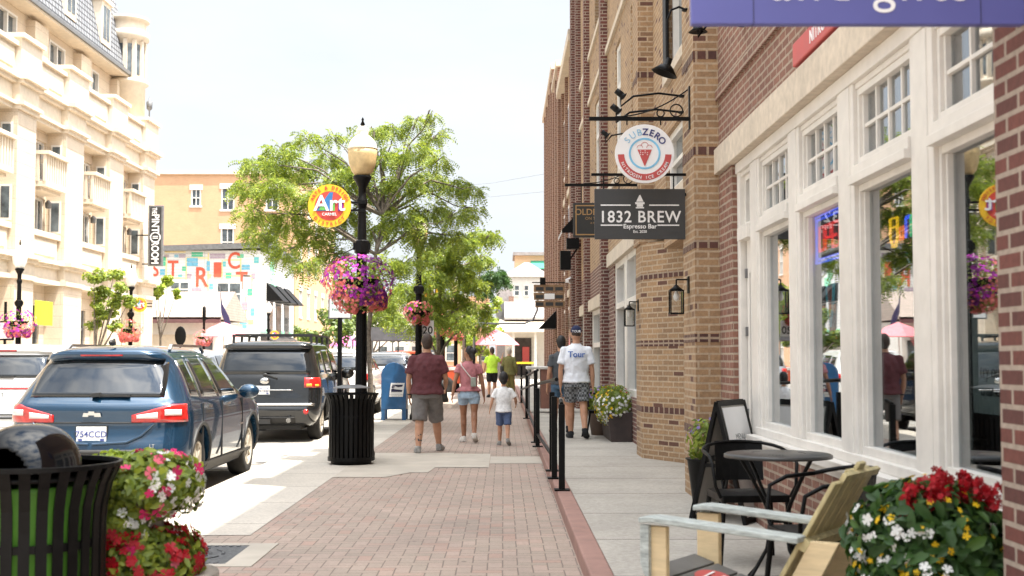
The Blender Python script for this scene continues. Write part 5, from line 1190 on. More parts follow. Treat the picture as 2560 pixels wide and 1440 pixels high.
# classic orange pickup crossing at the junction, seen side on
T = thing('classic_truck', 'old orange and white pickup truck turned side on under the dark canopy', 'truck', (-4.0, 52, -.105), 0, 'parked and passing vehicles')
mor = carpaint('orange_paint', (.62,.09,.03), .1, .3); mcre = carpaint('cream_paint', (.75,.70,.62), 0, .3)
MB().prism([(-2.6,.45),(2.5,.45),(2.55,.9),(2.4,1.15),(.9,1.2),(-2.5,1.15),(-2.65,.8)], 'y', -.95, .95).build('body', mor, T, bevel=.06)
MB().prism([(-1.0,1.19),(1.05,1.19),(.75,1.62),(.55,1.78),(-.75,1.78),(-.92,1.6)], 'y', -.82, .82).build('cab', mor, T, bevel=.06)
MB().bx(-2.6,2.5,-.965,.965,1.0,1.12).build('two_tone_band', mcre, T, bevel=.01)
for x0, x1 in ((-.82,-.08),(0,.78)): MB().prism([(x0,1.24),(x1,1.24),(x1-.12*(x1 > .5),1.66),(x0+.05*(x0 < -.5),1.66)], 'y', -.83, .83).build('side_window', mcglass, T)
for x in (-1.7,1.65):
    for sy in (-1,1):
        MB().lathe([(.2,-.11),(.36,-.11),(.37,.1),(.22,.11),(.18,.10),(.0,.09)], n=24).build('wheel', mtyre, T).matrix_basis = Matrix.Translation((x, sy*.86, .37)) @ Matrix.Rotation(R(-90)*sy, 4, 'X')
T = thing('passing_car', 'dark red car seen small between the lamp posts left of the woman in pink', 'car', (-4.0, 58, -.105), 0, 'parked and passing vehicles')
MB().prism([(-.9,.3),(.9,.3),(.92,.9),(.75,1.0),(.6,1.42),(-.6,1.42),(-.75,1.0),(-.92,.9)], 'y', 0, 4.4).build('body', mor, T, bevel=.08)
MB().prism([(-.66,1.02),(.66,1.02),(.54,1.38),(-.54,1.38)], 'y', -.02, 4.42).build('window', mcglass, T)
for sx in (-1,1): MB().bx(sx*.5,sx*.86,-.02,.02,.75,.9).build('tail_light', mlight, T)
for sx in (-.8,.8):
    for y in (.8,3.6): MB().tube([(sx-.1,y,.32),(sx+.1,y,.32)], .32, 20).build('wheel', mtyre, T)
# ---------------- cream corner building with mansard roof ----------------
mcream = brick('cream_stone', (.64,.53,.40), (.60,.49,.37), (.50,.40,.29), w_=1.2, h=.42, ms=.012, grime=.08, bst=.2); mcr2 = pbr('cream_trim', (.68,.58,.45), .8, var=.06, sc=5, bmp=.1, var2=.08)
mslate = brick('slate', (.27,.275,.285), (.21,.22,.235), (.05,.05,.055), w_=.34, h=.26, ms=.04, grime=.15, bst=.8)
CB = thing('cream_building', 'ornate cream stone corner building with balconies and grey slate mansard roof', 'building', (-17, 50, 0))
FL = Fr((-17,0,0), (0,1,0), (1,0,0)); pils = [(36.4,38.3),(42.0,43.7),(46.7,48.7),(51.9,53.8),(56.8,58.6)]; recs = [(38.3,42.0),(43.7,46.7),(48.7,51.9),(53.8,56.8)]
m_ = MB()
hs = []
for a, b in recs:
    c = (a+b)/2; hs += [(a*1.043,b-.12,5.95,7.25),(a*1.043,b-.12,7.9,9.35),(c-1.0,c+1.0,.15,3.3)]
m_.holes(FL, 30, 58.6, 0, 9.8, hs, .25); m_.bx(-30,-17.25,58.3,58.6,0,14).bx(-30,-29.7,30,58.6,0,14).bx(-30,-17.3,30,30.3,0,14)
m_.build('wall', mcream, CB, world=True)
for a, b in pils:
    m_ = MB().fb(FL, a, b, 0, 9.75, 0, .7); m_.build('pilaster', mcream, CB, world=True)
    m_ = MB().fb(FL, a-.06, b+.06, 0, .6, 0, .78); m_.build('pilaster_base', mcr2, CB, world=True, bevel=.03)
MB().fb(FL, 30, 36.4, 0, 9.75, 0, .7).build('corner_wall', mcream, CB, world=True)
def cornice(z0, prof, nm):
    # follows the pilasters: steps out in front of each
    m = MB()
    for zz, h, w_ in prof:
        for a, b in [(30,36.4)]+pils: m.fb(FL, a-w_*.3, b+w_*.3, z0+zz, z0+zz+h, -.2, .7+w_)
        for a, b in recs: m.fb(FL, a-.05, b+.05, z0+zz+.002, z0+zz+h-.002, -.2, .45+w_)
    return m.build(nm, mcr2, CB, world=True)
cornice(4.05, [(0,.18,.12),(.18,.42,.02),(.6,.12,.15),(.72,.14,.30)], 'storey_cornice')
cornice(9.75, [(0,.14,.1),(.14,.12,.22),(.26,.62,.06),(.88,.12,.22),(1.0,.16,.36)], 'main_cornice')
m_ = MB()
for a, b in [(30,36.4)]+pils: m_.fb(FL, a-.1, b+.1, 10.91, 12.15, 0, .82).fb(FL, a-.18, b+.18, 12.15, 12.3, -.1, .94)
for a, b in recs: m_.fb(FL, a, b, 10.91, 11.85, .2, .6).fb(FL, a, b, 11.85, 12.0, .1, .75).fb(FL, a+.3, b-.3, 11.1, 11.7, .6, .66)
m_.each('parapet', mcr2, CB, world=True)
for a, b in recs:
    c = (a+b)/2
    q = MB().fb(FL, a+.02, b-.02, 4.93, 5.72, 0, .45).fb(FL, a+.02, b-.02, 5.72, 5.92, 0, .58).fb(FL, a+.3, b-.3, 5.08, 5.58, .45, .52); q.build('sill_panel', mcr2, CB, world=True)
    q = MB().fb(FL, c-1.15, c+.95, 7.42, 7.6, 0, .95).fb(FL, c-1.05, c+.85, 7.3, 7.42, 0, .75).fb(FL, c-1.2, c+1.0, 8.55, 8.68, .75, 1.05)
    q.fb(FL, c-1.2, c-1.05, 8.55, 8.68, 0, .75).fb(FL, c+.85, c+1.0, 8.55, 8.68, 0, .75)
    for uu in [c-1.12+i*.228 for i in range(10)]: q.fb(FL, uu-.05, uu+.05, 7.6, 8.55, .84, .94)
    for w_ in (.2,.42,.64): q.fb(FL, c-1.17, c-1.07, 7.6, 8.55, w_-.05, w_+.05).fb(FL, c+.87, c+.97, 7.6, 8.55, w_-.05, w_+.05)
    q.build('balcony', mcr2, CB, world=True)
    for z0, z1 in ((5.95,7.25),(7.9,9.35)):
        for u0, u1 in ((a*1.043,b-.12),):
            q = MB().fb(FL, u0, u0+.08, z0, z1, -.2, -.08).fb(FL, u1-.08, u1, z0, z1, -.2, -.08).fb(FL, u0+.08, u1-.08, z0, z0+.08, -.2, -.08).fb(FL, u0+.08, u1-.08, z1-.08, z1, -.2, -.08).fb(FL, (u0+u1)/2-.03, (u0+u1)/2+.03, z0+.08, z1-.08, -.2, -.09)
            W_ = q.build('window', MT['white'], CB, world=True); MB().fb(FL, u0+.05, u1-.05, z0+.05, z1-.05, -.18, -.16).build('pane', MT['fglass'], W_, world=True)
    FQ = Fr((0,b,0),(1,0,0),(0,-1,0))
    for z0, z1 in ((6.0,7.2),(7.95,9.3)):
        q = MB().fb(FQ, -16.85, -16.45, z0, z1, 0, .04); W_ = q.build('side_window', MT['white'], CB, world=True); MB().fb(FQ, -16.79, -16.51, z0+.07, z1-.07, .04, .05).build('pane', MT['fglass'], W_, world=True)
    q = MB()
    for k in range(4): q.fb(FL, c-1+k*.62, c-.9+k*.62, .15, 3.3, -.22, -.05)
    q.fb(FL, c-1, c+1, 2.5, 2.6, -.22, -.06)
    W_ = q.build('shopfront', MT['grey'], CB, world=True); MB().fb(FL, c-.98, c+.98, .2, 3.28, -.2, -.17).build('pane', MT['fglass'], W_, world=True)
    MB().lathe([(.1,0),(.12,.2),(.04,.3),(0,.3)], (-16.8, c+1.15, 6.9), 8).build('wall_lamp', MT['grey'], CB, world=True)
m_ = MB().holes(Fr((-18,0,0),(0,1,0),(1,0,0)), 30, 58.4, 11, 14.4, [(c-.9,c+.9,12.9,14.0) for c in (40.5,45.2,50.3,54.6)], .2)
for a, b in pils: m_.bx(-18,-17.65,a+.3,b-.3,11,14.1)
m_.bx(-29,-18.05,30.1,58.3,9.9,11.0)
m_.build('attic_wall', mcream, CB, world=True)
for c in (40.5,45.2,50.3,54.6):
    F2 = Fr((-18,0,0),(0,1,0),(1,0,0)); q = MB().fb(F2, c-.9, c+.9, 12.9, 13.0, -.18, .03).fb(F2, c-.9, c+.9, 13.92, 14.0, -.18, .03).fb(F2, c-.9, c-.8, 13, 13.92, -.18, .02).fb(F2, c+.8, c+.9, 13, 13.92, -.18, .02).fb(F2, c-.05, c+.05, 13, 13.92, -.18, .02)
    W_ = q.build('window', MT['white'], CB, world=True); MB().fb(F2, c-.85, c+.85, 12.95, 13.95, -.15, -.12).build('pane', MT['fglass'], W_, world=True)
MB().bx(-19,-17.3,29.8,58.7,14.3,14.45).build('eaves', mcr2, CB, world=True); MB().bx(-17.3,-17.2,29.8,58.75,14.4,14.56).build('gutter', MT['grey'], CB, world=True)
MB().prism([(-17.4,14.46),(-18.0,17.2),(-18.9,20.5),(-28.4,20.5),(-29.6,14.46)], 'y', 29.9, 58.5).build('mansard_roof', mslate, CB, world=True)
for c in (41,45.9,50.4,54.9):
    D_ = MB().bx(-18.6,-17.5,c-.62,c+.62,15.1,17.0).bx(-18.7,-17.42,c-.72,c+.72,17.0,17.2).build('dormer', mcr2, CB, world=True); MB().bx(-17.5,-17.48,c-.42,c-.05,15.35,16.8).bx(-17.5,-17.48,c+.05,c+.42,15.35,16.8).build('pane', MT['fglass'], D_, world=True)
m_ = MB().lathe([(.85,11),(.85,14.0),(1.0,14.1),(1.0,14.25),(.76,14.3),(.76,16.1),(1.0,16.2),(1.0,16.5),(.85,16.6),(.85,17.0),(1.0,17.05),(1.0,17.2),(0,17.3)], (-17.6,58.3,0), 20); [m_.bx(-17.6+.78*math.cos(a)-.09,-17.6+.78*math.cos(a)+.09,58.3+.78*math.sin(a)-.09,58.3+.78*math.sin(a)+.09,14.3,16.1) for a in [k*.5236+.2 for k in range(12)]]; m_.build('turret', mcr2, CB, world=True)
MB().lathe([(.79,14.5),(.79,15.9)], (-17.6,58.3,0), 20, sm=False).build('turret_window', MT['fglass'], CB, world=True)
T = thing('roof_lamp', 'small lantern standing on the parapet end of the cream building', 'lamp', (-16.4, 57.9, 12.3)); MB().lathe([(.08,0),(.04,.1),(.03,.5),(.13,.6),(.15,.9),(.05,1.0),(.02,1.15),(0,1.2)], n=10).build('lantern', MT['grey'], T)
T = thing('blade_sign', 'tall dark vertical sign lettered THE PINT ROOM on the corner of the cream building', 'sign', (-15.65, 56.6, 5.5))
MB().bx(-.34,.34,-.06,.06,0,2.75).build('board', MT['grey'], T, bevel=.02); MB().bx(-.25,.25,-.075,-.06,.08,2.67).build('face', ink, T)
m_ = MB().text('PINT', (0,-.08,1.93), (0,0,-1), (1,0,0), .46, .01, bold=.02, sx=.85).text('ROOM', (0,-.08,.62), (0,0,-1), (1,0,0), .46, .01, bold=.02, sx=.75).text('THE', (0,-.08,2.5), (0,0,-1), (1,0,0), .30, .01, bold=.02, sx=.5)
m_2 = MB(); 
for v in m_.v: pass
m_.v = [(x-.16, y, z) for x, y, z in m_.v]
disc(m_, (0,1.3), .19, .24, -.09); m_.bx(-.12,.12,-.09,-.08,1.24,1.28).bx(-.12,.12,-.09,-.08,1.32,1.36); m_.build('lettering', white_s, T)
MB().bar((-.9,0,1.4),(-.3,0,1.4),.05,.05).bar((-.6,0,.1),(-.3,0,.1),.05,.05).build('bracket', MT['blk'], T)
T = thing('banner', 'bright yellow green banner in the ground floor window of the cream building', 'banner', (-16.25, 43.6, 2.65)); MB().bx(-.02,.0,.2,1.9,-.1,.75).build('cloth', pbr('lime_banner', (.60,.70,.02), .6), T)
# ---------------- orange brick block ----------------
mor_b = brick('orange_brick', (.61,.345,.195), (.56,.31,.175), (.58,.38,.23), grime=.06, bst=.2)
O = thing('orange_building', 'tall orange brick apartment block with small white framed windows', 'building', (-22, 100, 0))
FO = Fr((0,96,0), (1,0,0), (0,-1,0)); ow = [(-23.9,-23.15,13.0,14.2),(-21.6,-20.6,12.7,14.3),(-21.6,-20.6,9.2,11.2),(-18.2,-17.2,12.7,14.3),(-18.2,-17.2,9.2,11.2),(-21.6,-20.6,5.2,7.2)]
FS = Fr((-15.9,0,0), (0,1,0), (1,0,0)); sw = [(u, u+1.3, z, z+2) for u in (98,102,106,110,114) for z in (1.2,4.6,8.2,11.8)]
MB().holes(FO, -29, -15.9, 0, 15.4, ow, .2).holes(FS, 96, 118, 0, 15.4, sw, .2).bx(-29,-15.95,117.8,118,0,15.4).build('wall', mor_b, O, world=True)
MB().bx(-29.1,-15.7,95.85,118.1,15.4,15.65).build('coping', mcr2, O, world=True)
for F_, ws in ((FO, ow), (FS, sw)):
    for a, b, c, d in ws:
        q = MB().fb(F_, a-.12, b+.12, d, d+.4, -.1, .05).fb(F_, a-.1, b+.1, c-.15, c, -.1, .06).fb(F_, a, a+.1, c, d, -.15, .0).fb(F_, b-.1, b, c, d, -.15, 0).fb(F_, a+.1, b-.1, (c+d)/2-.04, (c+d)/2+.04, -.15, -.02).fb(F_, (a+b)/2-.03, (a+b)/2+.03, c, d, -.15, -.02)
        W_ = q.build('window', MT['white'], O, world=True); MB().fb(F_, a+.05, b-.05, c+.02, d-.02, -.14, -.12).build('pane', MT['fglass'], W_, world=True)
# ---------------- mural house ----------------
msid = brick('white_siding', (.74,.72,.68), (.70,.68,.64), (.42,.41,.39), w_=40, h=.2, ms=.012, off=0, grime=.05, bst=.4)
H = thing('mural_house', 'white clapboard house whose end wall carries a colourful lettered district mural', 'house', (-19, 84, 0))
FM = Fr((0,80,0), (1,0,0), (0,-1,0)); FMs = Fr((-15.5,0,0), (0,1,0), (1,0,0))
MB().bx(-22.8,-15.5,80,93,0,8.2).build('wall', msid, H, world=True)
MB().prism([(-23.1,8.1),(-15.3,8.35),(-15.1,8.35),(-15.1,8.7),(-23.1,8.45)], 'y', 79.7, 93.2).build('roof_edge', MT['grey'], H, world=True)
K = 80/FPX; PX = lambda x: (x-1259)*K; PZ = lambda y: HC+(893-y)*K
for x0, x1, y0, y1, nx in ((425,475,703,744,2),(541,605,705,765,2)):
    q = MB().fb(FM, PX(x0), PX(x1), PZ(y1), PZ(y0), 0, .06); W_ = q.build('window', MT['white'], H, world=True); g_ = MB()
    for i in range(2):
        for j in range(2): xa = x0+4+(x1-x0-4)/2*i; ya = y0+4+(y1-y0-4)/2*j; g_.fb(FM, PX(xa), PX(xa+(x1-x0)/2-6), PZ(ya+(y1-y0)/2-6), PZ(ya), .06, .07)
    g_.build('pane', MT['fglass'], W_, world=True)
cm = {'r': pbr('mural_red', (.62,.10,.05), .7), 'g': pbr('mural_green', (.10,.50,.28), .7), 'b': pbr('mural_blue', (.16,.42,.55), .7), 'm': pbr('mural_mauve', (.42,.33,.38), .7), 't': pbr('mural_teal', (.15,.48,.48), .7), 'y': pbr('mural_yellow', (.80,.62,.25), .7)}
m_ = MB()
for ch, x, y, h in (('S',388,690,36),('T',432,690,40),('R',503,716,50),('C',584,671,42),('T',604,722,44)): m_.text(ch, (PX(x),79.985,PZ(y)), (1,0,0), (0,0,1), h*K*1.38, .02, bold=.015, sx=.8)
m_.fb(FM, PX(534), PX(553), PZ(693), PZ(656), .0, .03); m_.build('mural_lettering', cm['r'], H, world=True)
blk = [(408,653,12,24,'g'),(406,680,12,16,'b'),(480,655,28,22,'b'),(492,636,28,12,'g'),(543,640,38,14,'m'),(571,689,14,14,'g'),(614,668,20,14,'b'),(473,690,12,12,'m'),(492,728,26,18,'m'),(528,716,10,16,'b'),(524,738,18,16,'g'),(610,765,20,22,'m'),(576,788,18,20,'g'),(590,774,16,8,'b'),(609,812,18,18,'b'),(590,826,34,26,'t'),(455,640,16,10,'m'),(440,640,10,8,'b'),(415,640,12,8,'m'),(460,672,10,12,'g'),(520,665,8,26,'b'),(523,690,10,10,'y'),(560,660,8,14,'t'),(600,640,16,10,'g'),(640,650,12,16,'t'),(633,690,10,14,'m'),(412,706,14,10,'b'),(450,690,10,8,'t'),(482,744,20,10,'t'),(515,760,14,12,'y'),(535,790,16,12,'m'),(555,815,18,14,'g'),(625,730,12,18,'g'),(632,780,10,20,'b'),(628,805,14,12,'y'),(476,765,16,14,'b')]
for c in 'gbmty':
    m_ = MB()
    for x, y, w_, h, cc in blk:
        if cc == c:
            for k in range(2): m_.fb(FM, PX(x-w_/2), PX(x+w_/2), PZ(y+h/2-k*h/2-.5), PZ(y-k*h/2+.8), 0, .02)
    m_.build('mural_patch', cm[c], H, world=True)
m_ = MB()
for x0, y0, x1, y1 in ((415,635,463,695),(463,645,520,645),(465,645,465,722),(520,632,520,800),(555,650,555,700),(601,636,601,690),(601,650,625,690),(560,690,630,690),(630,690,630,740),(615,740,615,820),(480,745,520,745),(412,630,463,630),(597,800,597,840),(560,650,600,650)):
    if x0 == x1: m_.fb(FM, PX(x0-1.3), PX(x0+1.3), PZ(y1), PZ(y0), 0, .015)
    elif y0 == y1: m_.fb(FM, PX(x0), PX(x1), PZ(y0+1.3), PZ(y0-1.3), 0, .016)
    else:
        m_.fb(FM, PX(x0), PX(x1), PZ(y1+1.3), PZ(y1-1.3), 0, .016).fb(FM, PX(x0-1.3), PX(x0+1.3), PZ(y1), PZ(y0), 0, .017)
m_.build('mural_outline', cm['y'], H, world=True)
for u in (82.3,85.5,88.7):
    MB().prism([(-15.5,5.1),(-15.5,6.3),(-14.4,5.1)], 'y', u, u+2.4).build('awning', MT['blk'], H, world=True); MB().fb(FMs, u+.3, u+2.1, 2.9, 5.0, 0, .05).build('window', MT['fglass'], H, world=True)
MB().fb(FMs, 83.5, 85, 6.6, 8.0, 0, .03).fb(FMs, 84, 86, 6.2, 6.8, 0, .035).fb(FMs, 80.3, 92.5, 3.0, 3.25, 0, .04).each('green_mural', pbr('pale_green', (.30,.68,.42), .7), H, world=True)
MB().prism([(-15.5,2.1),(-15.5,2.9),(-14.2,2.2)], 'y', 80.5, 92).build('shop_awning', MT['dark'], H, world=True)
# ---------------- low garage ----------------
G = thing('low_garage', 'low garage with a tan shingle roof and dark fascia below the mural house', 'garage', (-17, 68, 0))
MB().bx(-19.6,-14.9,66,72,0,3.3).build('wall', MT['white'], G, world=True); MB().bx(-19.9,-14.7,65.4,65.6,3.2,3.5).build('fascia', pbr('fascia', (.14,.07,.07), .6), G, world=True)
MB().prism([(65.4,3.4),(65.4,3.5),(69,5.0),(72.6,3.5),(72.6,3.4)], 'x', -19.9, -14.7).build('roof', brick('shingle', (.42,.33,.27), (.36,.29,.24), (.25,.2,.17), w_=.3, h=.14, ms=.01, bst=.4), G, world=True)
MB().bx(-19.2,-16.2,65.97,66,.1,2.6).build('garage_door', mcr2, G, world=True); MB().bx(-15.8,-15.2,65.95,66,.1,2.3).build('side_door', MT['fglass'], G, world=True)
T = thing('flag', 'dark navy flag hanging slack from a pole by the garage roof', 'flag', (-14.3, 65, 2.6)); MB().tube([(0,0,0),(-.35,0,2.5)], .02, 6).build('pole', MT['grey'], T); MB().prism([(-.33,2.3),(-.22,1.6),(.15,.9),(.30,.3),(-.02,.5),(-.25,1.1)], 'y', -.03, .03).build('cloth', pbr('navy_flag', (.03,.03,.09), .8), T)
def parasol(loc, r_, h, c, lab, n=8):
    T = thing('parasol', lab, 'parasol', loc, 0, 'market parasols')
    MB().tube([(0,0,0),(0,0,h)], .03, 8).build('pole', MT['white'], T); MB().lathe([(r_,h-.75),(r_*.98,h-.72),(r_*.5,h-.25),(0,h)], n=n, sm=False).build('canopy', c, T)
    return T
mpink = pbr('pink_canvas', (.72,.22,.24), .7); parasol((-14.2,64,0), 1.35, 3.2, mpink, 'coral pink parasol in front of the low garage'); parasol((-10.5,85,0), 1.3, 2.9, pbr('magenta_canvas', (.55,.12,.32), .7), 'small magenta parasol far down the street'); parasol((-.35,60,0), 1.1, 2.75, mpink, 'pale red parasol behind the person in the yellow top')
T = thing('market_canopy', 'wide dark grey canopy on thin posts left of the maroon man', 'canopy', (-4.5, 49, -.1))
MB().prism([(-1.25,2.15),(1.25,2.15),(.75,2.62),(-.6,2.66)], 'y', -1.4, 1.4).build('canopy', pbr('grey_canvas', (.10,.095,.10), .8), T)
for x in (-1.2,-.45,.3,1.2):
    for y in (-1.3,1.3): MB().bx(x-.025,x+.025,y-.025,y+.025,0,2.16).build('leg', MT['grey'], T)
# ---------------- buildings closing the view ----------------
def hbox(nm, lab, cat, x0, x1, y0, y1, z1, mt, wins=(), roof=None, rz=0):
    T = thing(nm, lab, cat, ((x0+x1)/2, (y0+y1)/2, 0)); MB().bx(x0,x1,y0,y1,-.1,z1).build('wall', mt, T, world=True)
    F_ = Fr((0,y0,0),(1,0,0),(0,-1,0))
    for a, b, c, d in wins:
        W_ = MB().fb(F_, a, b, c, d, 0, .06).build('window', MT['white'], T, world=True); MB().fb(F_, a+.1, b-.1, c+.1, (c+d)/2-.04, .06, .07).fb(F_, a+.1, b-.1, (c+d)/2+.04, d-.1, .06, .07).build('pane', MT['fglass'], W_, world=True)
    if roof:
        zr, mt2, ov = roof; cx_, cy_ = (x0+x1)/2, (y0+y1)/2; e = min(x1-x0, y1-y0)*.06
        MB().add([(x0-ov,y0-ov,z1),(x1+ov,y0-ov,z1),(x1+ov,y1+ov,z1),(x0-ov,y1+ov,z1),(cx_-e,cy_-e,zr),(cx_+e,cy_-e,zr),(cx_+e,cy_+e,zr),(cx_-e,cy_+e,zr)], [(0,1,5,4),(1,2,6,5),(2,3,7,6),(3,0,4,7),(4,5,6,7),(3,2,1,0)]).build('roof', mt2, T, world=True)
    return T
mgs = pbr('grey_shingle', (.30,.27,.26), .85, var=.15, sc=6); mwp = pbr('pale_wall', (.68,.64,.58), .8, var=.05); morp = pbr('peach_wall', (.66,.45,.28), .8, var=.05)
hbox('white_house', 'white two storey house with a grey hexagonal roof closing the street', 'house', .15, 3.4, 95, 99, 7.5, mwp, [(.75,1.25,6.0,6.9),(1.5,1.95,6.0,6.9),(2.5,3,6,6.9)], (8.7, mgs, .25))
T = thing('porch_building', 'low white shop with shallow grey roof and dark porch at the end of the street', 'shop', (1.3, 82, 0))
MB().bx(.1,4.5,84,88,0,3.9).build('wall', mwp, T, world=True); MB().prism([(83,3.9),(83,4.05),(86,5.2),(89,4.0)], 'x', .05, 4.6).build('roof', mgs, T, world=True); MB().prism([(79.5,3.0),(79.5,3.12),(83.9,3.9),(83.9,3.7)], 'x', -.55, 4.2).build('porch_roof', mcr2, T, world=True)
for x in (.55,1.95,2.6): MB().bx(x,x+.14,79.8,79.95,0,3.0).build('post', MT['white'], T, world=True)
MB().bx(.75,1.85,83.9,83.98,.2,2.7).build('doorway', MT['dark'], T, world=True); MB().bx(1.25,1.7,83.8,83.88,1.0,2.1).build('notice', mred, T, world=True); MB().bx(.6,1.9,79.7,79.75,1.0,1.12).build('rail', yel, T, world=True)
T = hbox('peach_building', 'flat roofed peach building with green window awning behind the white house', 'building', 1.1, 9, 121, 128, 11.2, morp, [(2.7,4.3,8.1,10),(5,6.4,8.1,10)], None); MB().bx(.9,9.2,120.6,128.2,11.2,11.5).build('coping', mgs, T, world=True); MB().prism([(120.99,9.9),(120.99,10.7),(120.1,9.9)], 'x', 2.6, 4.4).build('awning', pbr('green_awning', (.04,.30,.18), .7), T, world=True)
T = hbox('grey_building', 'small grey building with brick chimney beside the white house', 'building', -.5, .6, 87, 92, 6.1, mgs, [], None); MB().bx(.35,.7,86.5,86.9,3.8,5.6).build('chimney', MT['red2'], T, world=True); MB().bx(-.4,.3,86.9,86.98,3.5,5.2).build('shutter', MT['grey'], T, world=True)
hbox('distant_shops', 'pale row of low shops far behind the parked cars', 'shop', -15.5, -8.2, 128, 134, 6.5, mwp, [(-14.5+k*1.7,-13.4+k*1.7,z,z+1.6) for k in range(4) for z in (1,3.9)], (8.0, mgs, .3))
hbox('distant_shops', 'terracotta two storey shop far behind the trees', 'shop', -8, -1.5, 126, 134, 7.5, mor_b, [(-7.4+k*1.6,-6.4+k*1.6,z,z+1.7) for k in range(4) for z in (1,4.4)], None)
# service cart, seen beyond the railing
T = thing('service_table', 'white topped counter with brown front beyond the railing on the walkway', 'counter', (1.15, 30, .115))
MB().bx(-.62,.5,-.35,.35,1.02,1.09).build('top', MT['white'], T, bevel=.02); MB().bx(-.28,.15,-.3,.3,.1,1.02).build('cabinet', pbr('brown_front', (.22,.10,.07), .7), T)
for x in (-.55,.42): MB().bx(x-.02,x+.02,-.3,.3,0,1.02).build('leg', MT['grey'], T)

T = thing('overhead_cable', 'thin pale power cables crossing the sky left of the brick row', 'cable', (0, 80, 14))
for dz in (0, .9): MB().tube([at(1372,478,62)+Vector((0,0,dz-14))-Vector((0,80,0)), at(1230,492,82)+Vector((0,0,dz-14))-Vector((0,80,0)), at(1000,500,112)+Vector((0,0,dz-14))-Vector((0,80,0))], .010, 5).build('cable', MT['grey'], T)
# ---------------- trees ----------------
def frond_tree(name, lab, cat, base, trunk, clumps, nfr, frl, leaflet, lm, seed, group=None, nl=9, lsz=.07, droop=.9, thin=.05):
    """trunk: list of (point, radius); clumps: (centre, radius); fronds hang from twigs inside each clump"""
    global rng
    rng = np.random.default_rng(seed)
    T = thing(name, lab, cat, base, 0, group); og = np.array(base)
    mbk = MB(); mbk.tube([p for p, r_ in trunk], [r_ for p, r_ in trunk], 9)
    tp = [np.array(p) for p, r_ in trunk]
    for c, r_ in clumps:
        c = np.array(c); d = [np.linalg.norm(c-p)-(2.0 if p[2] < c[2] else -.6) for p in tp[1:]]; s_ = tp[1+int(np.argmin(d))]
        mid = (s_+c)/2+np.array([0,0,.16])*np.linalg.norm(c-s_)+rng.normal(size=3)*.08
        mbk.tube([s_, (s_+mid)/2+rng.normal(size=3)*.04, mid, (mid+c)/2+rng.normal(size=3)*.05, c], [thin, thin*.75, thin*.55, thin*.35, thin*.18], 6)
        for k in range(4):
            e = c+unit(1)[0]*r_*np.array([1,1,.6]); mbk.tube([c*.75+mid*.25, (c+e)/2+np.array([0,0,.08]), e], [thin*.3, thin*.2, thin*.08], 4)
    mbk.v = [tuple(np.array(v)-og) for v in mbk.v]; mbk.build('trunk', MT['bark'], T)
    tot = sum(r_**2 for c, r_ in clumps); C = []; A = []
    for c, r_ in clumps:
        n = max(6, int(nfr*r_**2/tot)); P, d = shell(n, c, (r_, r_, r_*.62), .2, -1, .1); h = d.copy(); h[:, 2] = h[:, 2]*.25-rng.uniform(.0, droop, len(h)); h += rng.normal(size=h.shape)*.35; h /= np.linalg.norm(h, axis=1)[:, None]
        C.append(P); A.append(h)
    C = np.concatenate(C); A = np.concatenate(A); n = len(C); L_ = frl*rng.uniform(.6, 1.2, n)[:, None]
    side = np.cross(A, unit(n)); side /= np.linalg.norm(side, axis=1)[:, None]; up = np.cross(side, A)
    P = []; AX = []; NR = []
    for k in range(nl):
        t = (k+.5)/nl; bend = np.array([0,0,-1.0])*(t**2)*.35
        o = C+(A+bend)*L_*t
        for sg in (-1, 1):
            ax = side*sg*.9+A*.35; P.append(o+ax*lsz*.5); AX.append(ax); NR.append(up+side*.2*sg)
    P = np.concatenate(P); AX = np.concatenate(AX); NR = np.concatenate(NR)
    v, f = quads(P, NR, lsz, leaflet, .35, AX); npmesh('crown', v, f, MT[lm], T, og)
    return T
def px_clumps(Y, lst, spread, seed):
    q = random.Random(seed); out = []
    for x, y, r_ in lst:
        yy = Y+q.uniform(-spread, spread); out.append((tuple(at(x, y, yy)), r_*yy/FPX*.84))
    return out
cl = [(640,415,48),(590+40,470,46),(700,385,46),(770,350,30),(740,425,55),(690,470,55),(625,535,40),(650,590,42),(720,550,55),(790,500,58),(710,630,40),(785,590,55),(820,400,38),(855,450,50),(860,540,55),(765,665,35),(835,640,45),(880,345,24),(930,330,32),(985,325,34),(1040,305,28),(1078,288,18),(1092,340,30),(955,395,52),(1035,380,46),(1098,400,34),(940,480,55),(1010,460,52),(1075,450,42),(1140,465,38),(1180,480,26),(1190,530,24),(1145,540,38),(1075,530,50),(1000,550,55),(930,580,48),(1060,600,46),(960,660,40),(1020,660,40),(900,700,34),(1125,590,34),(900,430,40),(830,345,22)]
b0 = at(924, 893, 25.6); b0.z = 0
tr = [((b0.x,25.6,0),.075),((b0.x+.02,25.6,.9),.055),((b0.x-.02,25.5,1.9),.05),((b0.x+.05,25.6,2.7),.045),((b0.x+.12,25.5,3.5),.035),((b0.x+.25,25.6,4.3),.02)]
frond_tree('honey_locust', 'big feathery bright green tree filling the gap behind the nearest lamp post', 'tree', (b0.x,25.6,0), tr, px_clumps(25.6, cl, 1.3, 3), 4300, .27, .42, 'leaf', 5, 'honey locust trees along the kerb', 8, .064, thin=.035)
cl2 = [(1100,640,50),(1150,610,44),(1195,595,34),(1225,590,22),(1080,700,50),(1140,680,50),(1200,650,34),(1180,710,40),(1120,750,50),(1060,760,44),(1190,770,36),(1010,730,44),(1150,800,40),(1080,800,36),(1040,820,24),(960,760,40),(990,800,30),(1200,820,22)]
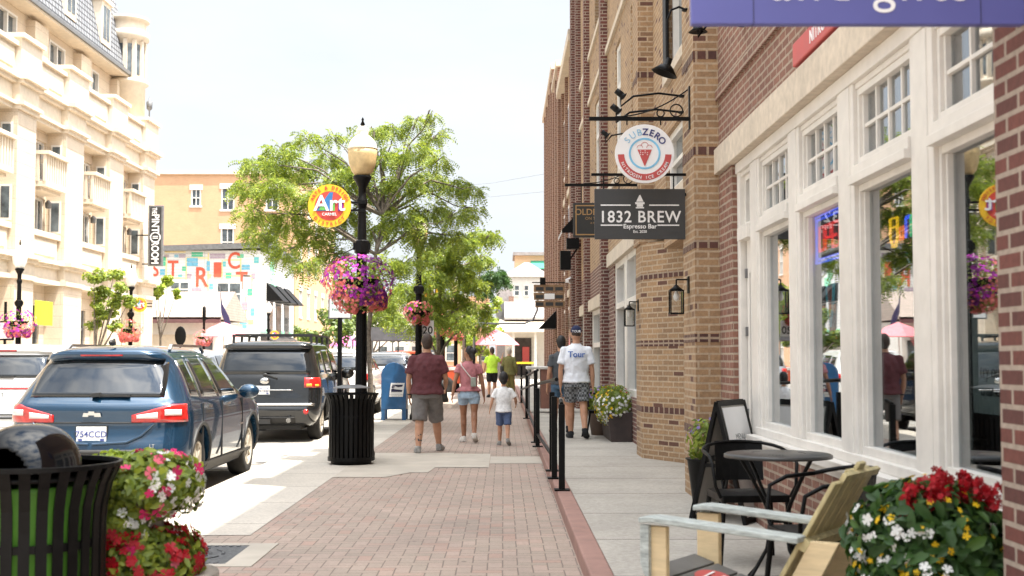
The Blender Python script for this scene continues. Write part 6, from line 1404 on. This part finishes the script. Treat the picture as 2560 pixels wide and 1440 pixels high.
frond_tree('honey_locust', 'second green kerbside tree behind the pink baskets on the right kerb', 'tree', (-1.9,36.5,0), [((-1.9,36.5,0),.08),((-1.88,36.5,1.3),.06),((-1.9,36.5,2.4),.055),((-1.85,36.5,3.3),.04)], px_clumps(36.5, cl2, 1.3, 4), 2500, .30, .5, 'leaf', 6, 'honey locust trees along the kerb', 7, .08)
cl3 = [(1240,690,24),(1225,700,22),(1255,705,14),(1190,660,18),(1215,730,16)]
frond_tree('honey_locust', 'dark twig of a farther tree just left of the white house roof', 'tree', (-1.9,60,0), [((-1.9,60,0),.09),((-1.9,60,2.5),.06),((-1.3,60,4.2),.03)], px_clumps(60, cl3, .8, 8), 500, .4, .5, 'leafd', 9, None, 6, .12)
def round_tree(lab, base, blobs, n, lsz, lm, trunk_h, tr_=.09, group=None, seed=1):
    global rng
    rng = np.random.default_rng(seed); T = thing('street_tree', lab, 'tree', base, 0, group); og = np.array(base)
    m_ = MB().tube([(0,0,0),(.03,0,trunk_h*.5),(0,.02,trunk_h),(0,0,trunk_h*1.5)], [tr_,tr_*.8,tr_*.65,tr_*.3], 8)
    for c, r_ in blobs:
        e = Vector(c)-Vector(base); m_.tube([(0,0,trunk_h*.95), e*.5+Vector((0,0,trunk_h*.45)), e], [tr_*.5,tr_*.3,tr_*.1], 5)
    m_.build('trunk', MT['bark'], T)
    V = []; F = []; k = 0; tot = sum(r_**2 for c, r_ in blobs)
    for c, r_ in blobs:
        for sub in range(5):
            cc = np.array(c)+unit(1)[0]*r_*.55; P, d = shell(max(10, int(n*r_**2/tot/5)), cc, (r_*.62,r_*.62,r_*.45), .3, -1, .15); v, f = quads(P, d*.5+np.array([0,0,.6]), lsz, .6, .8); V.append(v); F.append(f+k); k += len(v)
    npmesh('crown', np.concatenate(V), np.concatenate(F), MT[lm], T, og); return T
def pxb(Y, lst, sp=.5, seed=1):
    q = random.Random(seed); return [(tuple(at(x, y, Y+q.uniform(-sp, sp))), r_*Y/FPX) for x, y, r_ in lst]
bb = at(236, 893, 42); round_tree('young light green tree on the far pavement before the cream building', (bb.x,42,0), pxb(42, [(235,690,26),(285,685,26),(250,730,28),(285,750,26),(325,750,22),(240,775,24),(275,790,24),(235,815,22),(290,815,18),(300,720,20)], .4), 3400, .13, 'leaf', 1.3, .07, 'small trees on the far pavement', 2)
bb = at(400, 893, 60); round_tree('pale shrubby tree between the vertical sign and the mural', (bb.x,60,0), pxb(60, [(395,720,22),(420,705,20),(385,735,18),(440,735,14)], .5), 1200, .2, 'leafy', 2.4, .08, 'small trees on the far pavement', 3)
MT['leafm'] = leafm('leaf_mid', (.15,.22,.055))
for (x, y, lst, lm, lb, Y) in ((820,0,[(815,800,34),(850,830,40),(800,850,30),(770,840,26)],'leafm','yellow green bushy tree left of the parking notice post',48),(930,0,[(925,820,38),(965,790,34),(900,800,26),(990,830,26)],'leafm','soft green tree above the dark canopy',56),
      (1200,0,[(1165,840,30),(1190,860,34),(1225,800,24),(1235,760,24),(1240,830,26),(1215,880,22)],'leafy','lime green tree right of the small lamp posts, before the grey building',66),(1100,0,[(1100,850,26),(1130,835,26),(1075,860,22)],'leafm','green tree glimpsed between the third and fourth lamp posts',72),(700,0,[(735,835,20),(705,845,18),(760,850,20)],'leafm','small green tree above the roof rails of the black SUV',95)):
    bb = at(x, 893, Y); round_tree(lb, (bb.x,Y,0), pxb(Y, lst, .8, Y), 1500, .0035*Y, lm, 1.6, .1, 'background street trees', Y)
for k, (x, Y, h) in enumerate(((-24,150,9),(-17,155,8),(-11,150,9),(-5,158,8),(1,150,9),(7,160,10))):
    round_tree(['far broad tree behind the orange block','far tree behind the pale shops','far tree between the pale and terracotta shops','far tree behind the terracotta shop','far tree behind the grey building','far tree behind the peach building'][k], (x,Y,0), [((x+dx,Y,h*.6+dz),2.6) for dx, dz in ((-2,0),(1.8,.5),(0,2),(0,-.6))], 700, .5, 'leafm', 3, .25, 'far trees on the horizon', 20+k)
# ---------------- people ----------------
def org(m_, name, mat, T, vox=.009, sm=6, uv=False, ns=0):
    o = m_.build(name, mat, T, uv=False)
    q = o.modifiers.new('r', 'REMESH'); q.mode = 'VOXEL'; q.voxel_size = vox; q.use_smooth_shade = True
    q = o.modifiers.new('s', 'SMOOTH'); q.iterations = sm; q.factor = .5
    if ns:
        tx = bpy.data.textures.get('folds') or bpy.data.textures.new('folds', 'CLOUDS'); tx.noise_scale = .09
        q = o.modifiers.new('d', 'DISPLACE'); q.texture = tx; q.strength = ns; q.mid_level = .5
    return o
def eloft(m_, rs, n=20):
    m_.loft([[Vector((cx+rx*math.cos(2*math.pi*k/n), cy+ry*math.sin(2*math.pi*k/n), z)) for k in range(n)] for cx, cy, z, rx, ry in rs])
def limb(m_, pts, rs):
    m_.tube(pts, rs, 12)
    for p, r_ in zip(pts, rs): m_.ell(p, (r_, r_, r_), 10, 6)
SK = {k: pbr('skin_'+k, c, .55, var=.08, sc=12) for k, c in dict(tan=(.48,.25,.15), brown=(.30,.14,.075), fair=(.55,.31,.20)).items()}
FAB = lambda nm, c, v=.12: pbr(nm, c, .9, var=v, sc=22, bmp=.25, bsc=160)
def person(loc, rz, H, lab, skin, shirt, shorts, hair, build=1.0, legs=None, arms=None, headrot=0, headk=1.0, shortz=.50, shirtz=.86, sleeve=.6, hairf=None, shoes=None, flare=1.0, fem=0, extra=None, hipw=1.0, longsl=False):
    T = thing('person', lab, 'person', loc, rz); s_ = H/1.75; T.scale = (s_, s_, s_); b = build; headk *= 1.07
    legs = legs or [(0,.0,0),(0,.0,0)]; P = {}
    for sg, (fy, lift, kx) in ((-1, legs[0]), (1, legs[1])):
        hip = Vector((sg*.092*hipw, 0, .90)); ank = Vector((sg*(.105+kx), fy, .085+lift)); kn = (hip+ank)/2+Vector((0, .035+lift*.6, .01)); P[sg] = (hip, kn, ank, lift)
    arms = arms or [None, None]; A = {}
    for sg, a in ((-1, arms[0]), (1, arms[1])):
        a = a or ((.06, -.02, -.29), (.02, .07, -.25)); sh = Vector((sg*.172*b**.6, 0, 1.375)); el = sh+Vector((sg*a[0][0], a[0][1], a[0][2])); wr = el+Vector((sg*a[1][0], a[1][1], a[1][2])); A[sg] = (sh, el, wr)
    bd = MB(); k_ = 1-.12*fem
    eloft(bd, [(0,0,.84,.14*b*hipw,.11*b),(0,0,.93,.16*b*hipw,.12*b),(0,0,1.06,.145*b*k_,.105*b),(0,0,1.25,.165*b*k_,.115*b),(0,0,1.35,.145*b**.6,.092*b**.7),(0,0,1.42,.085,.062),(0,.0,1.49,.06,.058),(0,.01,1.56,.055,.055)])
    rot = Matrix.Rotation(headrot, 3, 'Z'); hc = Vector((0,.015,1.50+.125*headk)); hd = lambda x, y, z: hc+rot @ Vector((x, y, z))*headk
    bd.ell(hc, (.074*headk,.093*headk,.118*headk), 18, 12, rot=rot); bd.ell(hd(0,.035,-.055), (.052*headk,.05*headk,.06*headk)); bd.ell(hd(0,.098,-.015), (.013*headk,.018*headk,.026*headk))
    for sx in (-1, 1): bd.ell(hd(sx*.076,-.005,-.012), (.011*headk,.02*headk,.032*headk))
    for sg in (-1, 1):
        hip, kn, ank, lift = P[sg]; limb(bd, [hip, (hip+kn)/2, kn, kn*.62+ank*.38, ank], [.088*b,.076*b**.8,.056*b**.6,.055*b**.7,.038])
        bd.ell(kn*.66+ank*.34+Vector((0,-.016,0)), (.052*b**.6,.052,.10)); fr = Vector((sg*.03,.14,-.035-lift*.85)); limb(bd, [ank+Vector((0,-.02,-.03)), ank+fr*.5, ank+fr*.8], [.030,.026,.02])
        sh, el, wr = A[sg]; limb(bd, [sh, (sh+el)/2, el, el*.6+wr*.4, wr], [.052*b**.6,.045*b**.7,.037,.036*b**.5,.024])
        d = (wr-el).normalized(); sd = Vector((0,1,0)) if abs(d.y) < .8 else Vector((0,0,1)); sd = (sd-d*sd.dot(d)).normalized(); nrm = d.cross(sd)
        pc = wr+d*.05; bd.loft([[wr+d*t+sd*(.5*w_*math.cos(q))+nrm*(.014*math.sin(q)) for q in [2*math.pi*i/12 for i in range(12)]] for t, w_ in ((-.01,.045),(.03,.07),(.075,.084),(.09,.078))])
        cur = nrm*(-sg)*(.5 if d.z < 0 else .5)*sg
        for i, (o_, L_) in enumerate(((.031,.068),(.0105,.078),(-.0105,.073),(-.031,.058))):
            p0 = wr+d*.082+sd*o_; p1 = p0+(d*.9-nrm*sg*.25)*L_*.5; p2 = p1+(d*.75-nrm*sg*.6)*L_*.5; bd.tube([p0-d*.02,p0,p1,p2], [.0095,.0095,.009,.0075], 8)
        p0 = wr+d*.03+sd*.035; bd.tube([wr+d*.015+sd*.02, p0, p0+(d*.7+sd*.55)*.035, p0+(d*.95+sd*.35)*.062], [.013,.012,.0105,.009], 8)
    body = org(bd, 'body', SK[skin], T, .0085, 4)
    m_ = MB()
    for sx in (-1, 1): m_.ell(hd(sx*.03,.083,.0), (.011*headk,.008*headk,.007*headk), 8, 5)
    m_.build('eyes', ink, T)
    MB().ell(hd(0,.083,-.062), (.022*headk,.010,.007), 8, 5).build('mouth', mred, T)
    if hairf: hairf(T, hd, headk)
    else:
        m_ = MB().ell(hd(0,-.014,.022), (.081*headk,.094*headk,.112*headk), 18, 12, rot=rot); m_.ell(hd(0,-.03,-.03), (.070*headk,.072*headk,.075*headk)); org(m_, 'hair', hair, T, .009, 2, ns=.008)
    # shirt
    sm_ = MB(); w2 = 1.06
    eloft(sm_, [(0,0,shirtz,.198*b*hipw,.155*b),(0,0,shirtz+.02,.200*b*hipw,.156*b),(0,0,1.02,.168*b*flare*k_,.128*b),(0,0,1.22,.182*b*k_,.132*b),(0,0,1.33,.180*b**.7,.120*b),(0,0,1.40,.150*b**.5,.100*b**.7),(0,0,1.45,.095,.078),(0,.002,1.485,.07,.062)], 28)
    for sg in (-1, 1):
        sh, el, wr = A[sg]; e2 = sh+(el-sh)*(sleeve if not longsl else 1); c_ = Vector((sg*.07, 0, 1.415)); pts = [c_, sh, (sh+e2)/2, e2]; rr_ = [.045,.062*b**.8,.064*b**.8,.070*b**.8]
        if longsl: pts += [el*.5+wr*.5, wr]; rr_ += [.055,.042]
        sm_.tube(pts, rr_, 16); sm_.ell(sh, (.062*b**.8,.066*b**.8,.06*b**.8))
    sh_o = org(sm_, 'shirt', shirt, T, .011, 4, ns=.026)
    # shorts or trousers
    pm = MB(); eloft(pm, [(0,0,.80,.160*b*hipw,.130*b),(0,0,.88,.170*b*hipw,.135*b),(0,0,.97,.150*b*hipw,.118*b)], 26)
    for sg in (-1, 1):
        hip, kn, ank, lift = P[sg]; z1 = shortz
        def onleg(z):
            if z > kn.z: t = (hip.z-z)/(hip.z-kn.z); return hip+(kn-hip)*t
            t = (kn.z-z)/(kn.z-ank.z); return kn+(ank-kn)*t
        ze = [.86, .78, (.78+z1)/2, z1]; pm.tube([onleg(z) for z in ze], [.098*b,.098*b,.092*b,.088*b*flare], 18); pm.ell(onleg(.85), (.1*b,.115*b,.09))
    org(pm, 'trousers' if shortz < .3 else 'shorts', shorts, T, .011, 3, ns=.022)
    for sg in (-1, 1):
        hip, kn, ank, lift = P[sg]; f = MB(); h0 = ank+Vector((0,-.045,-.048)); tip = ank+Vector((sg*.035,.17,-.052-lift*1.0)); sc_ = (tip-h0)
        rings = [];
        for t, w_, h_ in ((-.06,.024,.03),(-.02,.042,.075),(.25,.046,.082),(.5,.050,.066),(.8,.053,.048),(1.0,.043,.034),(1.08,.02,.018)):
            c = h0+sc_*t; rings.append([c+Vector((w_*math.cos(q), 0, max(-.036, h_*math.sin(q))+.002)) for q in [2*math.pi*i/14 for i in range(14)]])
        f.loft(rings); f.tube([ank+Vector((0,-.01,-.03)), ank+Vector((0,-.008,.02))], [.052,.047], 12); org(f, 'shoe', shoes or ink, T, .007, 3)
    if extra: extra(T, A, P, hd)
    return T
hblk = pbr('dark_hair', (.012,.009,.008), .6, var=.3, sc=40); hbrn = pbr('brown_hair', (.05,.03,.02), .7, var=.3, sc=40); hgrey = pbr('grey_hair', (.45,.40,.34), .8, var=.2)
sgry = FAB('grey_shoe', (.30,.29,.27), .3); swht = FAB('pale_shoe', (.62,.58,.52)); sblk = FAB('black_shoe', (.015,.015,.016))
def tattoo(T, A, P, hd):
    hip, kn, ank, l = P[-1]; q = random.Random(4); m_ = MB()
    for i in range(16):
        c = kn*.75+ank*.25+(ank-kn)*q.uniform(-.1,.55); a = q.uniform(-2.9,-.3); r_ = .057; d = Vector((math.cos(a), math.sin(a), 0)); s0 = q.uniform(.008,.018); t = Vector((-d.y, d.x, 0))
        m_.add([c+d*r_+t*s0, c+d*r_+Vector((0,0,s0)), c+d*r_-t*s0, c+d*r_-Vector((0,0,s0))], [(0,1,2,3)])
    m_.build('tattoo', pbr('tattoo_ink', (.05,.05,.06), .7), T, fix=False)
    w = A[-1][2]; e = A[-1][1]; d = (w-e).normalized(); MB().tube([w-d*.05, w-d*.03], [.033,.033], 12).build('wristband', ink, T)
person((-1.15,18.95,0), R(-2), 1.76, 'man in maroon t-shirt and grey shorts walking away with a tattooed calf', 'tan', FAB('maroon_cotton', (.105,.028,.032)), FAB('grey_twill', (.17,.155,.145)), hbrn, 1.30, [(-.20,0,.0),(.32,.0,.05)], [((.07,-.04,-.30),(-.01,.06,-.25)), ((.08,.02,-.28),(-.02,.20,-.14))], .1, .98, .47, .86, .72, shoes=sgry, extra=tattoo)
def bun(T, hd, k):
    m_ = MB().ell(hd(0,-.012,.025), (.080,.092,.108), 18, 12); m_.ell(hd(0,-.11,.03), (.055,.05,.06)); m_.ell(hd(.0,-.05,-.03), (.065,.06,.07)); m_.tube([hd(-.01,-.08,-.03), hd(0,-.11,-.12), hd(.01,-.10,-.19)], [.04,.034,.015], 10); org(m_, 'hair', hblk, T, .009, 2, ns=.012)
def bagx(T, A, P, hd):
    m_ = MB().tube([(-.14,-.115,1.40),(-.02,-.16,1.25),(.10,-.15,1.10)], .010, 6).tube([(-.13,.10,1.40),(-.15,0,1.465),(-.14,-.115,1.40)], .010, 6); m_.build('bag_strap', swht, T); MB().bx(.03,.13,-.205,-.145,1.02,1.19).build('bag', FAB('khaki_bag', (.28,.30,.25)), T, bevel=.015)
person((-.58,21.1,0), R(3), 1.60, 'woman in dusty pink t-shirt and pale denim shorts with dark tied hair', 'brown', FAB('pink_cotton', (.42,.16,.17)), FAB('pale_denim', (.34,.45,.55)), hblk, 1.04, [(.16,0,-.02),(-.20,.08,-.01)], [((.08,-.06,-.27),(.04,-.02,-.24)), ((.07,-.02,-.28),(.03,.02,-.25))], R(50), 1.0, .70, .93, .45, bun, swht, fem=1, extra=bagx, hipw=1.12)
boyh = FAB('white_cotton', (.78,.77,.75))
person((-.0,20.4,0), R(-3), 1.12, 'small boy in white t-shirt and blue shorts walking on the brick pavement', 'tan', boyh, FAB('navy_denim', (.09,.13,.24)), hblk, 1.12, [(.16,0,0),(-.20,.09,.01)], [((.10,-.03,-.24),(.05,-.02,-.22)), ((.12,.02,-.22),(.0,.14,-.12))], 0, 1.32, .52, .84, .75, shoes=sgry)
def capf(T, hd, k):
    m_ = MB().ell(hd(0,-.012,.005), (.078,.090,.10), 18, 12); org(m_, 'hair', hbrn, T, .009, 2, ns=.006)
    m_ = MB().ell(hd(0,-.004,.048), (.086,.104,.085), 18, 12); m_.ell(hd(0,.10,.03), (.07,.07,.012)); org(m_, 'cap', FAB('navy_cap', (.012,.018,.06)), T, .009, 2)
    MB().text('TOUR', hd(0,-.110,.02), (1,0,0), (0,0,1), .05, .006, bold=.02).build('cap_lettering', white_s, T)
def teeprint(T, A, P, hd):
    MB().text('Tour', (0,-.158,1.27), (1,0,0), (0,0,1), .13, .01, bold=.02).build('shirt_print', pbr('print_blue', (.06,.14,.42), .7), T)
m_chk, nt_, b_ = newmat('patterned_shorts'); ck = N(nt_, 'TexChecker'); ck.inputs['Scale'].default_value = 26; ck.inputs[1].default_value = (.06,.065,.07,1); ck.inputs[2].default_value = (.26,.27,.28,1); nt_.links.new(coords(nt_, 'Object'), ck.inputs[0]); nt_.links.new(ck.outputs[0], b_.inputs['Base Color']); b_.inputs['Roughness'].default_value = .9
person((1.17,20.3,.115), R(-2), 1.80, 'man in white printed t-shirt, navy cap and patterned grey shorts on the walkway', 'tan', FAB('white_tee', (.76,.77,.80), .05), m_chk, hbrn, 1.14, [(.16,0,-.02),(-.20,.07,.02)], [((.06,-.03,-.30),(-.0,.03,-.26)), ((.06,-.02,-.30),(.01,.0,-.26))], 0, 1.0, .58, .87, .72, capf, sblk, extra=teeprint)
person((.99,21.7,.115), R(8), 1.66, 'dark haired person in grey top and denim shorts half hidden behind the man in white', 'tan', FAB('charcoal_cotton', (.07,.075,.08)), FAB('blue_denim', (.07,.13,.20)), hblk, .95, [(.1,0,0),(-.12,.04,0)], None, 0, 1.0, .66, .88, .6, shoes=sblk)
person((-.41,44.7,0), R(5), 1.76, 'person in fluorescent yellow t-shirt and black shorts raising one arm', 'tan', FAB('hivis_cotton', (.50,.78,.06), .08), FAB('black_short', (.012,.012,.013)), hbrn, 1.1, [(.0,0,0),(.15,.0,0)], [((.07,0,-.28),(.02,.08,-.24)), ((.14,.10,-.16),(.06,.06,.24))], .2, 1.0, .55, .86, .6, shoes=sblk)
person((.20,46,0), R(-10), 1.74, 'grey haired person in long olive clothes carrying a black bag', 'fair', FAB('olive_shirt', (.16,.15,.05)), FAB('olive_trousers', (.20,.17,.055)), hgrey, 1.12, [(.0,0,.0),(.12,.0,0)], None, 0, 1.0, .12, .78, .6, shoes=sblk, longsl=True, extra=lambda T, A, P, hd: MB().bx(-.32,-.20,-.1,.12,.88,1.12).build('bag', ink, T, bevel=.03))
